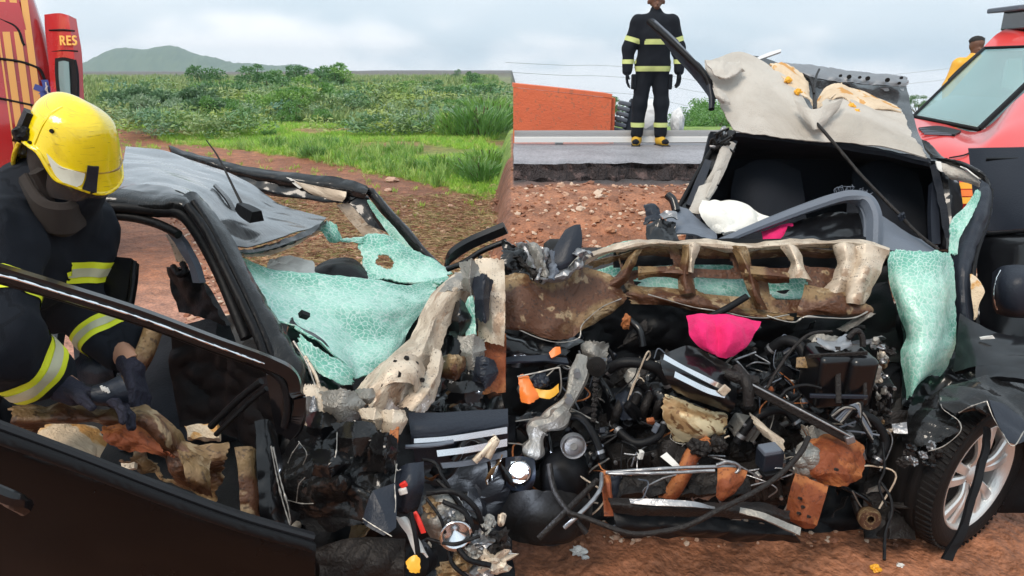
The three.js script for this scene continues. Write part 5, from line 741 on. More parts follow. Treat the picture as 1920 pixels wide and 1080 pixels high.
  for (const p of [V(-0.28, 0.3, -3.3), V(-0.35, 0.3, -2.15)]) part(T, 'wheel', M.tyre, lathe(p, V(-0.45, 0, 1), [[0.18, -0.09], [0.27, -0.1], [0.30, -0.06], [0.30, 0.06], [0.27, 0.1], [0.18, 0.09]], 36));
  S('rear_quarter', M.paint, [[-160, 330, 3.1, 60, 330, 3.0, 232, 300, 3.0], [-160, 520, 2.9, 60, 500, 2.85, 150, 480, 2.8], [-160, 760, 2.7, 40, 740, 2.65, 100, 740, 2.6]], { n: 24, m: 20, t: 0.03, amp: 0.01 });
}
// the curved black panel of the second wreck's mirror lies between the two cars
{
  const g = sweep([at(836, 500, 2.9), at(850, 478, 2.88), at(885, 455, 2.85), at(948, 428, 2.82)], [[-0.015, -0.026], [0.012, -0.022], [0.016, 0.010], [0, 0.028], [-0.014, 0.016]], { seg: 24, size: u => 0.35 + 0.65 * sstep(0, 0.4, u), up: V(0, 1, 0) });
  alone('torn_mirror', M.gloss, [g, tube([at(838, 505, 2.86), at(870, 492, 2.84), at(905, 470, 2.82), at(950, 452, 2.8)], 0.012, 16), tube([at(900, 480, 2.83), at(902, 500, 2.82), at(905, 540, 2.80)], 0.010, 8)], 'curved black mirror arm sticking up beyond the cream crumpled bonnet', 'car mirror');
}

// ---------------------------------------------------------------- black car seen from its crushed front (east)
{
  const T = thing('wrecked_car', 'black car seen from its crushed front with engine bay torn open and roof peeled up', 'car', V(0.95, 0, -2.9));
  const S = (name, mat, rows, o, lab) => part(T, name, mat, sheet(rows, o), lab);
  const Tb = (name, mat, line, r, seg, o) => part(T, name, mat, tube(line, r, seg, o));
  // roof peeled up and back: its sagging grey liner faces the camera
  const liner = S('roof_liner', M.liner, [
    [1320, 112, 3.70, 1352, 106, 3.80, 1388, 97, 3.90, 1440, 122, 3.86, 1490, 160, 3.74, 1520, 204, 3.56, 1548, 188, 3.64, 1580, 180, 3.72, 1640, 203, 3.72, 1690, 208, 3.72],
    [1336, 150, 3.66, 1366, 142, 3.70, 1402, 136, 3.74, 1446, 158, 3.70, 1490, 186, 3.62, 1528, 226, 3.48, 1560, 206, 3.58, 1592, 202, 3.62, 1648, 220, 3.62, 1702, 232, 3.64],
    [1340, 168, 3.60, 1372, 178, 3.62, 1410, 180, 3.62, 1452, 196, 3.60, 1494, 212, 3.56, 1534, 240, 3.46, 1568, 226, 3.54, 1602, 222, 3.54, 1656, 238, 3.54, 1714, 256, 3.56],
    [1352, 204, 3.56, 1384, 212, 3.56, 1420, 216, 3.56, 1460, 228, 3.54, 1500, 236, 3.52, 1540, 250, 3.48, 1574, 246, 3.48, 1610, 248, 3.48, 1664, 258, 3.48, 1728, 280, 3.48],
    [1376, 246, 3.52, 1400, 250, 3.52, 1432, 254, 3.52, 1468, 258, 3.50, 1508, 262, 3.48, 1546, 266, 3.46, 1580, 268, 3.46, 1616, 272, 3.44, 1670, 279, 3.42, 1742, 303, 3.42]], { n: 110, m: 70, t: 0.006, amp: 0.006, f: 5, jag: 0.012, crease: 0.4, fold: 0.012, ff: 3.2, s: 4 }, 'sagging grey underside of the peeled-up roof');
  part(liner, 'liner_flap', M.liner, sheet([[1488, 186, 3.52, 1520, 206, 3.47, 1556, 196, 3.5, 1582, 184, 3.54], [1502, 216, 3.49, 1526, 226, 3.44, 1550, 220, 3.47, 1570, 204, 3.52], [1522, 240, 3.46, 1530, 243, 3.43, 1538, 240, 3.45, 1546, 232, 3.48]], { n: 24, m: 16, t: 0.008, amp: 0.006, f: 9 }));
  part(liner, 'torn_fold', M.liner, sheet([[1322, 112, 3.64, 1352, 118, 3.66, 1388, 116, 3.74], [1340, 140, 3.58, 1362, 144, 3.58, 1392, 128, 3.66], [1350, 148, 3.6, 1370, 146, 3.6, 1396, 132, 3.7]], { n: 24, m: 16, t: 0.008, amp: 0.014, f: 9, s: 4 }));
  part(liner, 'torn_fold', M.liner, sheet([[1336, 164, 3.54, 1346, 168, 3.52, 1360, 176, 3.54], [1342, 182, 3.52, 1352, 184, 3.50, 1366, 190, 3.53], [1352, 194, 3.52, 1360, 196, 3.52, 1368, 196, 3.54]], { n: 12, m: 12, t: 0.008, amp: 0.012, f: 12, s: 9 }));
  S('liner_foam', M.foam, [[1440, 118, 3.86, 1470, 120, 3.9, 1500, 138, 3.9, 1512, 150, 3.86], [1470, 152, 3.74, 1486, 150, 3.76, 1510, 160, 3.76, 1520, 176, 3.7], [1490, 176, 3.66, 1504, 180, 3.66, 1518, 188, 3.62, 1526, 202, 3.56]], { n: 40, m: 30, t: 0.006, amp: 0.004, f: 9, jag: 0.04, fold: 0.012, ff: 9, crease: 0.4 }, 'cream foam edge with amber stains');
  S('liner_foam', M.foam, [[1524, 204, 3.54, 1546, 166, 3.72, 1572, 158, 3.76, 1600, 166, 3.78, 1640, 180, 3.8, 1684, 196, 3.8], [1524, 206, 3.52, 1552, 178, 3.66, 1580, 176, 3.7, 1608, 188, 3.72, 1650, 198, 3.72, 1690, 206, 3.72], [1526, 208, 3.51, 1556, 190, 3.62, 1584, 184, 3.66, 1604, 212, 3.62, 1650, 208, 3.68, 1692, 210, 3.68]], { n: 70, m: 24, t: 0.006, amp: 0.004, f: 9, jag: 0.02, fold: 0.012, ff: 8, crease: 0.4 });
  for (const [x, y, d] of [[1478, 150, 3.72], [1496, 172, 3.64], [1597, 200, 3.62], [1606, 210, 3.6]]) part(T, 'clip', M.amber, lump(at(x, y, d), 0.02, 0.016, 0.012, 0.3, 2, 2, x));
  // folded roof skin and its perforated header behind
  const hd = S('roof_header', M.steel, [[1468, 117, 4.12, 1530, 124, 4.12, 1600, 134, 4.12, 1704, 144, 4.1], [1478, 132, 4.05, 1540, 140, 4.05, 1610, 148, 4.05, 1706, 154, 4.04], [1500, 142, 4.04, 1545, 150, 4.04, 1620, 158, 4.04, 1702, 163, 4.04]], { n: 60, m: 14, t: 0.008, amp: 0.010, f: 9, jag: 0.02 }, 'grey perforated roof header bent back');
  for (const [x, y, r] of [[1592, 144, 0.012], [1612, 145, 0.008], [1627, 147, 0.012], [1664, 150, 0.012], [1690, 146, 0.008], [1576, 142, 0.008], [1686, 156, 0.008]]) part(hd, 'opening', M.iron, disc(at(x, y, 4.02), V(0, 0.1, 1), r, 0.012, 12));
  Tb('header_wire', M.iron, [1505, 140, 4.0, 1520, 150, 3.95, 1526, 170, 3.8, 1528, 190, 3.6, 1528, 205, 3.5], 0.010, 20);
  Tb('header_wire', M.iron, [1536, 130, 4.0, 1530, 145, 3.9, 1526, 175, 3.7], 0.006, 12);
  Tb('header_wire', M.foam, [1578, 156, 3.9, 1570, 172, 3.72, 1555, 185, 3.6], 0.004, 10);
  S('folded_roof', M.tarp, [[1560, 156, 4.1, 1620, 164, 4.1, 1695, 166, 4.1], [1600, 176, 4.06, 1650, 180, 4.06, 1696, 182, 4.06], [1640, 196, 4.04, 1670, 198, 4.04, 1698, 200, 4.04]], { n: 24, m: 12, t: 0.006, amp: 0.012, f: 6 });
  S('roof_skin', M.roof, [[1390, 102, 3.98, 1440, 112, 4.1, 1560, 150, 4.12, 1700, 160, 4.12], [1400, 150, 3.86, 1450, 180, 3.9, 1560, 210, 3.9, 1715, 230, 3.9], [1390, 240, 3.66, 1460, 252, 3.64, 1560, 262, 3.62, 1745, 298, 3.6]], { n: 40, m: 30, t: 0.004, amp: 0.012, f: 4 });
  S('trim_strip', M.tarp, [[1418, 110, 4.0, 1440, 100, 4.0, 1464, 93, 4.0], [1420, 114, 3.99, 1442, 106, 3.99, 1464, 98, 3.99]], { n: 10, m: 4, t: 0.012 });
  // long torn roof rail pointing up to the left
  S('torn_roof_rail', M.slate, [[1212, 42, 3.98, 1222, 36, 3.96, 1232, 42, 3.98], [1244, 78, 3.92, 1258, 68, 3.88, 1270, 80, 3.92], [1276, 118, 3.84, 1294, 108, 3.80, 1306, 122, 3.84], [1312, 158, 3.76, 1328, 142, 3.72, 1338, 158, 3.76], [1330, 182, 3.70, 1338, 176, 3.68, 1342, 186, 3.70]], { n: 18, m: 50, t: 0.014, amp: 0.006, f: 9, crease: 0.4 }, 'long bent dark roof rail sticking up');
  Tb('rail_seal', M.rubber, [1216, 40, 3.93, 1250, 70, 3.85, 1290, 108, 3.77, 1318, 136, 3.70, 1330, 160, 3.68, 1336, 195, 3.66], 0.016, 30);
  Tb('rail_seal', M.grey, [1228, 40, 3.93, 1262, 72, 3.85, 1300, 112, 3.77, 1330, 146, 3.69], 0.008, 30);
  Tb('rail_shard', M.slate, [1330, 160, 3.68, 1334, 185, 3.66, 1334, 205, 3.64], 0.016, 8);
  // cabin: dark rear wall, seats and floor
  S('cabin_rear', M.navyseat, [[1330, 250, 4.25, 1450, 256, 4.25, 1600, 270, 4.25, 1770, 300, 4.2], [1310, 330, 4.2, 1450, 330, 4.2, 1600, 340, 4.2, 1780, 350, 4.15], [1290, 420, 4.1, 1450, 420, 4.1, 1600, 420, 4.1, 1790, 430, 4.1], [1280, 520, 4.0, 1450, 520, 4.0, 1600, 520, 4.0, 1800, 520, 4.0]], { n: 40, m: 30, t: 0.05, amp: 0.015, f: 3 });
  S('cabin_ceiling', M.navyseat, [[1376, 250, 3.56, 1460, 262, 3.54, 1560, 272, 3.5, 1740, 306, 3.46], [1350, 300, 4.3, 1460, 300, 4.3, 1560, 300, 4.3, 1780, 320, 4.3]], { n: 20, m: 12, t: 0.02, amp: 0.01 });
  S('cabin_side', M.navyseat, [[1750, 308, 3.4, 1790, 310, 4.2], [1770, 400, 3.3, 1800, 400, 4.1], [1790, 520, 3.2, 1810, 520, 4.0]], { n: 14, m: 20, t: 0.03, amp: 0.01 });
  S('cabin_side', M.navyseat, [[1376, 262, 3.5, 1350, 290, 4.2], [1330, 360, 3.4, 1320, 360, 4.1], [1310, 470, 3.3, 1300, 470, 4.0]], { n: 14, m: 20, t: 0.03, amp: 0.01 });
  const seat = S('seat_back', M.navyseat, [[1380, 330, 3.9, 1430, 310, 3.88, 1490, 330, 3.9], [1370, 400, 3.8, 1430, 390, 3.74, 1500, 400, 3.8], [1365, 480, 3.7, 1430, 480, 3.66, 1505, 480, 3.7]], { n: 18, m: 18, t: 0.1, amp: 0.006 });
  S('seat_back', M.navyseat, [[1600, 330, 3.86, 1650, 312, 3.84, 1710, 335, 3.86], [1590, 400, 3.76, 1650, 390, 3.70, 1720, 402, 3.76], [1585, 480, 3.66, 1650, 480, 3.62, 1725, 480, 3.66]], { n: 18, m: 18, t: 0.1, amp: 0.006 });
  S('belt_guide', M.slate, [[1744, 345, 3.42, 1756, 345, 3.42], [1742, 400, 3.36, 1758, 400, 3.36], [1744, 460, 3.3, 1760, 460, 3.3]], { n: 6, m: 14, t: 0.03 });
  // left windscreen pillar with broken trim
  S('left_pillar', M.paint, [[1366, 248, 3.5, 1380, 252, 3.48], [1338, 282, 3.46, 1352, 292, 3.44], [1308, 330, 3.42, 1326, 342, 3.38], [1284, 372, 3.36, 1302, 380, 3.32], [1268, 400, 3.32, 1288, 406, 3.28]], { n: 8, m: 40, t: 0.04, amp: 0.006, f: 9 });
  Tb('pillar_seal', M.rubber, [1362, 250, 3.46, 1330, 288, 3.42, 1296, 346, 3.36, 1268, 398, 3.30], 0.012, 24);
  S('pillar_trim', M.slate, [[1322, 300, 3.38, 1334, 304, 3.37], [1302, 344, 3.33, 1318, 350, 3.32], [1286, 384, 3.29, 1300, 390, 3.28]], { n: 6, m: 16, t: 0.02, amp: 0.003 });
  S('pillar_cover', M.liner, [[1352, 276, 3.40, 1368, 266, 3.42, 1378, 270, 3.44], [1334, 322, 3.36, 1348, 312, 3.37, 1362, 310, 3.4], [1316, 348, 3.33, 1330, 344, 3.34, 1346, 346, 3.37]], { n: 12, m: 20, t: 0.012, amp: 0.004, f: 9 });
  S('pillar_cover', M.liner, [[1310, 350, 3.31, 1334, 342, 3.32, 1344, 350, 3.34], [1300, 376, 3.28, 1320, 372, 3.29, 1334, 366, 3.32], [1290, 398, 3.25, 1306, 402, 3.25, 1316, 398, 3.27]], { n: 12, m: 20, t: 0.012, amp: 0.006, f: 9, s: 4 });
  S('pillar_cover', M.liner, [[1342, 322, 3.31, 1352, 320, 3.32], [1330, 352, 3.29, 1340, 352, 3.3], [1322, 370, 3.29, 1328, 372, 3.29]], { n: 6, m: 14, t: 0.008, amp: 0.006, f: 12 });
  for (let i = 0; i < 14; i++) { const x = rr(1330, 1372), y = rr(248, 278), a = at(x, y, 3.42); part(T, 'torn_clip', pick([M.iron, M.gloss, M.steel]), tube([a, a.clone().add(V(rr(-0.04, 0.04), rr(-0.04, 0.04), rr(-0.02, 0.04))), a.clone().add(V(rr(-0.05, 0.05), rr(-0.04, 0.04), rr(-0.02, 0.05)))], rr(0.004, 0.010), 8)); }
  // left door stub and crumpled scuttle end
  S('left_door_stub', M.grey, [[1270, 388, 3.22, 1286, 394, 3.2, 1310, 410, 3.16, 1342, 432, 3.1], [1252, 410, 3.16, 1280, 416, 3.12, 1306, 428, 3.1, 1344, 446, 3.06], [1248, 436, 3.1, 1280, 440, 3.06, 1310, 448, 3.04, 1340, 454, 3.02]], { n: 30, m: 20, t: 0.008, amp: 0.016, f: 7 });
  S('torn_panel', M.slate, [[1206, 384, 3.2, 1222, 382, 3.18, 1236, 388, 3.18], [1210, 402, 3.16, 1224, 398, 3.13, 1240, 402, 3.14], [1204, 420, 3.12, 1226, 412, 3.1, 1244, 420, 3.1]], { n: 18, m: 16, t: 0.006, amp: 0.018, f: 10, jag: 0.04 });
  S('torn_panel', M.gloss, [[1212, 420, 3.1, 1240, 410, 3.08, 1268, 418, 3.08], [1210, 436, 3.06, 1240, 436, 3.04, 1270, 440, 3.04], [1214, 452, 3.02, 1240, 452, 3.0, 1275, 452, 3.0]], { n: 20, m: 16, t: 0.006, amp: 0.022, f: 9, jag: 0.03, s: 6 });
  S('torn_panel', M.steel, [[1236, 402, 3.08, 1250, 396, 3.06, 1266, 402, 3.06], [1246, 412, 3.05, 1256, 408, 3.04, 1270, 412, 3.04]], { n: 12, m: 10, t: 0.006, amp: 0.014, f: 12 });
  Tb('door_check', M.gloss, [1252, 366, 3.22, 1262, 376, 3.2, 1268, 396, 3.18], 0.02, 10);
  // airbag, dashboard hoop, dash right
  S('airbag', M.airbag, [[1314, 382, 3.25, 1345, 377, 3.28, 1380, 382, 3.28, 1420, 402, 3.22, 1452, 408, 3.18], [1312, 400, 3.16, 1340, 398, 3.14, 1380, 404, 3.14, 1415, 414, 3.14, 1450, 414, 3.14], [1326, 416, 3.12, 1350, 420, 3.08, 1380, 424, 3.08, 1400, 426, 3.1, 1420, 422, 3.12], [1340, 436, 3.1, 1356, 436, 3.06, 1374, 436, 3.06, 1386, 434, 3.08, 1400, 430, 3.1]], { n: 50, m: 36, t: 0.02, amp: 0.028, f: 5.5, s: 2 }, 'deflated white airbag');
  const hoop = part(T, 'dashboard_hoop', M.grey, sweep([1318, 470, 3.02, 1380, 442, 3.05, 1450, 414, 3.1, 1520, 388, 3.12, 1580, 370, 3.12, 1616, 376, 3.1, 1632, 402, 3.06, 1634, 440, 3.02, 1632, 470, 3.0], [[-0.03, -0.06], [0.02, -0.058], [0.03, -0.01], [0.022, 0.0], [0.03, 0.01], [0.02, 0.05], [0.0, 0.056], [-0.03, 0.04]], { seg: 80, up: V(0, 0.3, 1), size: u => 0.5 + 0.45 * Math.sin(Math.min(1, u * 1.25) * 1.6), crease: 0.5 }), 'torn grey dashboard top bent into a hoop');
  for (let i = 0; i < 24; i++) { const u = i < 12 ? 0.46 + i * 0.008 : 0.60 + (i - 12) * 0.010, p = along(pts([1318, 470, 3.02, 1380, 442, 3.05, 1450, 414, 3.1, 1520, 388, 3.12, 1580, 370, 3.12, 1616, 376, 3.1, 1632, 402, 3.06, 1634, 440, 3.02, 1632, 470, 3.0]), u); part(hoop, 'torn_fibre', M.grey, tube([p.clone().add(V(0, 0.03, 0.0)), p.clone().add(V(rr(-0.01, 0.01), 0.045, rr(-0.01, 0.01))), p.clone().add(V(rr(-0.02, 0.02), rr(0.045, 0.058), rr(-0.02, 0.02)))], 0.0014, 5)); }
  S('dashboard', M.grey, [[1642, 402, 3.16, 1668, 418, 3.14, 1710, 446, 3.08, 1756, 466, 3.02], [1638, 430, 3.06, 1660, 440, 3.04, 1700, 458, 3.0, 1750, 474, 2.96], [1640, 462, 2.98, 1664, 470, 2.96, 1700, 476, 2.94, 1740, 480, 2.9]], { n: 24, m: 16, t: 0.02, amp: 0.004, f: 6 });
  S('dashboard_void', M.gloss, [[1480, 420, 3.14, 1560, 400, 3.16, 1620, 410, 3.14], [1470, 440, 3.05, 1560, 430, 3.06, 1625, 440, 3.04], [1450, 470, 2.98, 1560, 470, 2.98, 1630, 470, 2.98]], { n: 20, m: 14, t: 0.02, amp: 0.02, f: 6 });
  Tb('loose_cable', M.iron, [1532, 232, 3.44, 1548, 250, 3.38, 1580, 288, 3.32, 1612, 326, 3.26, 1650, 366, 3.18, 1688, 404, 3.1, 1710, 428, 3.04, 1735, 450, 2.98, 1760, 468, 2.94], 0.008, 60);
  part(T, 'cable_clip', M.slate, lump(at(1691, 406, 3.08), 0.014, 0.018, 0.012, 0.3, 2, 2, 1));
  // right pillar, door aperture, remains of glass
  S('right_rail', M.paint, [[1728, 262, 3.5, 1742, 268, 3.46, 1760, 292, 3.42], [1744, 290, 3.4, 1768, 300, 3.36, 1790, 310, 3.34], [1790, 300, 3.3, 1812, 312, 3.26, 1820, 322, 3.26], [1830, 318, 3.24, 1846, 330, 3.2, 1850, 342, 3.2], [1846, 340, 3.2, 1856, 354, 3.16, 1856, 370, 3.16]], { n: 12, m: 40, t: 0.012, amp: 0.006, f: 10 });
  S('right_rail_liner', M.liner, [[1756, 304, 3.36, 1790, 312, 3.32, 1836, 332, 3.24], [1768, 320, 3.34, 1800, 330, 3.3, 1838, 344, 3.24], [1784, 336, 3.34, 1812, 342, 3.3, 1836, 352, 3.26]], { n: 18, m: 12, t: 0.008, amp: 0.010, f: 9, jag: 0.04 });
  S('torn_liner', M.white, [[1800, 312, 3.26, 1812, 316, 3.24], [1818, 324, 3.24, 1826, 326, 3.22], [1834, 336, 3.22, 1838, 336, 3.22]], { n: 5, m: 10, t: 0.006, amp: 0.008 });
  S('torn_liner', M.white, [[1754, 302, 3.3, 1764, 304, 3.3], [1758, 316, 3.29, 1766, 318, 3.29], [1764, 322, 3.29, 1768, 322, 3.29]], { n: 4, m: 8, t: 0.006, amp: 0.006 });
  S('right_pillar', M.slate, [[1842, 340, 3.14, 1852, 350, 3.10, 1858, 372, 3.14], [1830, 378, 3.06, 1844, 386, 3.02, 1856, 400, 3.06], [1812, 420, 3.0, 1830, 426, 2.96, 1842, 440, 3.0], [1794, 462, 2.96, 1814, 468, 2.9, 1828, 480, 2.94], [1784, 510, 2.92, 1806, 516, 2.84, 1820, 530, 2.9], [1786, 570, 2.88, 1808, 575, 2.8, 1824, 585, 2.86], [1796, 640, 2.84, 1816, 645, 2.78, 1832, 650, 2.84]], { n: 16, m: 60, t: 0.02, amp: 0.006, f: 8 });
  Tb('pillar_seal', M.rubber, [1858, 356, 3.12, 1854, 400, 3.04, 1838, 450, 2.96, 1826, 500, 2.88, 1826, 560, 2.84, 1836, 640, 2.8], 0.010, 40);
  S('pillar_glass', M.craze, [[1832, 352, 3.08, 1842, 356, 3.08], [1812, 384, 3.02, 1830, 388, 3.02], [1786, 410, 2.97, 1816, 418, 2.96], [1778, 440, 2.94, 1800, 446, 2.93], [1780, 480, 2.90, 1794, 480, 2.90]], { n: 12, m: 30, t: 0.006, amp: 0.012, f: 9, jag: 0.05 });
  S('door_aperture', M.gloss, [[1752, 300, 3.5, 1766, 306, 3.44, 1782, 330, 3.5], [1760, 360, 3.42, 1776, 360, 3.36, 1798, 370, 3.42], [1764, 420, 3.36, 1780, 420, 3.3, 1800, 430, 3.36], [1766, 470, 3.3, 1782, 470, 3.24, 1800, 470, 3.3]], { n: 10, m: 24, t: 0.03, amp: 0.008, f: 7 });
  // windscreen sheet hanging over the right wing
  S('windscreen', M.craze, [
    [1668, 470, 2.84, 1690, 466, 2.82, 1726, 472, 2.8, 1756, 470, 2.8, 1784, 472, 2.82],
    [1664, 500, 2.80, 1690, 500, 2.76, 1726, 500, 2.74, 1760, 500, 2.76, 1794, 500, 2.82],
    [1672, 540, 2.76, 1694, 545, 2.70, 1730, 545, 2.68, 1766, 545, 2.72, 1796, 545, 2.80],
    [1688, 590, 2.72, 1708, 590, 2.66, 1738, 590, 2.64, 1768, 590, 2.70, 1797, 590, 2.78],
    [1702, 630, 2.70, 1716, 630, 2.64, 1740, 630, 2.62, 1768, 628, 2.68, 1796, 625, 2.76],
    [1690, 660, 2.68, 1712, 662, 2.62, 1736, 662, 2.60, 1764, 660, 2.66, 1790, 660, 2.74],
    [1694, 705, 2.66, 1714, 708, 2.60, 1732, 700, 2.60, 1756, 690, 2.66, 1782, 682, 2.74],
    [1698, 752, 2.64, 1708, 742, 2.60, 1722, 722, 2.60, 1742, 706, 2.66, 1762, 708, 2.74]], { n: 60, m: 110, t: 0.004, amp: 0.006, f: 6, jag: 0.02, s: 2, crease: 0.5, fold: 0.010, ff: 5 }, 'crazed green windscreen hanging over the right wing');
  S('windscreen', M.craze, [[1086, 516, 2.92, 1200, 486, 2.96, 1310, 492, 2.96, 1400, 500, 2.96, 1520, 510, 2.96], [1090, 530, 2.88, 1200, 520, 2.92, 1310, 526, 2.92, 1400, 540, 2.92, 1520, 548, 2.92], [1100, 544, 2.86, 1200, 548, 2.88, 1310, 560, 2.88, 1400, 562, 2.88, 1510, 562, 2.88]], { n: 70, m: 20, t: 0.006, amp: 0.012, f: 6, s: 7 }, 'crazed green windscreen lying behind the bonnet frame');
  S('windscreen_shred', M.craze, [[1110, 474, 2.84, 1150, 458, 2.86, 1196, 450, 2.88], [1118, 486, 2.82, 1152, 472, 2.84, 1190, 460, 2.86]], { n: 30, m: 8, t: 0.006, amp: 0.012, f: 10, jag: 0.06 });
  // bonnet inner frame: one stamped panel with openings, then its rails and ribs
  { const H = [[0.02, 0.24, 0.10, 0.44], [0.28, 0.46, 0.10, 0.44], [0.50, 0.68, 0.10, 0.42], [0.72, 0.93, 0.10, 0.42], [0.04, 0.25, 0.56, 0.80], [0.29, 0.50, 0.56, 0.82], [0.55, 0.72, 0.56, 0.84]];
    S('bonnet_frame', M.brown, [[1150, 462, 2.82, 1240, 452, 2.82, 1340, 456, 2.82, 1440, 456, 2.82, 1530, 452, 2.81, 1600, 454, 2.80], [1160, 490, 2.81, 1244, 480, 2.80, 1344, 484, 2.80, 1446, 484, 2.80, 1536, 482, 2.79, 1600, 486, 2.78], [1166, 518, 2.80, 1250, 508, 2.79, 1350, 514, 2.79, 1454, 514, 2.78, 1540, 512, 2.77, 1590, 520, 2.76], [1174, 545, 2.80, 1256, 538, 2.78, 1356, 546, 2.77, 1462, 550, 2.76, 1540, 548, 2.74, 1570, 552, 2.74], [1186, 566, 2.80, 1262, 564, 2.78, 1362, 576, 2.76, 1464, 588, 2.74, 1530, 580, 2.73, 1560, 580, 2.73]], { n: 150, m: 60, t: 0.004, amp: 0.003, f: 7, fold: 0.008, ff: 6, crease: 0.35, s: 5, hole: (u, v) => H.some(([a, b, c, d]) => Math.pow(Math.abs((u - (a + b) / 2 - 0.05 * (v - 0.5)) / ((b - a) / 2)), 5) + Math.pow(Math.abs((v - (c + d) / 2) / ((d - c) / 2)), 5) < 1) });
    S('bonnet_shade_sheet', M.plastic, [[1150, 456, 2.92, 1340, 450, 2.92, 1620, 450, 2.9], [1150, 480, 2.90, 1340, 474, 2.90, 1620, 478, 2.88], [1150, 502, 2.90, 1340, 496, 2.90, 1620, 504, 2.88]], { n: 40, m: 10, t: 0.01, amp: 0.012, f: 7 }); }  // dark sheet added behind the upper openings so they read as shade
  // rails and ribs
  const bar3 = (mat, rows, o, lab) => S('bonnet_rib', mat, rows, { n: 16, m: 50, t: 0.003, amp: 0.005, f: 8, crease: 0.3, fold: 0.010, ff: 12, ...o }, lab);
  S('bonnet_rail', M.cream, [[1060, 500, 2.74, 1100, 474, 2.76, 1150, 460, 2.78, 1210, 449, 2.8, 1300, 450, 2.8, 1400, 456, 2.8, 1500, 450, 2.8, 1600, 450, 2.78, 1668, 466, 2.76], [1062, 508, 2.70, 1104, 482, 2.72, 1154, 468, 2.74, 1212, 456, 2.75, 1300, 457, 2.75, 1400, 463, 2.75, 1500, 457, 2.75, 1600, 456, 2.74, 1666, 474, 2.73], [1066, 514, 2.73, 1108, 490, 2.75, 1158, 474, 2.77, 1214, 462, 2.78, 1300, 462, 2.78, 1400, 469, 2.78, 1500, 463, 2.78, 1600, 464, 2.77, 1664, 482, 2.75]], { n: 200, m: 12, t: 0.003, amp: 0.004, f: 9, crease: 0.3, fold: 0.010, ff: 10 });
  S('bonnet_rail', M.brown, [[1100, 492, 2.78, 1160, 476, 2.8, 1212, 464, 2.82, 1300, 464, 2.82, 1400, 470, 2.82, 1500, 466, 2.82, 1640, 470, 2.8], [1104, 504, 2.79, 1164, 486, 2.82, 1214, 480, 2.84, 1300, 482, 2.84, 1400, 486, 2.84, 1500, 482, 2.84, 1630, 486, 2.82]], { n: 90, m: 8, t: 0.006, amp: 0.014, f: 9, jag: 0.02 });
  bar3(M.brown, [[1282, 460, 2.76, 1292, 460, 2.73, 1306, 460, 2.76], [1276, 490, 2.75, 1288, 490, 2.71, 1300, 490, 2.75], [1272, 520, 2.74, 1284, 520, 2.70, 1296, 520, 2.74], [1282, 550, 2.73, 1290, 550, 2.70, 1300, 552, 2.73]]);
  bar3(M.cream, [[1292, 456, 2.74, 1300, 456, 2.72, 1312, 458, 2.75], [1290, 480, 2.73, 1297, 480, 2.705, 1304, 482, 2.74], [1290, 510, 2.72, 1295, 510, 2.70, 1300, 512, 2.73]]);
  bar3(M.brown, [[1368, 462, 2.75, 1384, 460, 2.72, 1400, 462, 2.75], [1382, 490, 2.74, 1396, 488, 2.70, 1410, 490, 2.74], [1394, 520, 2.73, 1408, 518, 2.69, 1420, 520, 2.73], [1408, 555, 2.72, 1418, 555, 2.69, 1428, 556, 2.72], [1418, 580, 2.72, 1428, 580, 2.70, 1436, 582, 2.72]]);
  bar3(M.cream, [[1462, 462, 2.76, 1480, 458, 2.72, 1500, 462, 2.75], [1474, 480, 2.75, 1490, 478, 2.70, 1504, 482, 2.74], [1484, 500, 2.74, 1498, 500, 2.69, 1510, 506, 2.73], [1470, 524, 2.73, 1500, 522, 2.68, 1520, 530, 2.72]]);
  bar3(M.brown, [[1396, 498, 2.73, 1396, 512, 2.70, 1396, 524, 2.73], [1440, 508, 2.72, 1440, 516, 2.69, 1440, 526, 2.72], [1480, 512, 2.72, 1480, 520, 2.69, 1480, 530, 2.72]], { n: 6, m: 20 });
  bar3(M.brown, [[1196, 500, 2.76, 1196, 512, 2.73, 1196, 520, 2.76], [1240, 500, 2.75, 1240, 510, 2.72, 1240, 520, 2.75], [1290, 504, 2.75, 1290, 514, 2.71, 1290, 524, 2.75]], { n: 6, m: 20 });
  bar3(M.brown, [[1178, 482, 2.78, 1190, 470, 2.75, 1204, 466, 2.78], [1164, 500, 2.76, 1178, 496, 2.72, 1190, 500, 2.75], [1150, 520, 2.75, 1166, 520, 2.71, 1180, 524, 2.74], [1120, 530, 2.74, 1136, 540, 2.72, 1150, 548, 2.74]]);
  bar3(M.cream, [[1566, 460, 2.75, 1584, 456, 2.70, 1606, 460, 2.73], [1572, 490, 2.74, 1588, 488, 2.68, 1606, 492, 2.71], [1558, 525, 2.72, 1578, 525, 2.66, 1598, 530, 2.70], [1530, 560, 2.70, 1560, 560, 2.64, 1590, 566, 2.68]], { amp: 0.008 });
  S('bonnet_flap', M.cream, [[1604, 460, 2.72, 1630, 458, 2.70, 1668, 470, 2.72], [1600, 490, 2.70, 1630, 490, 2.66, 1656, 500, 2.70], [1590, 530, 2.68, 1616, 530, 2.63, 1640, 540, 2.68], [1584, 570, 2.66, 1600, 570, 2.62, 1616, 562, 2.67]], { n: 50, m: 60, t: 0.003, amp: 0.006, f: 7, crease: 0.3, fold: 0.016, ff: 9, s: 4 });
  S('bonnet_flap', M.brown, [[1510, 530, 2.70, 1550, 540, 2.68, 1590, 555, 2.68, 1620, 575, 2.68], [1504, 555, 2.67, 1545, 560, 2.64, 1590, 572, 2.64, 1632, 580, 2.66], [1496, 578, 2.66, 1530, 580, 2.63, 1580, 586, 2.63, 1634, 584, 2.65], [1494, 594, 2.66, 1530, 594, 2.64, 1580, 594, 2.64, 1620, 592, 2.66]], { n: 70, m: 40, t: 0.003, amp: 0.006, f: 8, crease: 0.3, fold: 0.016, ff: 9, s: 5 });
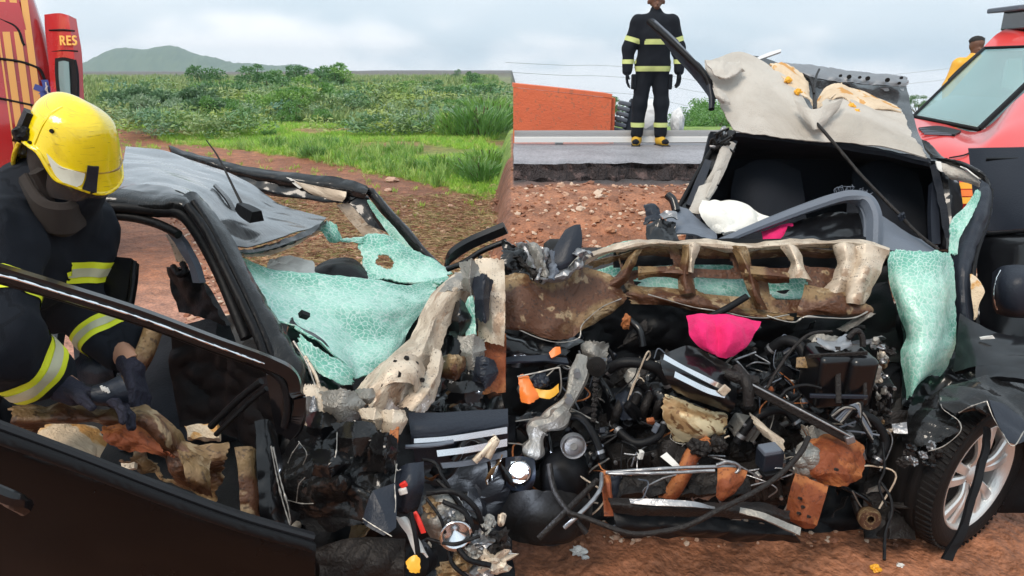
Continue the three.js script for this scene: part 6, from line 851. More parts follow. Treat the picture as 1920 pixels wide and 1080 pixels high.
  Tb('torn_edge_glint', M.edge, [1438, 592, 2.66, 1462, 600, 2.64, 1490, 604, 2.63, 1510, 594, 2.62, 1550, 596, 2.62, 1600, 596, 2.62, 1634, 580, 2.64], 0.0048, 80, { size: u => 0.35 + 0.65 * Math.abs(noise(u * 9, 0.008)) * 1.6 });
  S('bonnet_lower_rail', M.brown, [[1180, 530, 2.80, 1260, 540, 2.78, 1340, 560, 2.76, 1420, 580, 2.74, 1480, 590, 2.72], [1170, 550, 2.76, 1260, 560, 2.74, 1340, 575, 2.72, 1420, 592, 2.70, 1490, 600, 2.68], [1180, 570, 2.78, 1260, 575, 2.76, 1340, 586, 2.74, 1420, 600, 2.72, 1480, 606, 2.7]], { n: 110, m: 24, t: 0.003, amp: 0.01, f: 8, jag: 0.02, fold: 0.016, ff: 10, crease: 0.3 });
  Tb('torn_edge_glint', M.edge, [1215, 552, 2.72, 1250, 562, 2.71, 1300, 576, 2.70, 1350, 584, 2.68, 1400, 594, 2.66, 1440, 596, 2.66, 1480, 590, 2.65], 0.0036, 80, { size: u => 0.35 + 0.65 * Math.abs(noise(u * 9, 0.006)) * 1.6 });
  Tb('prop_rod', M.rubber, [1322, 598, 2.66, 1360, 580, 2.66, 1400, 556, 2.68], 0.014, 8);
  S('bonnet_skin_left', M.brown, [
    [930, 520, 2.62, 975, 515, 2.64, 1020, 522, 2.66, 1060, 510, 2.70, 1100, 500, 2.74, 1140, 520, 2.76],
    [930, 550, 2.58, 980, 552, 2.58, 1030, 556, 2.62, 1070, 556, 2.66, 1110, 550, 2.70, 1170, 548, 2.76],
    [930, 575, 2.56, 985, 585, 2.55, 1035, 585, 2.58, 1080, 582, 2.62, 1120, 566, 2.68, 1176, 560, 2.74],
    [935, 600, 2.55, 990, 612, 2.54, 1040, 610, 2.56, 1085, 600, 2.60, 1115, 588, 2.66, 1150, 576, 2.72],
    [950, 606, 2.56, 1010, 630, 2.55, 1050, 638, 2.56, 1082, 630, 2.58, 1100, 612, 2.64, 1120, 592, 2.70]], { n: 120, m: 70, t: 0.003, amp: 0.007, f: 6, crease: 0.3, jag: 0.015, fold: 0.018, ff: 7, s: 2 }, 'rusty brown inside of the bonnet, folded down at the left');
  Tb('torn_edge_glint', M.edge, [1165, 560, 2.70, 1130, 575, 2.67, 1105, 595, 2.62, 1090, 612, 2.58, 1085, 634, 2.56, 1050, 642, 2.55, 1010, 634, 2.54, 960, 612, 2.54], 0.0030, 80, { size: u => 0.35 + 0.65 * Math.abs(noise(u * 9, 0.005)) * 1.6 });
  S('bonnet_underside', M.plastic, [[1060, 556, 2.84, 1200, 530, 2.92, 1400, 560, 2.94, 1660, 500, 2.96], [1060, 600, 2.80, 1200, 600, 2.86, 1400, 610, 2.88, 1680, 600, 2.9], [1060, 680, 2.84, 1200, 680, 2.90, 1400, 680, 2.92, 1690, 680, 2.9]], { n: 50, m: 30, t: 0.02, amp: 0.04, f: 5 });
  part(T, 'oil_cap', M.rust, lump(at(1174, 604, 2.70), 0.018, 0.026, 0.015, 0.3, 2, 3, 2));
  // left corner: shards, torn wing and fittings
  S('mirror_glass', M.slate, [[1060, 432, 2.66, 1078, 424, 2.66, 1088, 422, 2.66], [1044, 460, 2.64, 1068, 456, 2.62, 1090, 452, 2.64], [1028, 492, 2.62, 1060, 492, 2.60, 1084, 474, 2.63], [1028, 504, 2.62, 1054, 506, 2.61, 1070, 490, 2.63]], { n: 14, m: 18, t: 0.012, amp: 0.002 });
  for (const [r, m] of [[[965, 456, 2.66, 980, 470, 2.64, 990, 500, 2.62], M.steel], [[985, 450, 2.66, 1000, 480, 2.62, 1012, 520, 2.60], M.alu], [[1015, 462, 2.66, 1008, 495, 2.62, 1000, 525, 2.6], M.steel], [[1025, 470, 2.64, 1030, 500, 2.62, 1022, 520, 2.6], M.grey], [[960, 480, 2.66, 985, 505, 2.63, 1004, 522, 2.6], M.iron], [[1072, 480, 2.62, 1084, 468, 2.62, 1094, 476, 2.62], M.steel], [[1000, 525, 2.6, 1060, 505, 2.62, 1090, 478, 2.64], M.steel]]) S('torn_bracket', m, [r, r.map((v, i) => i % 3 === 0 ? v + rr(8, 14) : i % 3 === 1 ? v + rr(-3, 6) : v - 0.03), r.map((v, i) => i % 3 === 0 ? v + rr(10, 20) : i % 3 === 1 ? v + rr(2, 8) : v)], { n: 16, m: 8, t: 0.006, amp: 0.02, f: 14, jag: 0.05, s: r[0] });
  S('torn_panel', M.gloss, [[940, 450, 2.72, 985, 470, 2.7, 1010, 470, 2.7], [940, 490, 2.68, 985, 500, 2.66, 1020, 500, 2.66], [940, 530, 2.66, 985, 530, 2.64, 1060, 525, 2.66]], { n: 24, m: 20, t: 0.006, amp: 0.03, f: 9, jag: 0.05 });
  S('left_wing', M.gloss, [[930, 620, 2.56, 1000, 640, 2.58, 1070, 655, 2.6], [930, 650, 2.52, 1000, 662, 2.54, 1060, 665, 2.56], [930, 690, 2.54, 1000, 690, 2.56, 1080, 690, 2.6]], { n: 24, m: 20, t: 0.006, amp: 0.025, f: 7 });
  S('left_wing', M.slate, [[930, 672, 2.5, 1000, 668, 2.5, 1062, 672, 2.52], [930, 680, 2.48, 1000, 678, 2.48, 1066, 682, 2.5]], { n: 16, m: 6, t: 0.01, amp: 0.008 });
  S('lamp_lens', M.orange, [[1030, 662, 2.5, 1040, 652, 2.5, 1050, 650, 2.5], [1034, 672, 2.49, 1042, 668, 2.49, 1050, 662, 2.5]], { n: 6, m: 6, t: 0.01, amp: 0.003 });
  S('lamp_lens', M.orange, [[972, 706, 2.48, 980, 700, 2.48, 990, 704, 2.48], [974, 730, 2.46, 988, 735, 2.45, 1004, 730, 2.46], [978, 752, 2.46, 994, 756, 2.45, 1010, 745, 2.46]], { n: 12, m: 12, t: 0.012, amp: 0.01, f: 12, jag: 0.05 }, 'broken orange lamp lens');
  S('lamp_lens', M.amber, [[1000, 728, 2.47, 1030, 732, 2.46, 1046, 720, 2.48], [1004, 744, 2.46, 1030, 748, 2.45, 1046, 736, 2.47]], { n: 10, m: 8, t: 0.01, amp: 0.008, f: 12 });
  part(T, 'lamp_socket', M.slate, lump(at(1014, 714, 2.47), 0.03, 0.028, 0.03, 0.2, 2, 3, 4));
  Tb('trim_loop', M.edge, [970, 706, 2.46, 1010, 698, 2.46, 1044, 690, 2.46, 1050, 694, 2.46, 1052, 730, 2.47, 1040, 750, 2.48], 0.003, 24);
  // steering knuckle and suspension arm
  const arm = part(T, 'suspension_arm', M.alu, sweep([1092, 668, 2.50, 1086, 700, 2.46, 1070, 745, 2.42, 1040, 780, 2.40, 1012, 802, 2.40], rect(0.055, 0.03, 0.01), { seg: 30, up: V(0, 0, 1), size: u => 0.8 + 0.5 * Math.sin(u * 6) ** 2 }), 'bent cast suspension arm');
  part(T, 'suspension_arm', M.alu, sweep([1062, 770, 2.40, 1040, 790, 2.38, 1010, 802, 2.38, 1004, 830, 2.37, 996, 856, 2.38], rect(0.06, 0.05, 0.014), { seg: 24, up: V(0, 0, 1), size: u => 0.8 + 0.5 * Math.sin(u * 9) ** 2 }));
  part(arm, 'bolt_boss', M.steel, disc(at(1066, 748, 2.39), V(0, 0, 1), 0.014, 0.03, 12));
  part(arm, 'bolt_boss', M.steel, disc(at(1082, 700, 2.43), V(0, 0, 1), 0.012, 0.03, 12));
  part(T, 'strut_top', M.iron, lathe(at(1118, 688, 2.46), V(-0.1, 0.3, 1), [[0, 0.02], [0.012, 0.02], [0.014, 0.01], [0.034, 0.008], [0.036, -0.012], [0, -0.02]], 24));
  for (let i = 0; i < 9; i++) part(T, 'chain_link', M.iron, lump(at(1117 - i * 0.5, 712 + i * 9.4, 2.42), 0.010, 0.008, 0.009, 0.3, 2, 2, i * 4));
  const pul = part(T, 'pulley', M.steel, lathe(at(1075, 836, 2.32), V(0.1, 0.1, 1), [[0.012, 0.014], [0.03, 0.012], [0.034, 0.0], [0.04, 0.012], [0.042, 0.012], [0.042, -0.014], [0.036, -0.014], [0.03, -0.004], [0.012, -0.004]], 30), 'small steel belt pulley');
  part(pul, 'hub', M.alu, disc(at(1075, 836, 2.31), V(0.1, 0.1, 1), 0.012, 0.02, 14));
  for (let i = 0; i < 3; i++) part(pul, 'web', M.alu, bar([at(1075, 836, 2.318), at(1075, 836, 2.318).add(V(Math.cos(i * 2.1 + 0.4) * 0.032, Math.sin(i * 2.1 + 0.4) * 0.032, 0))], 0.008, 0.008));
  // lit lamp at the left corner
  const lampBody = part(T, 'head_lamp', M.slate, sheet([[950, 860, 2.36, 975, 856, 2.34, 1000, 862, 2.36], [948, 890, 2.32, 976, 890, 2.32, 1004, 890, 2.32], [952, 915, 2.36, 975, 918, 2.34, 996, 912, 2.36]], { n: 16, m: 14, t: 0.015 }));
  const glow = part(lampBody, 'lamp_glow', new THREE.MeshStandardMaterial({ color: 0xffffff, emissive: new THREE.Color(0.62, 0.78, 1), emissiveIntensity: 0.9, roughness: 0.3 }), lathe(at(973, 884, 2.30), V(0.1, 0.1, 1), [[0, 0.016], [0.012, 0.013], [0.02, 0.006], [0.024, -0.004], [0, -0.006]], 28));
  part(lampBody, 'lamp_bezel', M.chrome, lathe(at(973, 884, 2.315), V(0.1, 0.1, 1), [[0.024, 0.002], [0.034, 0.012], [0.040, 0.014], [0.040, 0.004], [0.026, -0.01]], 30));
  const pl = new THREE.PointLight(new THREE.Color(0.75, 0.85, 1), 0.09, 0, 2); pl.position.copy(at(974, 886, 2.24)); pl.castShadow = true; scene.add(pl);
  part(T, 'lamp_reflector', M.chrome, sheet([[958, 866, 2.325, 985, 864, 2.32], [956, 890, 2.31, 990, 888, 2.305], [960, 908, 2.33, 984, 908, 2.325]], { n: 10, m: 10, t: 0.006, amp: 0.006, f: 14 }));
  part(T, 'drum', M.plastic, lathe(at(1055, 895, 2.40), V(-0.2, 0.15, 1), [[0, 0.05], [0.05, 0.05], [0.075, 0.03], [0.085, -0.02], [0.085, -0.08], [0, -0.09]], 30));
  S('left_tyre_shred', M.tyre, [[945, 935, 2.36, 1000, 920, 2.3, 1060, 925, 2.32, 1110, 940, 2.36], [945, 970, 2.32, 1000, 970, 2.24, 1060, 970, 2.26, 1110, 965, 2.32], [950, 1010, 2.32, 1000, 1014, 2.28, 1060, 1008, 2.30, 1100, 990, 2.34]], { n: 40, m: 24, t: 0.02, amp: 0.02, f: 6 });
  // engine bay: dark back, engine block, foil, air box, fan, pipes
  S('bay_shade_back', M.plastic, [[940, 600, 3.0, 1200, 600, 3.1, 1450, 600, 3.1, 1720, 560, 3.05], [940, 760, 2.9, 1200, 760, 2.95, 1450, 760, 2.95, 1720, 760, 2.9], [940, 900, 2.75, 1200, 900, 2.8, 1450, 900, 2.8, 1720, 900, 2.75], [940, 1010, 2.7, 1200, 1010, 2.74, 1450, 1010, 2.74, 1720, 1010, 2.7]], { n: 60, m: 50, t: 0.03, amp: 0.05, f: 5 });  // black sheet added at the back, standing in for shade in the bay
  const blk = part(T, 'engine_block', M.iron, [sheet([[1140, 690, 2.85, 1250, 680, 2.75, 1400, 700, 2.7, 1500, 740, 2.75], [1130, 770, 2.75, 1250, 770, 2.64, 1400, 780, 2.6, 1520, 800, 2.66], [1130, 870, 2.7, 1250, 870, 2.6, 1400, 870, 2.56, 1530, 890, 2.62], [1140, 940, 2.7, 1250, 940, 2.64, 1400, 940, 2.62, 1520, 940, 2.66]], { n: 70, m: 60, t: 0.04, amp: 0.05, f: 8, crease: 0.4 })]);
  for (let i = 0; i < 5; i++) part(blk, 'cylinder_fin', M.iron, disc(at(1190 + i * 14, 870 + (i % 2) * 3, 2.58), V(1, 0.1, 0.3), 0.05, 0.012, 18));
  S('heat_shield', M.foil, [[1246, 738, 2.50, 1280, 748, 2.46, 1320, 764, 2.45, 1366, 776, 2.48], [1240, 770, 2.47, 1280, 776, 2.42, 1322, 786, 2.41, 1366, 794, 2.45], [1250, 800, 2.46, 1284, 806, 2.42, 1326, 810, 2.41, 1362, 812, 2.45], [1262, 826, 2.48, 1290, 832, 2.45, 1320, 826, 2.45, 1340, 820, 2.48]], { n: 80, m: 60, t: 0.003, amp: 0.003, f: 20, jag: 0.03, crease: 0.2, fold: 0.005, ff: 14 }, 'crumpled golden heat-shield foil');
  Tb('exhaust_pipe', M.rust, [1330, 830, 2.42, 1300, 850, 2.40, 1285, 880, 2.38, 1262, 920, 2.38, 1240, 930, 2.4], 0.028, 24);
  part(T, 'exhaust_flange', M.iron, [lump(at(1310, 840, 2.38), 0.035, 0.028, 0.03, 0.3, 2, 3, 3)]);
  part(T, 'exhaust_flange', M.iron, [lump(at(1345, 832, 2.4), 0.03, 0.026, 0.03, 0.3, 2, 3, 8)]);
  S('torn_label', M.white, [[1238, 856, 2.36, 1250, 848, 2.36], [1260, 874, 2.34, 1270, 868, 2.34], [1270, 882, 2.34, 1276, 876, 2.34]], { n: 4, m: 8, t: 0.004 });
  const grl = S('grille_beam', M.gloss, [[1238, 668, 2.46, 1290, 650, 2.50, 1340, 670, 2.50, 1378, 690, 2.50], [1240, 690, 2.40, 1290, 690, 2.40, 1340, 712, 2.40, 1380, 735, 2.42], [1252, 712, 2.40, 1295, 722, 2.38, 1340, 742, 2.38, 1376, 762, 2.40], [1270, 735, 2.44, 1300, 748, 2.42, 1340, 762, 2.42, 1370, 772, 2.44]], { n: 30, m: 26, t: 0.012, amp: 0.008, f: 7 }, 'black grille piece with two bright strips');
  part(grl, 'bright_strip', M.chrome, sheet([[1246, 664, 2.375, 1280, 684, 2.355, 1316, 702, 2.35, 1356, 722, 2.36], [1244, 674, 2.375, 1278, 692, 2.355, 1314, 711, 2.35, 1354, 731, 2.36]], { n: 30, m: 4, t: 0.008, amp: 0.003 }));
  part(grl, 'bright_strip', M.chrome, sheet([[1266, 696, 2.36, 1296, 712, 2.345, 1330, 728, 2.345, 1360, 738, 2.355], [1264, 707, 2.36, 1294, 722, 2.345, 1328, 738, 2.345, 1358, 746, 2.355]], { n: 24, m: 4, t: 0.008, amp: 0.003 }));
  part(grl, 'strip_end', M.cream, box(at(1358, 732, 2.34), 0.03, 0.035, 0.012, 0.004, [0, 0, -0.7]));
  // wiper of twisted black bars across the bay
  const rod = part(T, 'cross_bar', M.iron, bar([1392, 716, 2.40, 1596, 824, 2.30], 0.034, 0.03), 'bent bar lying diagonally across the engine');
  part(rod, 'bar_groove', M.steel, tube([1400, 716, 2.375, 1500, 768, 2.33, 1594, 818, 2.275], 0.004, 6));
  part(rod, 'bar_end', M.steel, box(at(1592, 822, 2.29), 0.03, 0.03, 0.03, 0.006, [0, 0, 0.4]));
  for (const l of [[1360, 700, 2.42, 1390, 710, 2.40, 1420, 716, 2.4], [1380, 690, 2.44, 1400, 720, 2.38, 1404, 760, 2.38]]) Tb('hose', M.iron, l, 0.02, 14);
  S('torn_bracket', M.cream, [[1404, 770, 2.42, 1430, 790, 2.40, 1450, 812, 2.4], [1412, 792, 2.39, 1440, 810, 2.36, 1472, 826, 2.36], [1430, 816, 2.39, 1450, 830, 2.36, 1474, 864, 2.36]], { n: 30, m: 24, t: 0.003, amp: 0.002, f: 12, jag: 0.06, fold: 0.012, ff: 10, lin: true, crease: 0.25 });
  const fuse = part(T, 'relay_box', M.slate, box(at(1443, 858, 2.36), 0.075, 0.075, 0.06, 0.008, [0.1, 0.2, 0.05]));
  part(fuse, 'relay_lid', M.grey, box(at(1443, 842, 2.34), 0.065, 0.02, 0.05, 0.006, [0.1, 0.2, 0.05]));
  part(fuse, 'relay_foot', M.plastic, box(at(1446, 882, 2.36), 0.08, 0.02, 0.06, 0.006, [0.1, 0.2, 0.05]));
  // air box with strap and torn top
  const ab = part(T, 'air_box', M.gloss, [box(at(1545, 702, 2.42), 0.115, 0.2, 0.14, 0.02, [0.1, 0.1, 0.02])]);
  part(T, 'air_box', M.gloss, [box(at(1597, 704, 2.40), 0.10, 0.19, 0.14, 0.025, [0.1, 0.1, -0.02])]);
  part(ab, 'strap', M.iron, bar([1570, 650, 2.36, 1572, 756, 2.33], 0.018, 0.012));
  part(ab, 'strap', M.iron, bar([1620, 660, 2.35, 1622, 750, 2.33], 0.012, 0.012));
  part(ab, 'band', M.iron, bar([1516, 668, 2.345, 1626, 662, 2.33], 0.014, 0.008, { up: V(0, 0, 1) }));
  part(ab, 'rim', M.slate, bar([1518, 742, 2.345, 1626, 744, 2.33], 0.014, 0.012, { up: V(0, 0, 1) }));
  S('air_box_lid', M.steel, [[1530, 634, 2.42, 1560, 640, 2.40, 1590, 630, 2.42], [1530, 644, 2.38, 1560, 652, 2.36, 1596, 640, 2.38], [1550, 654, 2.36, 1572, 658, 2.35, 1600, 648, 2.38]], { n: 18, m: 12, t: 0.006, amp: 0.012, f: 14, jag: 0.04 });
  Tb('hose', M.iron, [1590, 634, 2.38, 1606, 620, 2.38, 1616, 630, 2.38, 1618, 650, 2.38], 0.010, 14);
  Tb('hose', M.iron, [1438, 728, 2.4, 1460, 690, 2.42, 1490, 650, 2.44, 1520, 626, 2.46, 1560, 622, 2.46], 0.006, 24);
  Tb('hose', M.rubber, [1462, 746, 2.36, 1478, 730, 2.36, 1510, 722, 2.36, 1540, 728, 2.35], 0.006, 18);
  S('torn_bracket', M.brown, [[1494, 672, 2.44, 1516, 668, 2.43], [1492, 690, 2.42, 1514, 690, 2.42]], { n: 8, m: 8, t: 0.008, amp: 0.01, f: 14 });
  // right side: chains of debris, rusty crash horn
  for (let i = 0; i < 34; i++) { const x = 1650 + 16 * noise(i * 0.9, 3) + rr(-12, 14), y = 640 + i * 5.2; part(T, 'broken_fitting', pick([M.alu, M.cream, M.iron, M.brown, M.steel, M.iron]), lump(at(x, y, 2.5 + rr(-0.03, 0.05)), rr(0.006, 0.016), rr(0.008, 0.02), 0.012, 0.4, 2.4, 1, i * 7)); }
  part(T, 'broken_fitting', M.alu, box(at(1645, 698, 2.46), 0.022, 0.05, 0.02, 0.006));
  S('crash_horn', M.rust, [[1512, 830, 2.36, 1545, 814, 2.38, 1590, 822, 2.38, 1620, 836, 2.4], [1505, 860, 2.30, 1545, 850, 2.28, 1590, 852, 2.30, 1620, 862, 2.36], [1520, 890, 2.29, 1550, 886, 2.26, 1590, 890, 2.28, 1614, 892, 2.34], [1540, 908, 2.32, 1560, 910, 2.30, 1585, 908, 2.31, 1604, 902, 2.35]], { n: 40, m: 34, t: 0.008, amp: 0.012, f: 11, crease: 0.3, lin: true, jag: 0.02 }, 'orange rusty crushed chassis horn');
  S('crash_horn', M.rust, [[1494, 880, 2.32, 1520, 900, 2.28, 1552, 912, 2.28], [1480, 930, 2.30, 1510, 936, 2.24, 1542, 946, 2.26], [1476, 970, 2.30, 1505, 974, 2.24, 1530, 984, 2.26], [1490, 976, 2.32, 1510, 988, 2.28, 1526, 990, 2.28]], { n: 26, m: 30, t: 0.008, amp: 0.006, f: 10, crease: 0.35, lin: true });
  for (const [x, y] of [[1500, 934], [1506, 950], [1498, 962], [1516, 968], [1568, 880]]) Tb('bolt_hole', M.iron, [x - 2, y, 2.232, x + 2, y + 1, 2.24], 0.005, 2);
  S('alternator', M.alu, [[1496, 842, 2.34, 1512, 834, 2.32, 1534, 838, 2.34], [1490, 866, 2.31, 1510, 862, 2.28, 1530, 864, 2.30], [1490, 886, 2.33, 1506, 888, 2.31, 1520, 884, 2.33]], { n: 24, m: 24, t: 0.02, amp: 0.02, f: 16, crease: 0.3 });
  for (let i = 0; i < 6; i++) Tb('cable', pick([M.rubber, M.alu, M.grey]), [1560 + i * 4, 780 + i * 3, 2.34, 1585 + i * 6, 764 - i * 2, 2.32, 1615, 772 + i * 4, 2.32, 1632 + i, 800 + i * 6, 2.33], 0.004, 18);
  // radiator support and lower cross member
  Tb('tie_rod', M.steel, [1136, 886, 2.30, 1220, 880, 2.27, 1300, 876, 2.26, 1380, 874, 2.26], 0.006, 10);
  Tb('tie_rod', M.steel, [1140, 888, 2.28, 1240, 887, 2.25, 1340, 882, 2.24], 0.006, 10);
  Tb('tie_rod', M.steel, [1344, 872, 2.25, 1365, 866, 2.24, 1386, 874, 2.25, 1380, 886, 2.25, 1362, 890, 2.25], 0.006, 16);
  S('support_bracket', M.rust, [[1346, 878, 2.26, 1372, 876, 2.25, 1402, 882, 2.27], [1344, 905, 2.24, 1368, 905, 2.22, 1396, 905, 2.25], [1342, 932, 2.24, 1352, 940, 2.23, 1364, 936, 2.24]], { n: 20, m: 18, t: 0.006, amp: 0.014, f: 10 });
  S('support_bracket', M.rust, [[1128, 884, 2.32, 1142, 882, 2.3], [1130, 920, 2.30, 1146, 920, 2.28], [1134, 968, 2.28, 1150, 968, 2.26]], { n: 8, m: 18, t: 0.008, amp: 0.01, f: 9 });
  S('radiator', M.iron, [[1150, 892, 2.42, 1250, 890, 2.42, 1400, 884, 2.42], [1150, 930, 2.38, 1250, 930, 2.38, 1400, 930, 2.38]], { n: 40, m: 16, t: 0.03, amp: 0.03, f: 9 });
  S('lower_member', M.iron, [[1140, 934, 2.24, 1220, 938, 2.2, 1300, 940, 2.19, 1420, 946, 2.2, 1480, 960, 2.24], [1145, 946, 2.2, 1220, 950, 2.16, 1300, 952, 2.15, 1420, 958, 2.16, 1480, 972, 2.2], [1150, 960, 2.22, 1220, 966, 2.18, 1300, 968, 2.17, 1420, 974, 2.18, 1480, 984, 2.22]], { n: 50, m: 14, t: 0.008, amp: 0.01, f: 8 });
  S('lower_member', M.steel, [[1180, 936, 2.17, 1230, 936, 2.15, 1300, 942, 2.14, 1340, 950, 2.14], [1182, 944, 2.16, 1230, 948, 2.14, 1300, 952, 2.13, 1340, 954, 2.14]], { n: 26, m: 6, t: 0.006, amp: 0.006, f: 9 });
  S('lower_member', M.alu, [[1388, 952, 2.16, 1430, 962, 2.14, 1500, 990, 2.14], [1386, 962, 2.15, 1430, 974, 2.13, 1498, 1004, 2.13]], { n: 24, m: 8, t: 0.008, amp: 0.008, f: 9 });
  S('lower_shield', M.plastic, [[1150, 962, 2.24, 1300, 970, 2.22, 1480, 985, 2.24], [1155, 985, 2.22, 1300, 995, 2.2, 1490, 1005, 2.22], [1170, 1006, 2.26, 1300, 1012, 2.24, 1500, 1012, 2.26]], { n: 50, m: 18, t: 0.008, amp: 0.02, f: 6 });
  Tb('drive_belt', M.iron, [1066, 962, 2.16, 1100, 972, 2.14, 1180, 1000, 2.10, 1240, 997, 2.09, 1290, 985, 2.09, 1350, 955, 2.10, 1410, 925, 2.13, 1460, 892, 2.16, 1500, 850, 2.2, 1516, 820, 2.24], 0.0085, 70);
  Tb('torn_edge_glint', M.steel, [1058, 990, 2.16, 1080, 970, 2.16, 1110, 940, 2.2, 1126, 915, 2.24, 1128, 888, 2.3], 0.007, 20);
  Tb('hose', M.iron, [1030, 870, 2.32, 1040, 920, 2.28, 1070, 965, 2.2, 1100, 1000, 2.18], 0.010, 18);
  Tb('hose', M.iron, [1010, 1010, 2.18, 1050, 970, 2.2, 1090, 930, 2.26, 1120, 900, 2.3], 0.010, 18);
  part(T, 'bush_ring', M.brown, lathe(at(1630, 972, 2.40), V(0, 0.2, 1), [[0.012, 0.01], [0.034, 0.014], [0.04, 0.004], [0.036, -0.02], [0.012, -0.02]], 24));
  Tb('cable', M.rubber, [1652, 905, 2.3, 1668, 930, 2.27, 1672, 960, 2.25, 1660, 1000, 2.22, 1658, 1050, 2.16], 0.005, 24);
  Tb('cable', M.rubber, [1655, 830, 2.36, 1658, 880, 2.3, 1648, 910, 2.28, 1662, 950, 2.26], 0.004, 20);
  S('inner_wing', M.iron, [[1650, 780, 2.6, 1690, 770, 2.56, 1750, 770, 2.6], [1640, 840, 2.6, 1690, 830, 2.54, 1760, 840, 2.6], [1620, 920, 2.6, 1690, 920, 2.56, 1720, 920, 2.6], [1620, 1010, 2.5, 1690, 1010, 2.5, 1720, 1010, 2.5]], { n: 24, m: 40, t: 0.01, amp: 0.03, f: 8 });
  S('torn_panel', M.steel, [[1672, 795, 2.46, 1700, 792, 2.44], [1676, 812, 2.44, 1702, 814, 2.42]], { n: 8, m: 8, t: 0.006, amp: 0.01, f: 14 });
  for (let i = 0; i < 12; i++) { const a = at(rr(1690, 1760), rr(835, 870), 2.36); part(T, 'broken_fitting', pick([M.steel, M.iron, M.gloss]), lump(a, rr(0.01, 0.022), rr(0.008, 0.016), 0.014, 0.4, 2.4, 2, i * 5)); }
  // castings, runners and hoses that tie the bay together
  const cast = (name, mat, c, w, h, dp, rot, ribs) => { const P2 = (x, y, z) => V(x, y, z).applyEuler(new THREE.Euler(...rot)).add(c); const b = part(T, name, mat, [box(c, w, h, dp, 0.012, rot)]); for (let i = 0; i < ribs; i++) { const x = (i + 0.5) / ribs * w - w / 2; part(b, 'rib', mat, bar([P2(x, -h * 0.46, dp / 2), P2(x, h * 0.46, dp / 2)], 0.007, 0.014)); } for (const [u, v] of [[-0.44, -0.42], [0.44, -0.42], [-0.44, 0.42], [0.44, 0.42], [0, 0.42]]) part(b, 'bolt', M.steel, (() => { const g = new THREE.CylinderGeometry(0.007, 0.007, 0.010, 6); g.rotateX(Math.PI / 2); g.applyMatrix4(new THREE.Matrix4().makeRotationFromEuler(new THREE.Euler(...rot))); const q = P2(u * w, v * h, dp / 2 + 0.006); g.translate(q.x, q.y, q.z); return boxUV(g); })()); return b; };
  cast('valve_cover', M.plastic, at(1180, 760, 2.66), 0.20, 0.09, 0.12, [0.3, 0.2, -0.15], 5);
  cast('gearbox_casing', M.iron, at(1420, 900, 2.46), 0.15, 0.10, 0.10, [0.1, -0.2, 0.3], 6);
  cast('engine_casing', M.iron, at(1180, 860, 2.54), 0.16, 0.10, 0.10, [0.1, 0.2, 0.1], 5);
  cast('engine_casing', M.alu, at(1395, 800, 2.50), 0.09, 0.07, 0.07, [0.2, 0.2, -0.4], 4);
  cast('pump_casing', M.iron, at(1240, 905, 2.46), 0.08, 0.07, 0.07, [0.1, 0.3, 0.5], 3);
  cast('fuse_box', M.plastic, at(1650, 740, 2.54), 0.07, 0.12, 0.06, [0.1, -0.2, 0.05], 3);
  const hoseRun = (line, r, m = M.rubber) => { const h = Tb('coolant_hose', m, line, r, 36); const L = pts(line); for (const u of [0.08, 0.92]) part(h, 'hose_clamp', M.steel, tube([along(L, u - 0.02), along(L, u), along(L, u + 0.02)], r * 1.12, 3)); };
  hoseRun([1130, 700, 2.58, 1170, 680, 2.54, 1230, 690, 2.52, 1260, 730, 2.54], 0.020);
  hoseRun([1150, 800, 2.52, 1190, 830, 2.46, 1230, 820, 2.46, 1250, 790, 2.5], 0.016);
  hoseRun([1380, 830, 2.46, 1420, 780, 2.44, 1470, 770, 2.44, 1500, 800, 2.42], 0.016);
  hoseRun([1440, 660, 2.62, 1470, 640, 2.58, 1500, 650, 2.54, 1516, 690, 2.5], 0.022);
  hoseRun([1030, 800, 2.48, 1080, 780, 2.44, 1110, 810, 2.42, 1130, 860, 2.4], 0.014);
  hoseRun([1600, 770, 2.44, 1640, 790, 2.42, 1660, 830, 2.42, 1640, 870, 2.42], 0.016);
  for (let i = 0; i < 4; i++) hoseRun([1150 + i * 26, 800 - i * 4, 2.60, 1158 + i * 26, 770 - i * 4, 2.54, 1172 + i * 26, 740 - i * 3, 2.58], 0.017, M.iron);
  for (let i = 0; i < 12; i++) { const x = pick([1130, 1200, 1320, 1430, 1480, 1640]) + rr(-30, 30), y = rr(660, 920), c = at(x, y, lerp(2.56, 2.36, (y - 640) / 300)); const k = part(T, 'connector', pick([M.plastic, M.slate, M.grey, M.white, M.rust]), box(c, rr(0.02, 0.04), rr(0.014, 0.022), 0.02, 0.004, [rnd(), rnd(), rnd() * 3])); part(k, 'lead', M.rubber, tube([c, c.clone().add(V(rr(-0.06, 0.06), rr(-0.02, 0.06), rr(-0.04, 0.02))), c.clone().add(V(rr(-0.12, 0.12), rr(-0.08, 0.06), rr(-0.06, 0)))], 0.004, 12)); }
  for (let i = 0; i < 26; i++) { const x = rr(990, 1680), y = rr(640, 930), d = lerp(2.68, 2.42, (y - 640) / 300), w = rr(40, 90), h = rr(30, 70); S('torn_panel', pick([M.gloss, M.iron, M.plastic, M.gloss, M.slate, M.plastic, M.gloss, M.alu]), [[x - w * 0.6, y - h * 0.5, d + 0.02, x + w * 0.1, y - h * 0.6, d - 0.02, x + w * 0.5, y - h * 0.4, d + 0.03], [x - w * 0.4, y, d - 0.02, x, y + 3, d - 0.05, x + w * 0.6, y - 4, d], [x - w * 0.5, y + h * 0.4, d + 0.01, x + 4, y + h * 0.6, d - 0.03, x + w * 0.4, y + h * 0.5, d + 0.02]], { n: 26, m: 22, t: 0.003, amp: 0.005, fold: 0.026, ff: 12, s: i * 1.3, jag: 0.08, crease: 0.25 }); }
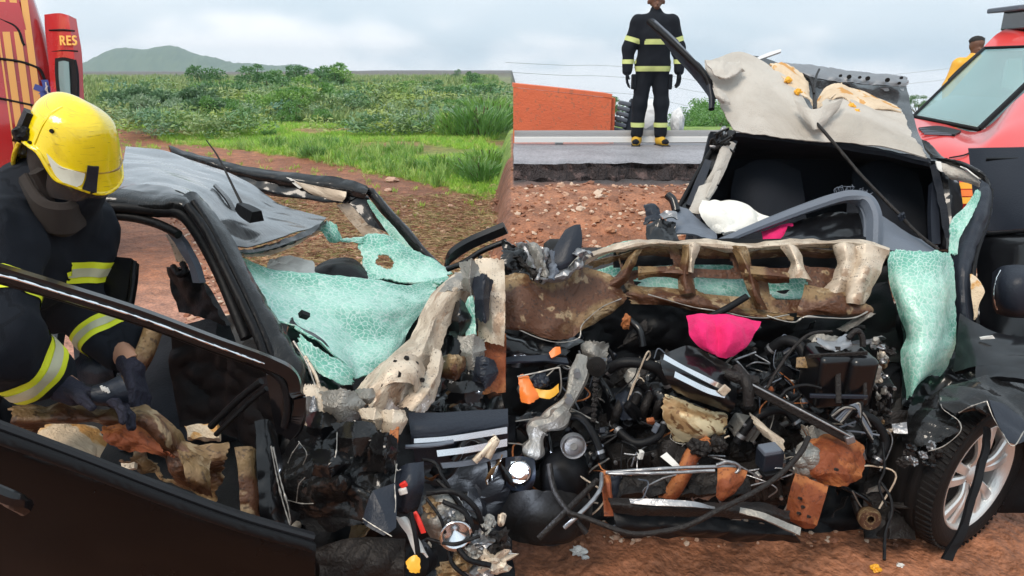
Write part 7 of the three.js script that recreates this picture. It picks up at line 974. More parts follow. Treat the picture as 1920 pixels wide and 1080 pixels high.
  // clutter of pipes, brackets and torn parts through the bay
  for (let i = 0; i < 150; i++) {
    const x = rr(1000, 1690), y = rr(612, 960), d = lerp(2.78, 2.5, (y - 612) / 350) + rr(-0.08, 0.05); const a = at(x, y, d), b = V(rr(-0.11, 0.11), rr(-0.09, 0.09), rr(-0.03, 0.07)), c = V(rr(-0.06, 0.06), rr(-0.10, 0.05), rr(-0.04, 0.05)), k = rnd();
    const m = pick([M.iron, M.iron, M.gloss, M.gloss, M.plastic, M.rubber, M.iron, M.iron, M.alu, M.steel, M.slate]);
    if (k < 0.42) part(T, 'pipe', m, tube([a, a.clone().add(b), a.clone().add(b).add(c)], rr(0.005, 0.016), 10));
    else if (k < 0.93) part(T, 'torn_panel', m, sheet([[a, a.clone().add(b)], [a.clone().add(c), a.clone().add(b).add(c).add(V(0.01, 0.02, 0.03))]], { n: 14, m: 14, t: 0.003, amp: 0.004, f: 14, s: i, fold: 0.016, ff: 14, crease: 0.25, jag: 0.05 }));
    else part(T, 'fitting', m, rnd() < 0.5 ? box(a, rr(0.02, 0.06), rr(0.02, 0.05), rr(0.02, 0.05), 0.005, [rnd(), rnd(), rnd()]) : disc(a, V(rr(-1, 1), rr(-1, 1), 1), rr(0.012, 0.034), rr(0.012, 0.04), 16));
  }
  for (let i = 0; i < 70; i++) { const x = rr(990, 1620), y = rr(640, 930), d = lerp(2.64, 2.34, (y - 612) / 350) + rr(-0.06, 0.03), a = at(x, y, d), b = V(rr(-0.10, 0.10), rr(-0.08, 0.05), rr(-0.02, 0.05)), c = V(rr(-0.08, 0.08), rr(-0.10, 0.02), rr(-0.02, 0.05)); part(T, 'wire', pick([M.rubber, M.rubber, M.iron, M.alu, M.steel, M.grey, M.rust, M.cream]), tube([a, a.clone().add(b), a.clone().add(b).add(c), a.clone().add(c).add(V(rr(-0.05, 0.05), rr(-0.12, 0), 0.02))], rr(0.0015, 0.004), 16)); }
  // front wheel, turned out
  const wc = at(1788, 872, 2.60), ax = V(0.48, -0.03, 0.875).normalize(), R = 0.30;
  const wh = part(T, 'wheel', M.tyre, lathe(wc, ax, [[0.205, 0.085], [0.215, 0.098], [0.25, 0.108], [0.275, 0.10], [0.29, 0.085], [0.292, 0.078], [0.296, 0.068], [0.297, 0.045], [0.290, 0.044], [0.290, 0.036], [0.298, 0.035], [0.299, 0.008], [0.291, 0.007], [0.291, -0.003], [0.299, -0.004], [0.298, -0.035], [0.290, -0.036], [0.290, -0.044], [0.296, -0.045], [0.290, -0.085], [0.26, -0.1], [0.2, -0.085]], 90), 'front wheel with split tyre and silver alloy rim');
  const toW = basis(wc, ax), wp = (r, a, z) => V(Math.cos(a) * r, Math.sin(a) * r, z).applyMatrix4(toW);
  const tread = []; for (let i = 0; i < 72; i++) { const a = i / 72 * 6.2832; tread.push(bar([wp(0.294, a, 0.05), wp(0.288, a + 0.02, 0.10)], 0.012, 0.010, { up: wp(1, a, 0).sub(wc) })); }
  part(wh, 'tread_block', M.tyre, tread, null, 'stuff');
  const rim = part(wh, 'rim', M.alloy ??= std({ color: rgb(0.80, 0.79, 0.76), metalness: 0.65, roughness: 0.3, bumpMap: again(grainT, 6), bumpScale: 0.001 }), lathe(wc, ax, [[0.19, -0.06], [0.185, 0.06], [0.195, 0.085], [0.208, 0.098], [0.214, 0.094], [0.20, 0.06], [0.20, -0.06]], 60));
  part(wh, 'brake_disc', M.iron, disc(wc.clone().addScaledVector(ax, 0.0), ax, 0.14, 0.03, 40));
  for (let i = 0; i < 10; i++) { const a = Math.floor(i / 2) * 1.2566 + (i % 2 ? 0.2 : -0.2) + 0.3, m = a + (i % 2 ? -0.04 : 0.04); part(wh, 'spoke', M.alloy, sweep([wp(0.03, m, 0.055), wp(0.10, (a + m) / 2, 0.078), wp(0.197, a, 0.07)], rect(0.036, 0.022, 0.006), { seg: 10, up: ax, size: u => 0.85 + 0.35 * u * u })); }
  part(wh, 'hub_cap', M.alloy, lathe(wc, ax, [[0, 0.08], [0.026, 0.078], [0.036, 0.066], [0.05, 0.06], [0.05, 0.04], [0, 0.04]], 30));
  for (let i = 0; i < 5; i++) part(wh, 'wheel_bolt', M.iron, disc(wp(0.042, i * 1.2566, 0.062), ax, 0.007, 0.012, 8));
  S('hanging_seal', M.rubber, [[1846, 800, 2.26, 1856, 804, 2.26], [1840, 850, 2.22, 1851, 854, 2.22], [1816, 930, 2.18, 1828, 935, 2.18], [1792, 1000, 2.15, 1806, 1005, 2.15], [1766, 1048, 2.14, 1784, 1052, 2.14]], { n: 6, m: 40, t: 0.012, amp: 0.008, f: 9 }, 'black rubber strip hanging across the wheel');
  // crumpled right wing with bright tubes as torn edges and crease glints
  S('right_wing', M.paint, [[1764, 742, 2.44, 1800, 720, 2.46, 1850, 702, 2.44, 1960, 720, 2.4], [1764, 762, 2.38, 1800, 756, 2.34, 1850, 740, 2.36, 1960, 768, 2.32], [1790, 776, 2.34, 1830, 764, 2.30, 1880, 790, 2.26, 1960, 800, 2.28], [1830, 770, 2.32, 1850, 752, 2.30, 1890, 820, 2.24, 1960, 830, 2.26]], { n: 80, m: 50, t: 0.003, amp: 0.004, f: 5, lin: true, crease: 0.3, fold: 0.022, ff: 6, s: 3 }, 'crumpled black front wing');
  S('right_wing', M.slate, [[1850, 752, 2.29, 1858, 770, 2.26, 1870, 800, 2.22, 1890, 830, 2.18], [1880, 760, 2.30, 1890, 780, 2.26, 1900, 805, 2.22, 1904, 834, 2.18], [1900, 775, 2.3, 1916, 790, 2.26, 1922, 812, 2.22, 1918, 828, 2.2]], { n: 30, m: 24, t: 0.003, amp: 0.003, f: 6, crease: 0.3, fold: 0.010, ff: 8 });
  for (const l of [[1764, 746, 2.40, 1766, 764, 2.36, 1780, 776, 2.34, 1798, 790, 2.32, 1800, 810, 2.3, 1770, 836, 2.32, 1740, 846, 2.34], [1798, 774, 2.32, 1820, 762, 2.29, 1850, 752, 2.28], [1850, 752, 2.27, 1862, 782, 2.24, 1880, 812, 2.2, 1892, 832, 2.17, 1904, 834, 2.16, 1920, 808, 2.18]]) Tb('torn_edge_glint', M.edge, l, 0.0027, 60, { size: u => 0.35 + 0.65 * Math.abs(noise(u * 9, 0.0045)) * 1.6 });
  S('right_wing', M.paint, [[1700, 756, 2.52, 1740, 744, 2.48, 1790, 740, 2.44], [1696, 800, 2.46, 1740, 790, 2.40, 1796, 786, 2.36], [1690, 846, 2.44, 1742, 838, 2.36, 1798, 812, 2.34]], { n: 50, m: 36, t: 0.003, amp: 0.006, f: 8, fold: 0.022, ff: 10, s: 9, jag: 0.04, crease: 0.3 });
  S('right_wing', M.gloss, [[1830, 690, 2.5, 1870, 690, 2.46, 1960, 700, 2.4], [1830, 720, 2.46, 1870, 712, 2.42, 1960, 720, 2.36]], { n: 16, m: 8, t: 0.02, amp: 0.006 });
  S('arch_liner', M.plastic, [[1720, 800, 2.5, 1790, 790, 2.56, 1850, 800, 2.6, 1960, 820, 2.5], [1710, 860, 2.6, 1790, 850, 2.66, 1870, 850, 2.66, 1960, 870, 2.6], [1700, 960, 2.62, 1800, 960, 2.7, 1880, 960, 2.7, 1960, 960, 2.6]], { n: 30, m: 24, t: 0.02, amp: 0.02, f: 5 });
  S('inner_wing', M.gloss, [[1690, 560, 2.96, 1760, 580, 2.94, 1830, 600, 2.92], [1690, 660, 2.90, 1760, 680, 2.86, 1830, 680, 2.8], [1690, 760, 2.80, 1760, 770, 2.74, 1840, 770, 2.66]], { n: 24, m: 24, t: 0.02, amp: 0.03, f: 6 });
  // right flank and the open black door with its mirror
  S('flank', M.gloss, [[1800, 590, 2.8, 1830, 610, 2.74, 1880, 630, 2.7, 1970, 640, 2.66], [1796, 650, 2.72, 1830, 655, 2.64, 1880, 665, 2.6, 1970, 670, 2.54], [1790, 700, 2.66, 1830, 690, 2.58, 1880, 690, 2.54, 1970, 700, 2.48]], { n: 30, m: 24, t: 0.02, amp: 0.012, f: 4 });
  S('side_liner', M.gloss, [[1790, 470, 2.98, 1824, 480, 2.92], [1796, 570, 2.9, 1834, 570, 2.86], [1798, 680, 2.82, 1838, 670, 2.78]], { n: 8, m: 24, t: 0.03, amp: 0.02, f: 6 });
  S('door_card', M.foam, [[1818, 512, 2.80, 1830, 518, 2.79], [1820, 546, 2.79, 1846, 545, 2.77], [1824, 576, 2.78, 1836, 570, 2.77], [1828, 600, 2.78, 1831, 596, 2.77]], { n: 8, m: 16, t: 0.006, amp: 0.008, f: 10, jag: 0.03 });
  const D = S('front_door', M.slate, [[1818, 280, 3.6, 1860, 279, 3.5, 1970, 278, 3.3], [1826, 360, 3.5, 1870, 360, 3.4, 1970, 360, 3.2], [1832, 436, 3.42, 1880, 434, 3.32, 1970, 428, 3.1]], { n: 20, m: 24, t: 0.03, amp: 0.004, f: 3 }, 'dark grey front door swung open at the right edge');
  part(D, 'door_slot', M.gloss, bar([1850, 299, 3.49, 1970, 298, 3.28], 0.02, 0.02, { up: V(0, 0, 1) }));
  part(D, 'door_lower', M.gloss, sheet([[1832, 440, 3.40, 1880, 437, 3.28, 1970, 430, 3.06], [1834, 470, 3.34, 1880, 466, 3.2, 1970, 462, 3.0], [1838, 560, 3.2, 1880, 560, 3.08, 1970, 560, 2.9], [1838, 640, 3.06, 1880, 640, 2.94, 1970, 640, 2.8]], { n: 24, m: 30, t: 0.03, amp: 0.006, f: 3, s: 2 }));
  part(D, 'door_edge', M.rubber, tube([1832, 440, 3.36, 1880, 437, 3.24, 1970, 430, 3.02], 0.010, 14));
  const mir = part(D, 'wing_mirror', M.slate, sheet([[1866, 512, 2.92, 1880, 502, 2.86, 1912, 500, 2.82, 1950, 505, 2.82], [1864, 540, 2.88, 1884, 536, 2.80, 1914, 530, 2.76, 1950, 535, 2.76], [1866, 570, 2.9, 1884, 572, 2.82, 1912, 578, 2.78, 1950, 580, 2.78], [1872, 585, 2.94, 1888, 590, 2.88, 1910, 592, 2.84, 1950, 592, 2.84]], { n: 20, m: 20, t: 0.02 }));
  part(mir, 'mirror_edge', M.chrome, tube([1876, 506, 2.84, 1866, 530, 2.85, 1864, 560, 2.85, 1870, 580, 2.88], 0.003, 14));
  part(T, 'torn_label', M.white, sheet([[1836, 632, 2.66, 1862, 628, 2.64], [1838, 636, 2.66, 1866, 634, 2.64]], { n: 6, m: 3, t: 0.006, amp: 0.006, f: 14, jag: 0.05 }));
  part(T, 'underbody', M.iron, box(V(1.0, 0.34, -3.1), 1.35, 0.2, 0.9, 0.05));
  part(T, 'wheel', M.tyre, lathe(V(0.30, 0.3, -3.0), V(1, 0, 0.2), [[0.18, -0.09], [0.27, -0.1], [0.30, -0.06], [0.30, 0.06], [0.27, 0.1], [0.18, 0.09]], 36));
  for (const x of [0.32, 1.85]) part(T, 'wheel', M.tyre, lathe(V(x, 0.3, -4.6), V(1, 0, 0), [[0.18, -0.09], [0.27, -0.1], [0.30, -0.06], [0.30, 0.06], [0.27, 0.1], [0.18, 0.09]], 36));
  part(T, 'underbody', M.iron, box(V(1.1, 0.36, -4.2), 1.4, 0.2, 1.6, 0.05));
}
// pink cloth caught in the bay, and its twin above the rail
alone('pink_cloth', M.pinkcloth, sheet([
  [1288, 594, 2.58, 1310, 588, 2.54, 1340, 592, 2.54, 1370, 590, 2.54, 1400, 596, 2.54, 1430, 600, 2.56],
  [1292, 612, 2.52, 1316, 612, 2.46, 1342, 614, 2.50, 1372, 614, 2.45, 1400, 618, 2.49, 1424, 616, 2.52],
  [1300, 632, 2.48, 1322, 634, 2.43, 1344, 638, 2.47, 1370, 640, 2.42, 1394, 640, 2.46, 1412, 636, 2.50],
  [1312, 648, 2.46, 1328, 652, 2.43, 1346, 658, 2.45, 1364, 660, 2.42, 1384, 656, 2.45, 1400, 650, 2.48],
  [1330, 658, 2.46, 1340, 664, 2.44, 1350, 670, 2.45, 1362, 674, 2.44, 1372, 668, 2.46, 1384, 660, 2.48]], { n: 80, m: 60, t: 0.003, amp: 0.007, f: 9, crease: 0.8, fold: 0.012, ff: 9, s: 7 }), 'bright pink cloth hanging in the torn engine bay of the wreck', 'cloth');
alone('pink_cloth', M.pinkcloth, sheet([[1428, 436, 3.12, 1450, 428, 3.12, 1470, 422, 3.12, 1486, 420, 3.12], [1430, 446, 3.08, 1452, 440, 3.06, 1472, 438, 3.08, 1490, 440, 3.08], [1432, 462, 3.04, 1454, 462, 3.02, 1474, 462, 3.04, 1492, 462, 3.04]], { n: 30, m: 20, t: 0.005, amp: 0.014, f: 10, crease: 1, s: 4 }), 'strip of pink cloth behind the bonnet rail under the grey hoop', 'cloth');
{ // litter on the ground before the wrecks
  const lit = (x, y, r, m, lab, cat) => { const p = onGround(x, y); p.y = landY(p.x, p.z); alone('debris', m, lump(V(p.x, p.y + r * 0.5, p.z), r, r * 0.55, r * 0.8, 0.4, 2.2, 3, x), lab, cat); };
  lit(1085, 1036, 0.026, M.white, 'white broken scrap on the earth before the crushed engine', 'debris');
  lit(1098, 1046, 0.012, M.white, 'small white chip beside the larger white scrap', 'debris');
  lit(1642, 1068, 0.018, M.amber, 'amber lens fragment on the ground left of the wheel', 'debris');
  lit(1688, 1064, 0.012, M.white, 'small pale fragment on the ground beside the amber fragment', 'debris');
}

// ---------------------------------------------------------------- firefighter leaning into the west wreck
function hand(wrist, tip, palmN, r = 0.0095, grip = 0.6, side = 1) { // gloved hand: palm and five bent fingers
  const d = tip.clone().sub(wrist).normalize(), n = palmN.clone().addScaledVector(d, -palmN.dot(d)).normalize(), s = d.clone().cross(n).multiplyScalar(side), B = [];
  const P = (a, b, c) => wrist.clone().addScaledVector(d, a).addScaledVector(s, b).addScaledVector(n, c);
  for (let i = 0; i < 4; i++) B.push([P(0.01, (i - 1.5) * 0.012, 0), P(0.09, (i - 1.5) * 0.021, 0.002), 0.017, 0.0135]);
  const len = [0.040, 0.046, 0.043, 0.034];
  for (let i = 0; i < 4; i++) { let p = P(0.092, (i - 1.5) * 0.021, 0.002), a = grip * 0.5; for (let k = 0; k < 3; k++) { const q = p.clone().addScaledVector(d, Math.cos(a) * len[i] * (1 - k * 0.2)).addScaledVector(n, Math.sin(a) * len[i] * (1 - k * 0.2)).addScaledVector(s, (i - 1.5) * 0.002); B.push([p, q, r * (1.15 - k * 0.1), r * (1.08 - k * 0.12)]); p = q; a += grip * 0.75; } }
  const t0 = P(0.03, -0.030, 0.006), t1 = P(0.065, -0.055, 0.022), t2 = P(0.095, -0.058, 0.038); B.push([t0, t1, 0.015, 0.012], [t1, t2, 0.012, 0.0105]);
  return B;
}
{
  const A = (x, y, d) => at(x, y, d);
  const hip = A(-150, 760, 2.0), T = thing('person', 'firefighter in yellow helmet and black coat leaning into the open car door', 'person', V(hip.x, 0, hip.z));
  const chest = A(20, 470, 1.86), neck = A(78, 372, 1.83), shF = A(140, 428, 1.96), shN = A(-22, 455, 1.66), elF = A(150, 560, 1.98), wrF = A(228, 664, 1.93), elN = A(-14, 640, 1.56), wrN = A(104, 716, 1.72);
  const kneeL = V(hip.x - 0.05, 0.48, hip.z + 0.12), kneeR = V(hip.x + 0.12, 0.47, hip.z - 0.14);
  const legs = [[hip.clone().add(V(0, 0, 0.1)), kneeL, 0.11, 0.08], [kneeL, V(kneeL.x - 0.08, 0.1, kneeL.z + 0.05), 0.08, 0.065], [hip.clone().add(V(0, 0, -0.1)), kneeR, 0.11, 0.08], [kneeR, V(kneeR.x - 0.02, 0.1, kneeR.z - 0.02), 0.08, 0.065], [V(kneeL.x - 0.08, 0.05, kneeL.z + 0.05), V(kneeL.x + 0.1, 0.045, kneeL.z + 0.06), 0.05, 0.045], [V(kneeR.x - 0.02, 0.05, kneeR.z - 0.02), V(kneeR.x + 0.16, 0.045, kneeR.z - 0.03), 0.05, 0.045]];
  const head = A(130, 345, 1.80);
  const bones = [[hip, A(-70, 600, 1.92), 0.17, 0.18], [A(-70, 600, 1.92), chest, 0.19, 0.19], [chest, A(95, 430, 1.90), 0.17, 0.12], [chest, shN, 0.16, 0.11], [shN, elN, 0.105, 0.085], [elN, A(70, 696, 1.68), 0.085, 0.068], [A(70, 696, 1.68), wrN, 0.066, 0.032], [A(95, 430, 1.90), shF, 0.12, 0.10], [shF, elF, 0.098, 0.085], [elF, A(214, 640, 1.94), 0.082, 0.068], [A(214, 640, 1.94), wrF, 0.064, 0.032], [neck, A(100, 390, 1.83), 0.09, 0.085], [chest, neck, 0.15, 0.095], [A(100, 380, 1.83), head, 0.07, 0.09], ...legs];
  const g = bodyMesh(bones, 0.0115, 0.05, 0.018, 10);
  const body = part(T, 'body', M.gear, g, 'black turnout coat');
  const gi = bodyMesh(bones, 0.0115, 0.05, 0.018, 10);
  const two = (c, ax, w, reach) => { const o = V(0, 0, 0); part(T, 'reflective_band', M.hiviz, bandOf(gi, c, ax, w, reach, 0.003)); part(T, 'reflective_band', M.reflect, bandOf(gi, c, ax, w * 0.42, reach, 0.005)); };
  two(A(152, 490, 1.97), elF.clone().sub(shF).applyAxisAngle(FW, 0.35), 0.058, 0.16);
  two(A(204, 622, 1.95), wrF.clone().sub(elF), 0.058, 0.13);
  two(A(46, 688, 1.66), wrN.clone().sub(elN).applyAxisAngle(FW, -0.25), 0.066, 0.14);
  two(A(-2, 560, 1.62), elN.clone().sub(shN), 0.058, 0.14);
  // wrists and gloves
  part(T, 'wrist', M.skin, sweep([A(92, 712, 1.69), A(112, 722, 1.70), A(130, 734, 1.70)], ring(0.036, 0.030, 14), { seg: 6, up: V(0, 0, 1) }));
  part(T, 'wrist', M.skin, sweep([A(226, 660, 1.91), A(240, 674, 1.89), A(246, 684, 1.88)], ring(0.034, 0.028, 14), { seg: 6, up: V(0, 0, 1) }));
  const gN = [...hand(A(124, 732, 1.69), A(200, 745, 1.70), V(0, -0.6, 0.5), 0.011, 0.55, 1), [A(118, 728, 1.69), A(140, 738, 1.69), 0.034, 0.03]];
  part(T, 'glove', M.glove, bodyMesh(gN, 0.004, 0.008, 0.002, 40));
  const gF = [...hand(A(246, 686, 1.88), A(262, 738, 1.84), V(-0.8, -0.3, 0.2), 0.011, 0.8, -1), [A(242, 680, 1.885), A(250, 694, 1.87), 0.032, 0.03]];
  part(T, 'glove', M.glove, bodyMesh(gF, 0.004, 0.008, 0.002, 40));
  const cut = part(T, 'hand_tool', M.slate, sweep([A(176, 742, 1.67), A(205, 738, 1.68), A(232, 730, 1.70)], ring(0.03, 0.03, 16), { seg: 10, up: V(0, 0, 1), size: u => 0.8 + 0.4 * u }), 'round black tool held in the glove');
  for (let i = 0; i < 3; i++) part(cut, 'tool_mark', M.white, box(A(192 + i * 5, 728 + i * 2, 1.642), 0.006, 0.014, 0.004, 0.001, [0, 0, 0.3]));
  part(T, 'collar', M.hood, sweep([A(48, 350, 1.74), A(80, 400, 1.71), A(122, 412, 1.73), A(150, 398, 1.80)], rect(0.03, 0.09, 0.012), { seg: 18, up: V(0.2, 1, 0.2) }));
  // head: hood, face looking down and to the right, visor, helmet
  const hX = V(0.83, -0.42, 0.37).normalize(), hZ = hX.clone().cross(V(0.3, 0.95, 0.12)).normalize(), hm = new THREE.Matrix4().makeBasis(hX, hZ.clone().cross(hX), hZ); hm.scale(V(0.82, 0.88, 0.82)); hm.setPosition(A(135, 281, 1.76));
  const H = (x, y, z) => V(x, y, z).applyMatrix4(hm); // x ahead of the face, y up the head, z to its right side
  const face = [[H(0, -0.02, 0), H(0.01, -0.02, 0), 0.0804, 0.0804], [H(0.045, -0.09, 0), H(0.055, -0.115, 0), 0.0426, 0.0295], [H(0.02, -0.05, 0.035), H(0.05, -0.07, 0.03), 0.0410, 0.0279], [H(0.02, -0.05, -0.035), H(0.05, -0.07, -0.03), 0.0410, 0.0279], [H(0.092, -0.045, 0), H(0.112, -0.072, 0), 0.0074, 0.0107], [H(0.09, -0.098, -0.018), H(0.09, -0.098, 0.018), 0.0066, 0.0066], [H(0.085, -0.022, -0.035), H(0.088, -0.022, 0.035), 0.0082, 0.0082]];
  part(T, 'face', M.skin, bodyMesh(face, 0.004, 0.02));
  for (const s of [-1, 1]) { part(T, 'eye', M.white, lump(H(0.09, -0.04, 0.032 * s), 0.010, 0.007, 0.011, 0, 1, 3)); part(T, 'pupil', M.hair, lump(H(0.097, -0.041, 0.033 * s), 0.004, 0.005, 0.005, 0, 1, 2)); }
  part(T, 'hood', M.hood, sheet([-1.0, -0.6, -0.2, 0.2, 0.6, 1.0].map(v => [-2.3, -1.75, -1.2, -0.6, 0, 0.6, 1.2, 1.75, 2.3].map(a => H(-0.005 - Math.cos(a) * (0.108 - 0.012 * v), -0.055 - 0.062 * v * 1.1, Math.sin(a) * (0.102 - 0.012 * v)))), { n: 40, m: 24, t: 0.006, amp: 0.006, f: 14 }));
  part(T, 'chin_strap', M.hood, sweep([H(0.02, -0.04, 0.112), H(0.05, -0.115, 0.075), H(0.07, -0.145, 0), H(0.05, -0.115, -0.075), H(0.02, -0.04, -0.112)], rect(0.024, 0.05, 0.008), { seg: 30, up: V(0, 1, 0.2) }));
  part(T, 'visor', M.visor, sheet([0, 0.33, 0.66, 1].map(v => [-1.15, -0.8, -0.4, 0, 0.4, 0.8, 1.15].map(a => H(0.006 + Math.cos(a) * (0.140 - 0.03 * v), 0.0 - 0.105 * v, Math.sin(a) * (0.128 - 0.012 * v)))), { n: 40, m: 18, t: 0.003, crease: 1.5 }));
  // helmet shell with arched lower rim
  const rimY = a => { const c = Math.abs(a); return c < 0.9 ? lerp(-0.062, -0.040, sstep(0, 0.9, c)) : c < 1.7 ? lerp(-0.040, 0.022, sstep(0.9, 1.45, c)) * 1 : lerp(0.022, -0.105, sstep(1.75, 2.55, c)); };
  const shell = []; for (let j = 0; j <= 18; j++) { const row = []; for (let i = 0; i <= 64; i++) { const a = (i / 64 - 0.5) * 6.28319, v = j / 18, ph = v * Math.PI / 2, cs = Math.sin(ph), sn = Math.cos(ph), ry = rimY(a > Math.PI ? a - 6.283 : a); const brim = sstep(0.8, 1, v); const rx = (0.150 + 0.012 * Math.max(0, -Math.cos(a))) * (1 + 0.05 * brim), rz = 0.124 * (1 + 0.05 * brim); row.push(H(Math.cos(a) * rx * Math.pow(cs, 0.85), lerp(0.140 * Math.pow(sn, 0.8), ry, sstep(0.45, 1, v) * v) + 0.012 * Math.exp(-((Math.sin(a) * cs / 0.22) ** 2)) * sn, Math.sin(a) * rz * Math.pow(cs, 0.85))); } shell.push(row); }
  const hel = part(T, 'helmet', M.helmet, sheet(shell, { n: 128, m: 54, t: 0.005, crease: 1.2 }), 'yellow fire helmet');
  part(hel, 'helmet_rim', M.helmet, tube(Array.from({ length: 65 }, (_, i) => shell[18][i].clone()), 0.0055, 128));
  part(hel, 'helmet_ridge', M.helmet, sweep([0.35, 0.6, 0.85, 1.1, 1.35].map(v => { const q = Math.round(v / 1.5708 * 18); return shell[q][48].clone().lerp(shell[q][47], 0.4); }), ring(0.006, 0.004, 8), { seg: 20 }));
  const on = (a, v, off) => { const i = clamp((a / 6.28319 + 0.5) * 64, 0, 64), j = clamp(v * 18, 0, 18), i0 = Math.min(63, Math.floor(i)), j0 = Math.min(17, Math.floor(j)), p = shell[j0][i0].clone().lerp(shell[j0][i0 + 1], i - i0), q = shell[j0 + 1][i0].clone().lerp(shell[j0 + 1][i0 + 1], i - i0); p.lerp(q, j - j0); return p.add(p.clone().sub(H(0, 0, 0)).normalize().multiplyScalar(off)); };
  const patch = (aL, vL, off) => vL.map((v, j) => aL[j].map(a => on(a, v, off)));
  part(hel, 'reflective_patch', M.reflpatch ??= std({ color: rgb(0.70, 0.71, 0.58), roughness: 0.4 }), sheet(patch([[1.22, 0.95, 0.68, 0.46], [1.12, 0.92, 0.70, 0.48], [0.98, 0.86, 0.70, 0.52], [0.84, 0.78, 0.70, 0.60]], [0.80, 0.85, 0.90, 0.95], 0.005), { n: 20, m: 16, t: 0.004 }));
  part(hel, 'visor_mount', M.slate, sheet(patch([[0.42, 0.3, 0.18], [0.44, 0.32, 0.2], [0.5, 0.36, 0.22]], [0.74, 0.84, 0.96], 0.005), { n: 12, m: 12, t: 0.006 }));
  part(hel, 'lamp_clip', M.plastic, sheet(patch([[2.35, 2.15, 1.95], [2.32, 2.1, 1.88], [2.2, 2.05, 1.84]], [0.58, 0.70, 0.82], 0.008), { n: 12, m: 12, t: 0.018 }));
  part(hel, 'lamp_clip', M.plastic, lump(on(1.84, 0.80, 0.012), 0.02, 0.02, 0.016, 0.15, 2, 3, 2));
  for (const [a, v] of [[1.62, 0.86], [2.66, 0.9], [0.3, 0.97], [1.25, 0.6]]) part(hel, 'screw', M.iron, disc(on(a, v, 0.004), on(a, v, 0.02).sub(on(a, v, 0)), 0.005, 0.006, 10));
  part(hel, 'side_seam', M.rubber, tube([1.1, 1.25, 1.4, 1.55, 1.7, 1.85].map((a, i) => on(a, 0.70 - 0.03 * Math.sin(i), 0.001)), 0.0014, 20));
  part(hel, 'neck_guard', M.plastic, sheet(patch([[2.86, 2.68, 2.5], [2.9, 2.7, 2.5], [2.86, 2.72, 2.56]], [0.74, 0.85, 0.95], 0.007), { n: 12, m: 12, t: 0.012 }));
  part(hel, 'reflective_strip', M.reflpatch, sheet(patch([[2.46, 2.42], [2.46, 2.41], [2.52, 2.47]], [0.66, 0.8, 0.94], 0.007), { n: 4, m: 10, t: 0.006 }));
}
alone('black_case', M.plastic, [sheet([[178, 486, 2.02, 215, 486, 2.0, 254, 490, 2.0], [182, 530, 2.0, 215, 530, 1.98, 250, 530, 1.98], [186, 590, 1.98, 215, 590, 1.96, 240, 590, 1.96]], { n: 12, m: 14, t: 0.05, crease: 0.5 }), tube([252, 490, 1.97, 248, 540, 1.95, 238, 590, 1.93], 0.007, 10)], 'flat black panel standing upright before the firefighter inside the door opening', 'panel');
// ---------------------------------------------------------------- firefighter standing on the road
function standing(cx, baseY, z, o) {
  const k = o.h / 1.8, b = V(cx, baseY, z), P = (x, y, dz = 0) => V(cx + x * k, baseY + y * k, z + dz * k), B = [];
  B.push([P(-0.05, 0.96), P(-0.03, 1.2), 0.15, 0.155], [P(0.05, 0.96), P(0.03, 1.2), 0.15, 0.155], [P(0, 1.2), P(0, 1.38), 0.165, 0.155], [P(-0.08, 1.27), P(0.08, 1.27), 0.15, 0.15]);
  for (const s of [-1, 1]) { B.push([P(0, 1.40), P(0.18 * s, 1.42), 0.12, 0.092], [P(0.20 * s, 1.41), P(0.295 * s, 1.13, 0.01), 0.09, 0.076], [P(0.295 * s, 1.13, 0.01), P(0.31 * s, 0.88, 0.06), 0.074, 0.06], [P(0.085 * s, 0.95), P(0.13 * s, 0.5, 0.01), 0.115, 0.088], [P(0.13 * s, 0.5, 0.01), P(0.145 * s, 0.14), 0.088, 0.078]); }
  B.push([P(0, 1.44), P(0, 1.55), 0.075, 0.065]);
  return { B, P, k };
}
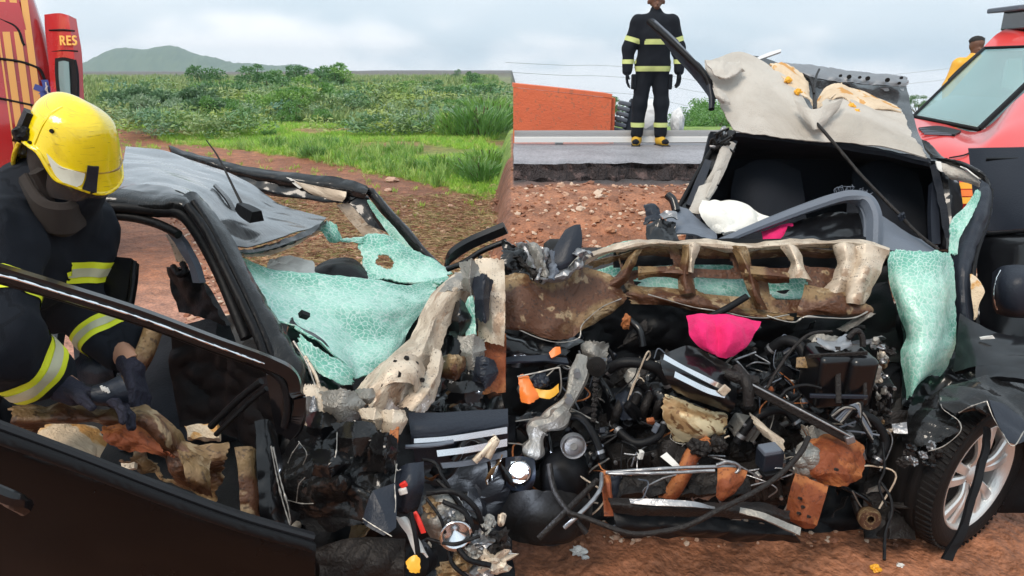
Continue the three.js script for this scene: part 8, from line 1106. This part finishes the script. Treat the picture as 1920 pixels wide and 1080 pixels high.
{
  const p = onGround(1232, 273, ROAD_Y + 0.012), T = thing('person', 'firefighter in dark suit with pale bands standing on the road above the wreck', 'person', V(p.x, ROAD_Y, p.z));
  const { B, P, k } = standing(p.x - 0.115, ROAD_Y + 0.02, p.z, { h: 1.83 });
  const g = bodyMesh(B, 0.016, 0.05, 0.010, 9); part(T, 'body', M.gear, g, 'dark turnout coat and trousers');
  const gi = bodyMesh(B, 0.016, 0.05, 0.010, 9);
  const band = (c, ax, w, r, o = 0.005) => part(T, 'reflective_band', M.paleband, bandOf(gi, c, ax, w, r, o));
  const up = V(0, 1, 0);
  band(P(0, 1.20), up, 0.06, 0.20); band(P(0, 0.90), up, 0.06, 0.235);
  for (const s of [-1, 1]) { band(P(0.262 * s, 1.225), V(0.3 * s, -1, 0), 0.055, 0.12); band(P(0.304 * s, 0.98, 0.03), up, 0.05, 0.10); band(P(0.14 * s, 0.245), up, 0.055, 0.13); }
  for (const s of [-1, 1]) {
    part(T, 'glove', M.gear, bodyMesh([...hand(P(0.31 * s, 0.87, 0.06), P(0.315 * s, 0.70, 0.08), V(-s, 0, 0.3), 0.011, 0.35, s)], 0.007, 0.008));
    const a = P(0.125 * s, 0.0), bt = bodyMesh([[P(0.145 * s, 0.16), P(0.145 * s, 0.06), 0.066, 0.058], [P(0.145 * s, 0.05, 0.0), P(0.18 * s, 0.04, 0.15), 0.056, 0.044]], 0.01, 0.03);
    const boot = part(T, 'boot', M.boot, bt); part(boot, 'sole', M.sole, sweep([P(0.142 * s, 0.0, -0.06), P(0.16 * s, 0.0, 0.05), P(0.185 * s, 0.0, 0.20)], rect(0.11, 0.025, 0.008), { seg: 8 })); part(boot, 'toe_cap', M.gear, lump(P(0.18 * s, 0.05, 0.155), 0.045, 0.036, 0.05, 0.05, 1, 3));
  }
  part(T, 'collar', M.gear, lathe(P(0, 1.47), up, [[0.11, -0.03], [0.088, 0.02], [0.086, 0.07], [0.078, 0.07], [0.08, 0.0], [0.10, -0.03]], 24));
  const hc = P(0, 1.66, 0.01), hd = [[P(0, 1.67, -0.01), P(0, 1.70, 0), 0.088, 0.088], [P(0, 1.60, 0.04), P(0, 1.585, 0.05), 0.05, 0.036], [P(0, 1.63, 0.088), P(0, 1.615, 0.1), 0.009, 0.013], [P(-0.02, 1.588, 0.082), P(0.02, 1.588, 0.082), 0.008, 0.008], [P(-0.09, 1.65, 0), P(-0.092, 1.63, 0), 0.016, 0.012], [P(0.09, 1.65, 0), P(0.092, 1.63, 0), 0.016, 0.012]];
  part(T, 'head', M.skindark, bodyMesh(hd, 0.008, 0.02));
  for (const s of [-1, 1]) part(T, 'eye', M.white, lump(P(0.033 * s, 1.665, 0.083), 0.011, 0.007, 0.006, 0, 1, 2));
  part(T, 'hair', M.hair, lump(P(0, 1.725, -0.015), 0.092, 0.062, 0.098, 0.05, 3, 3));
  part(T, 'trouser_pocket', M.gear, box(P(-0.215, 0.75, 0.0), 0.05, 0.18, 0.14, 0.015)); part(T, 'trouser_pocket', M.gear, box(P(0.215, 0.75, 0.0), 0.05, 0.18, 0.14, 0.015));
}
{ // onlooker whose head shows above the red vehicle
  const p = at(1832, 84, 9.6), by = p.y - 1.68, T = thing('person', 'person in yellow shirt whose dark head shows above the red windscreen', 'person', V(p.x, by, p.z));
  const { B, P } = standing(p.x, by, p.z, { h: 1.8 });
  part(T, 'body', M.amber, bodyMesh(B, 0.02, 0.05));
  part(T, 'head', M.skindark, bodyMesh([[P(0, 1.67, -0.01), P(0, 1.70, 0), 0.088, 0.088], [P(0, 1.60, 0.04), P(0, 1.585, 0.05), 0.05, 0.036], [P(0, 1.63, 0.088), P(0, 1.615, 0.1), 0.009, 0.013], [P(0, 1.45, 0), P(0, 1.6, 0), 0.06, 0.06]], 0.009, 0.02));
  part(T, 'hair', M.hair, lump(P(0, 1.73, -0.02), 0.094, 0.07, 0.1, 0.05, 3, 3));
}

renderer.render(scene, camera);
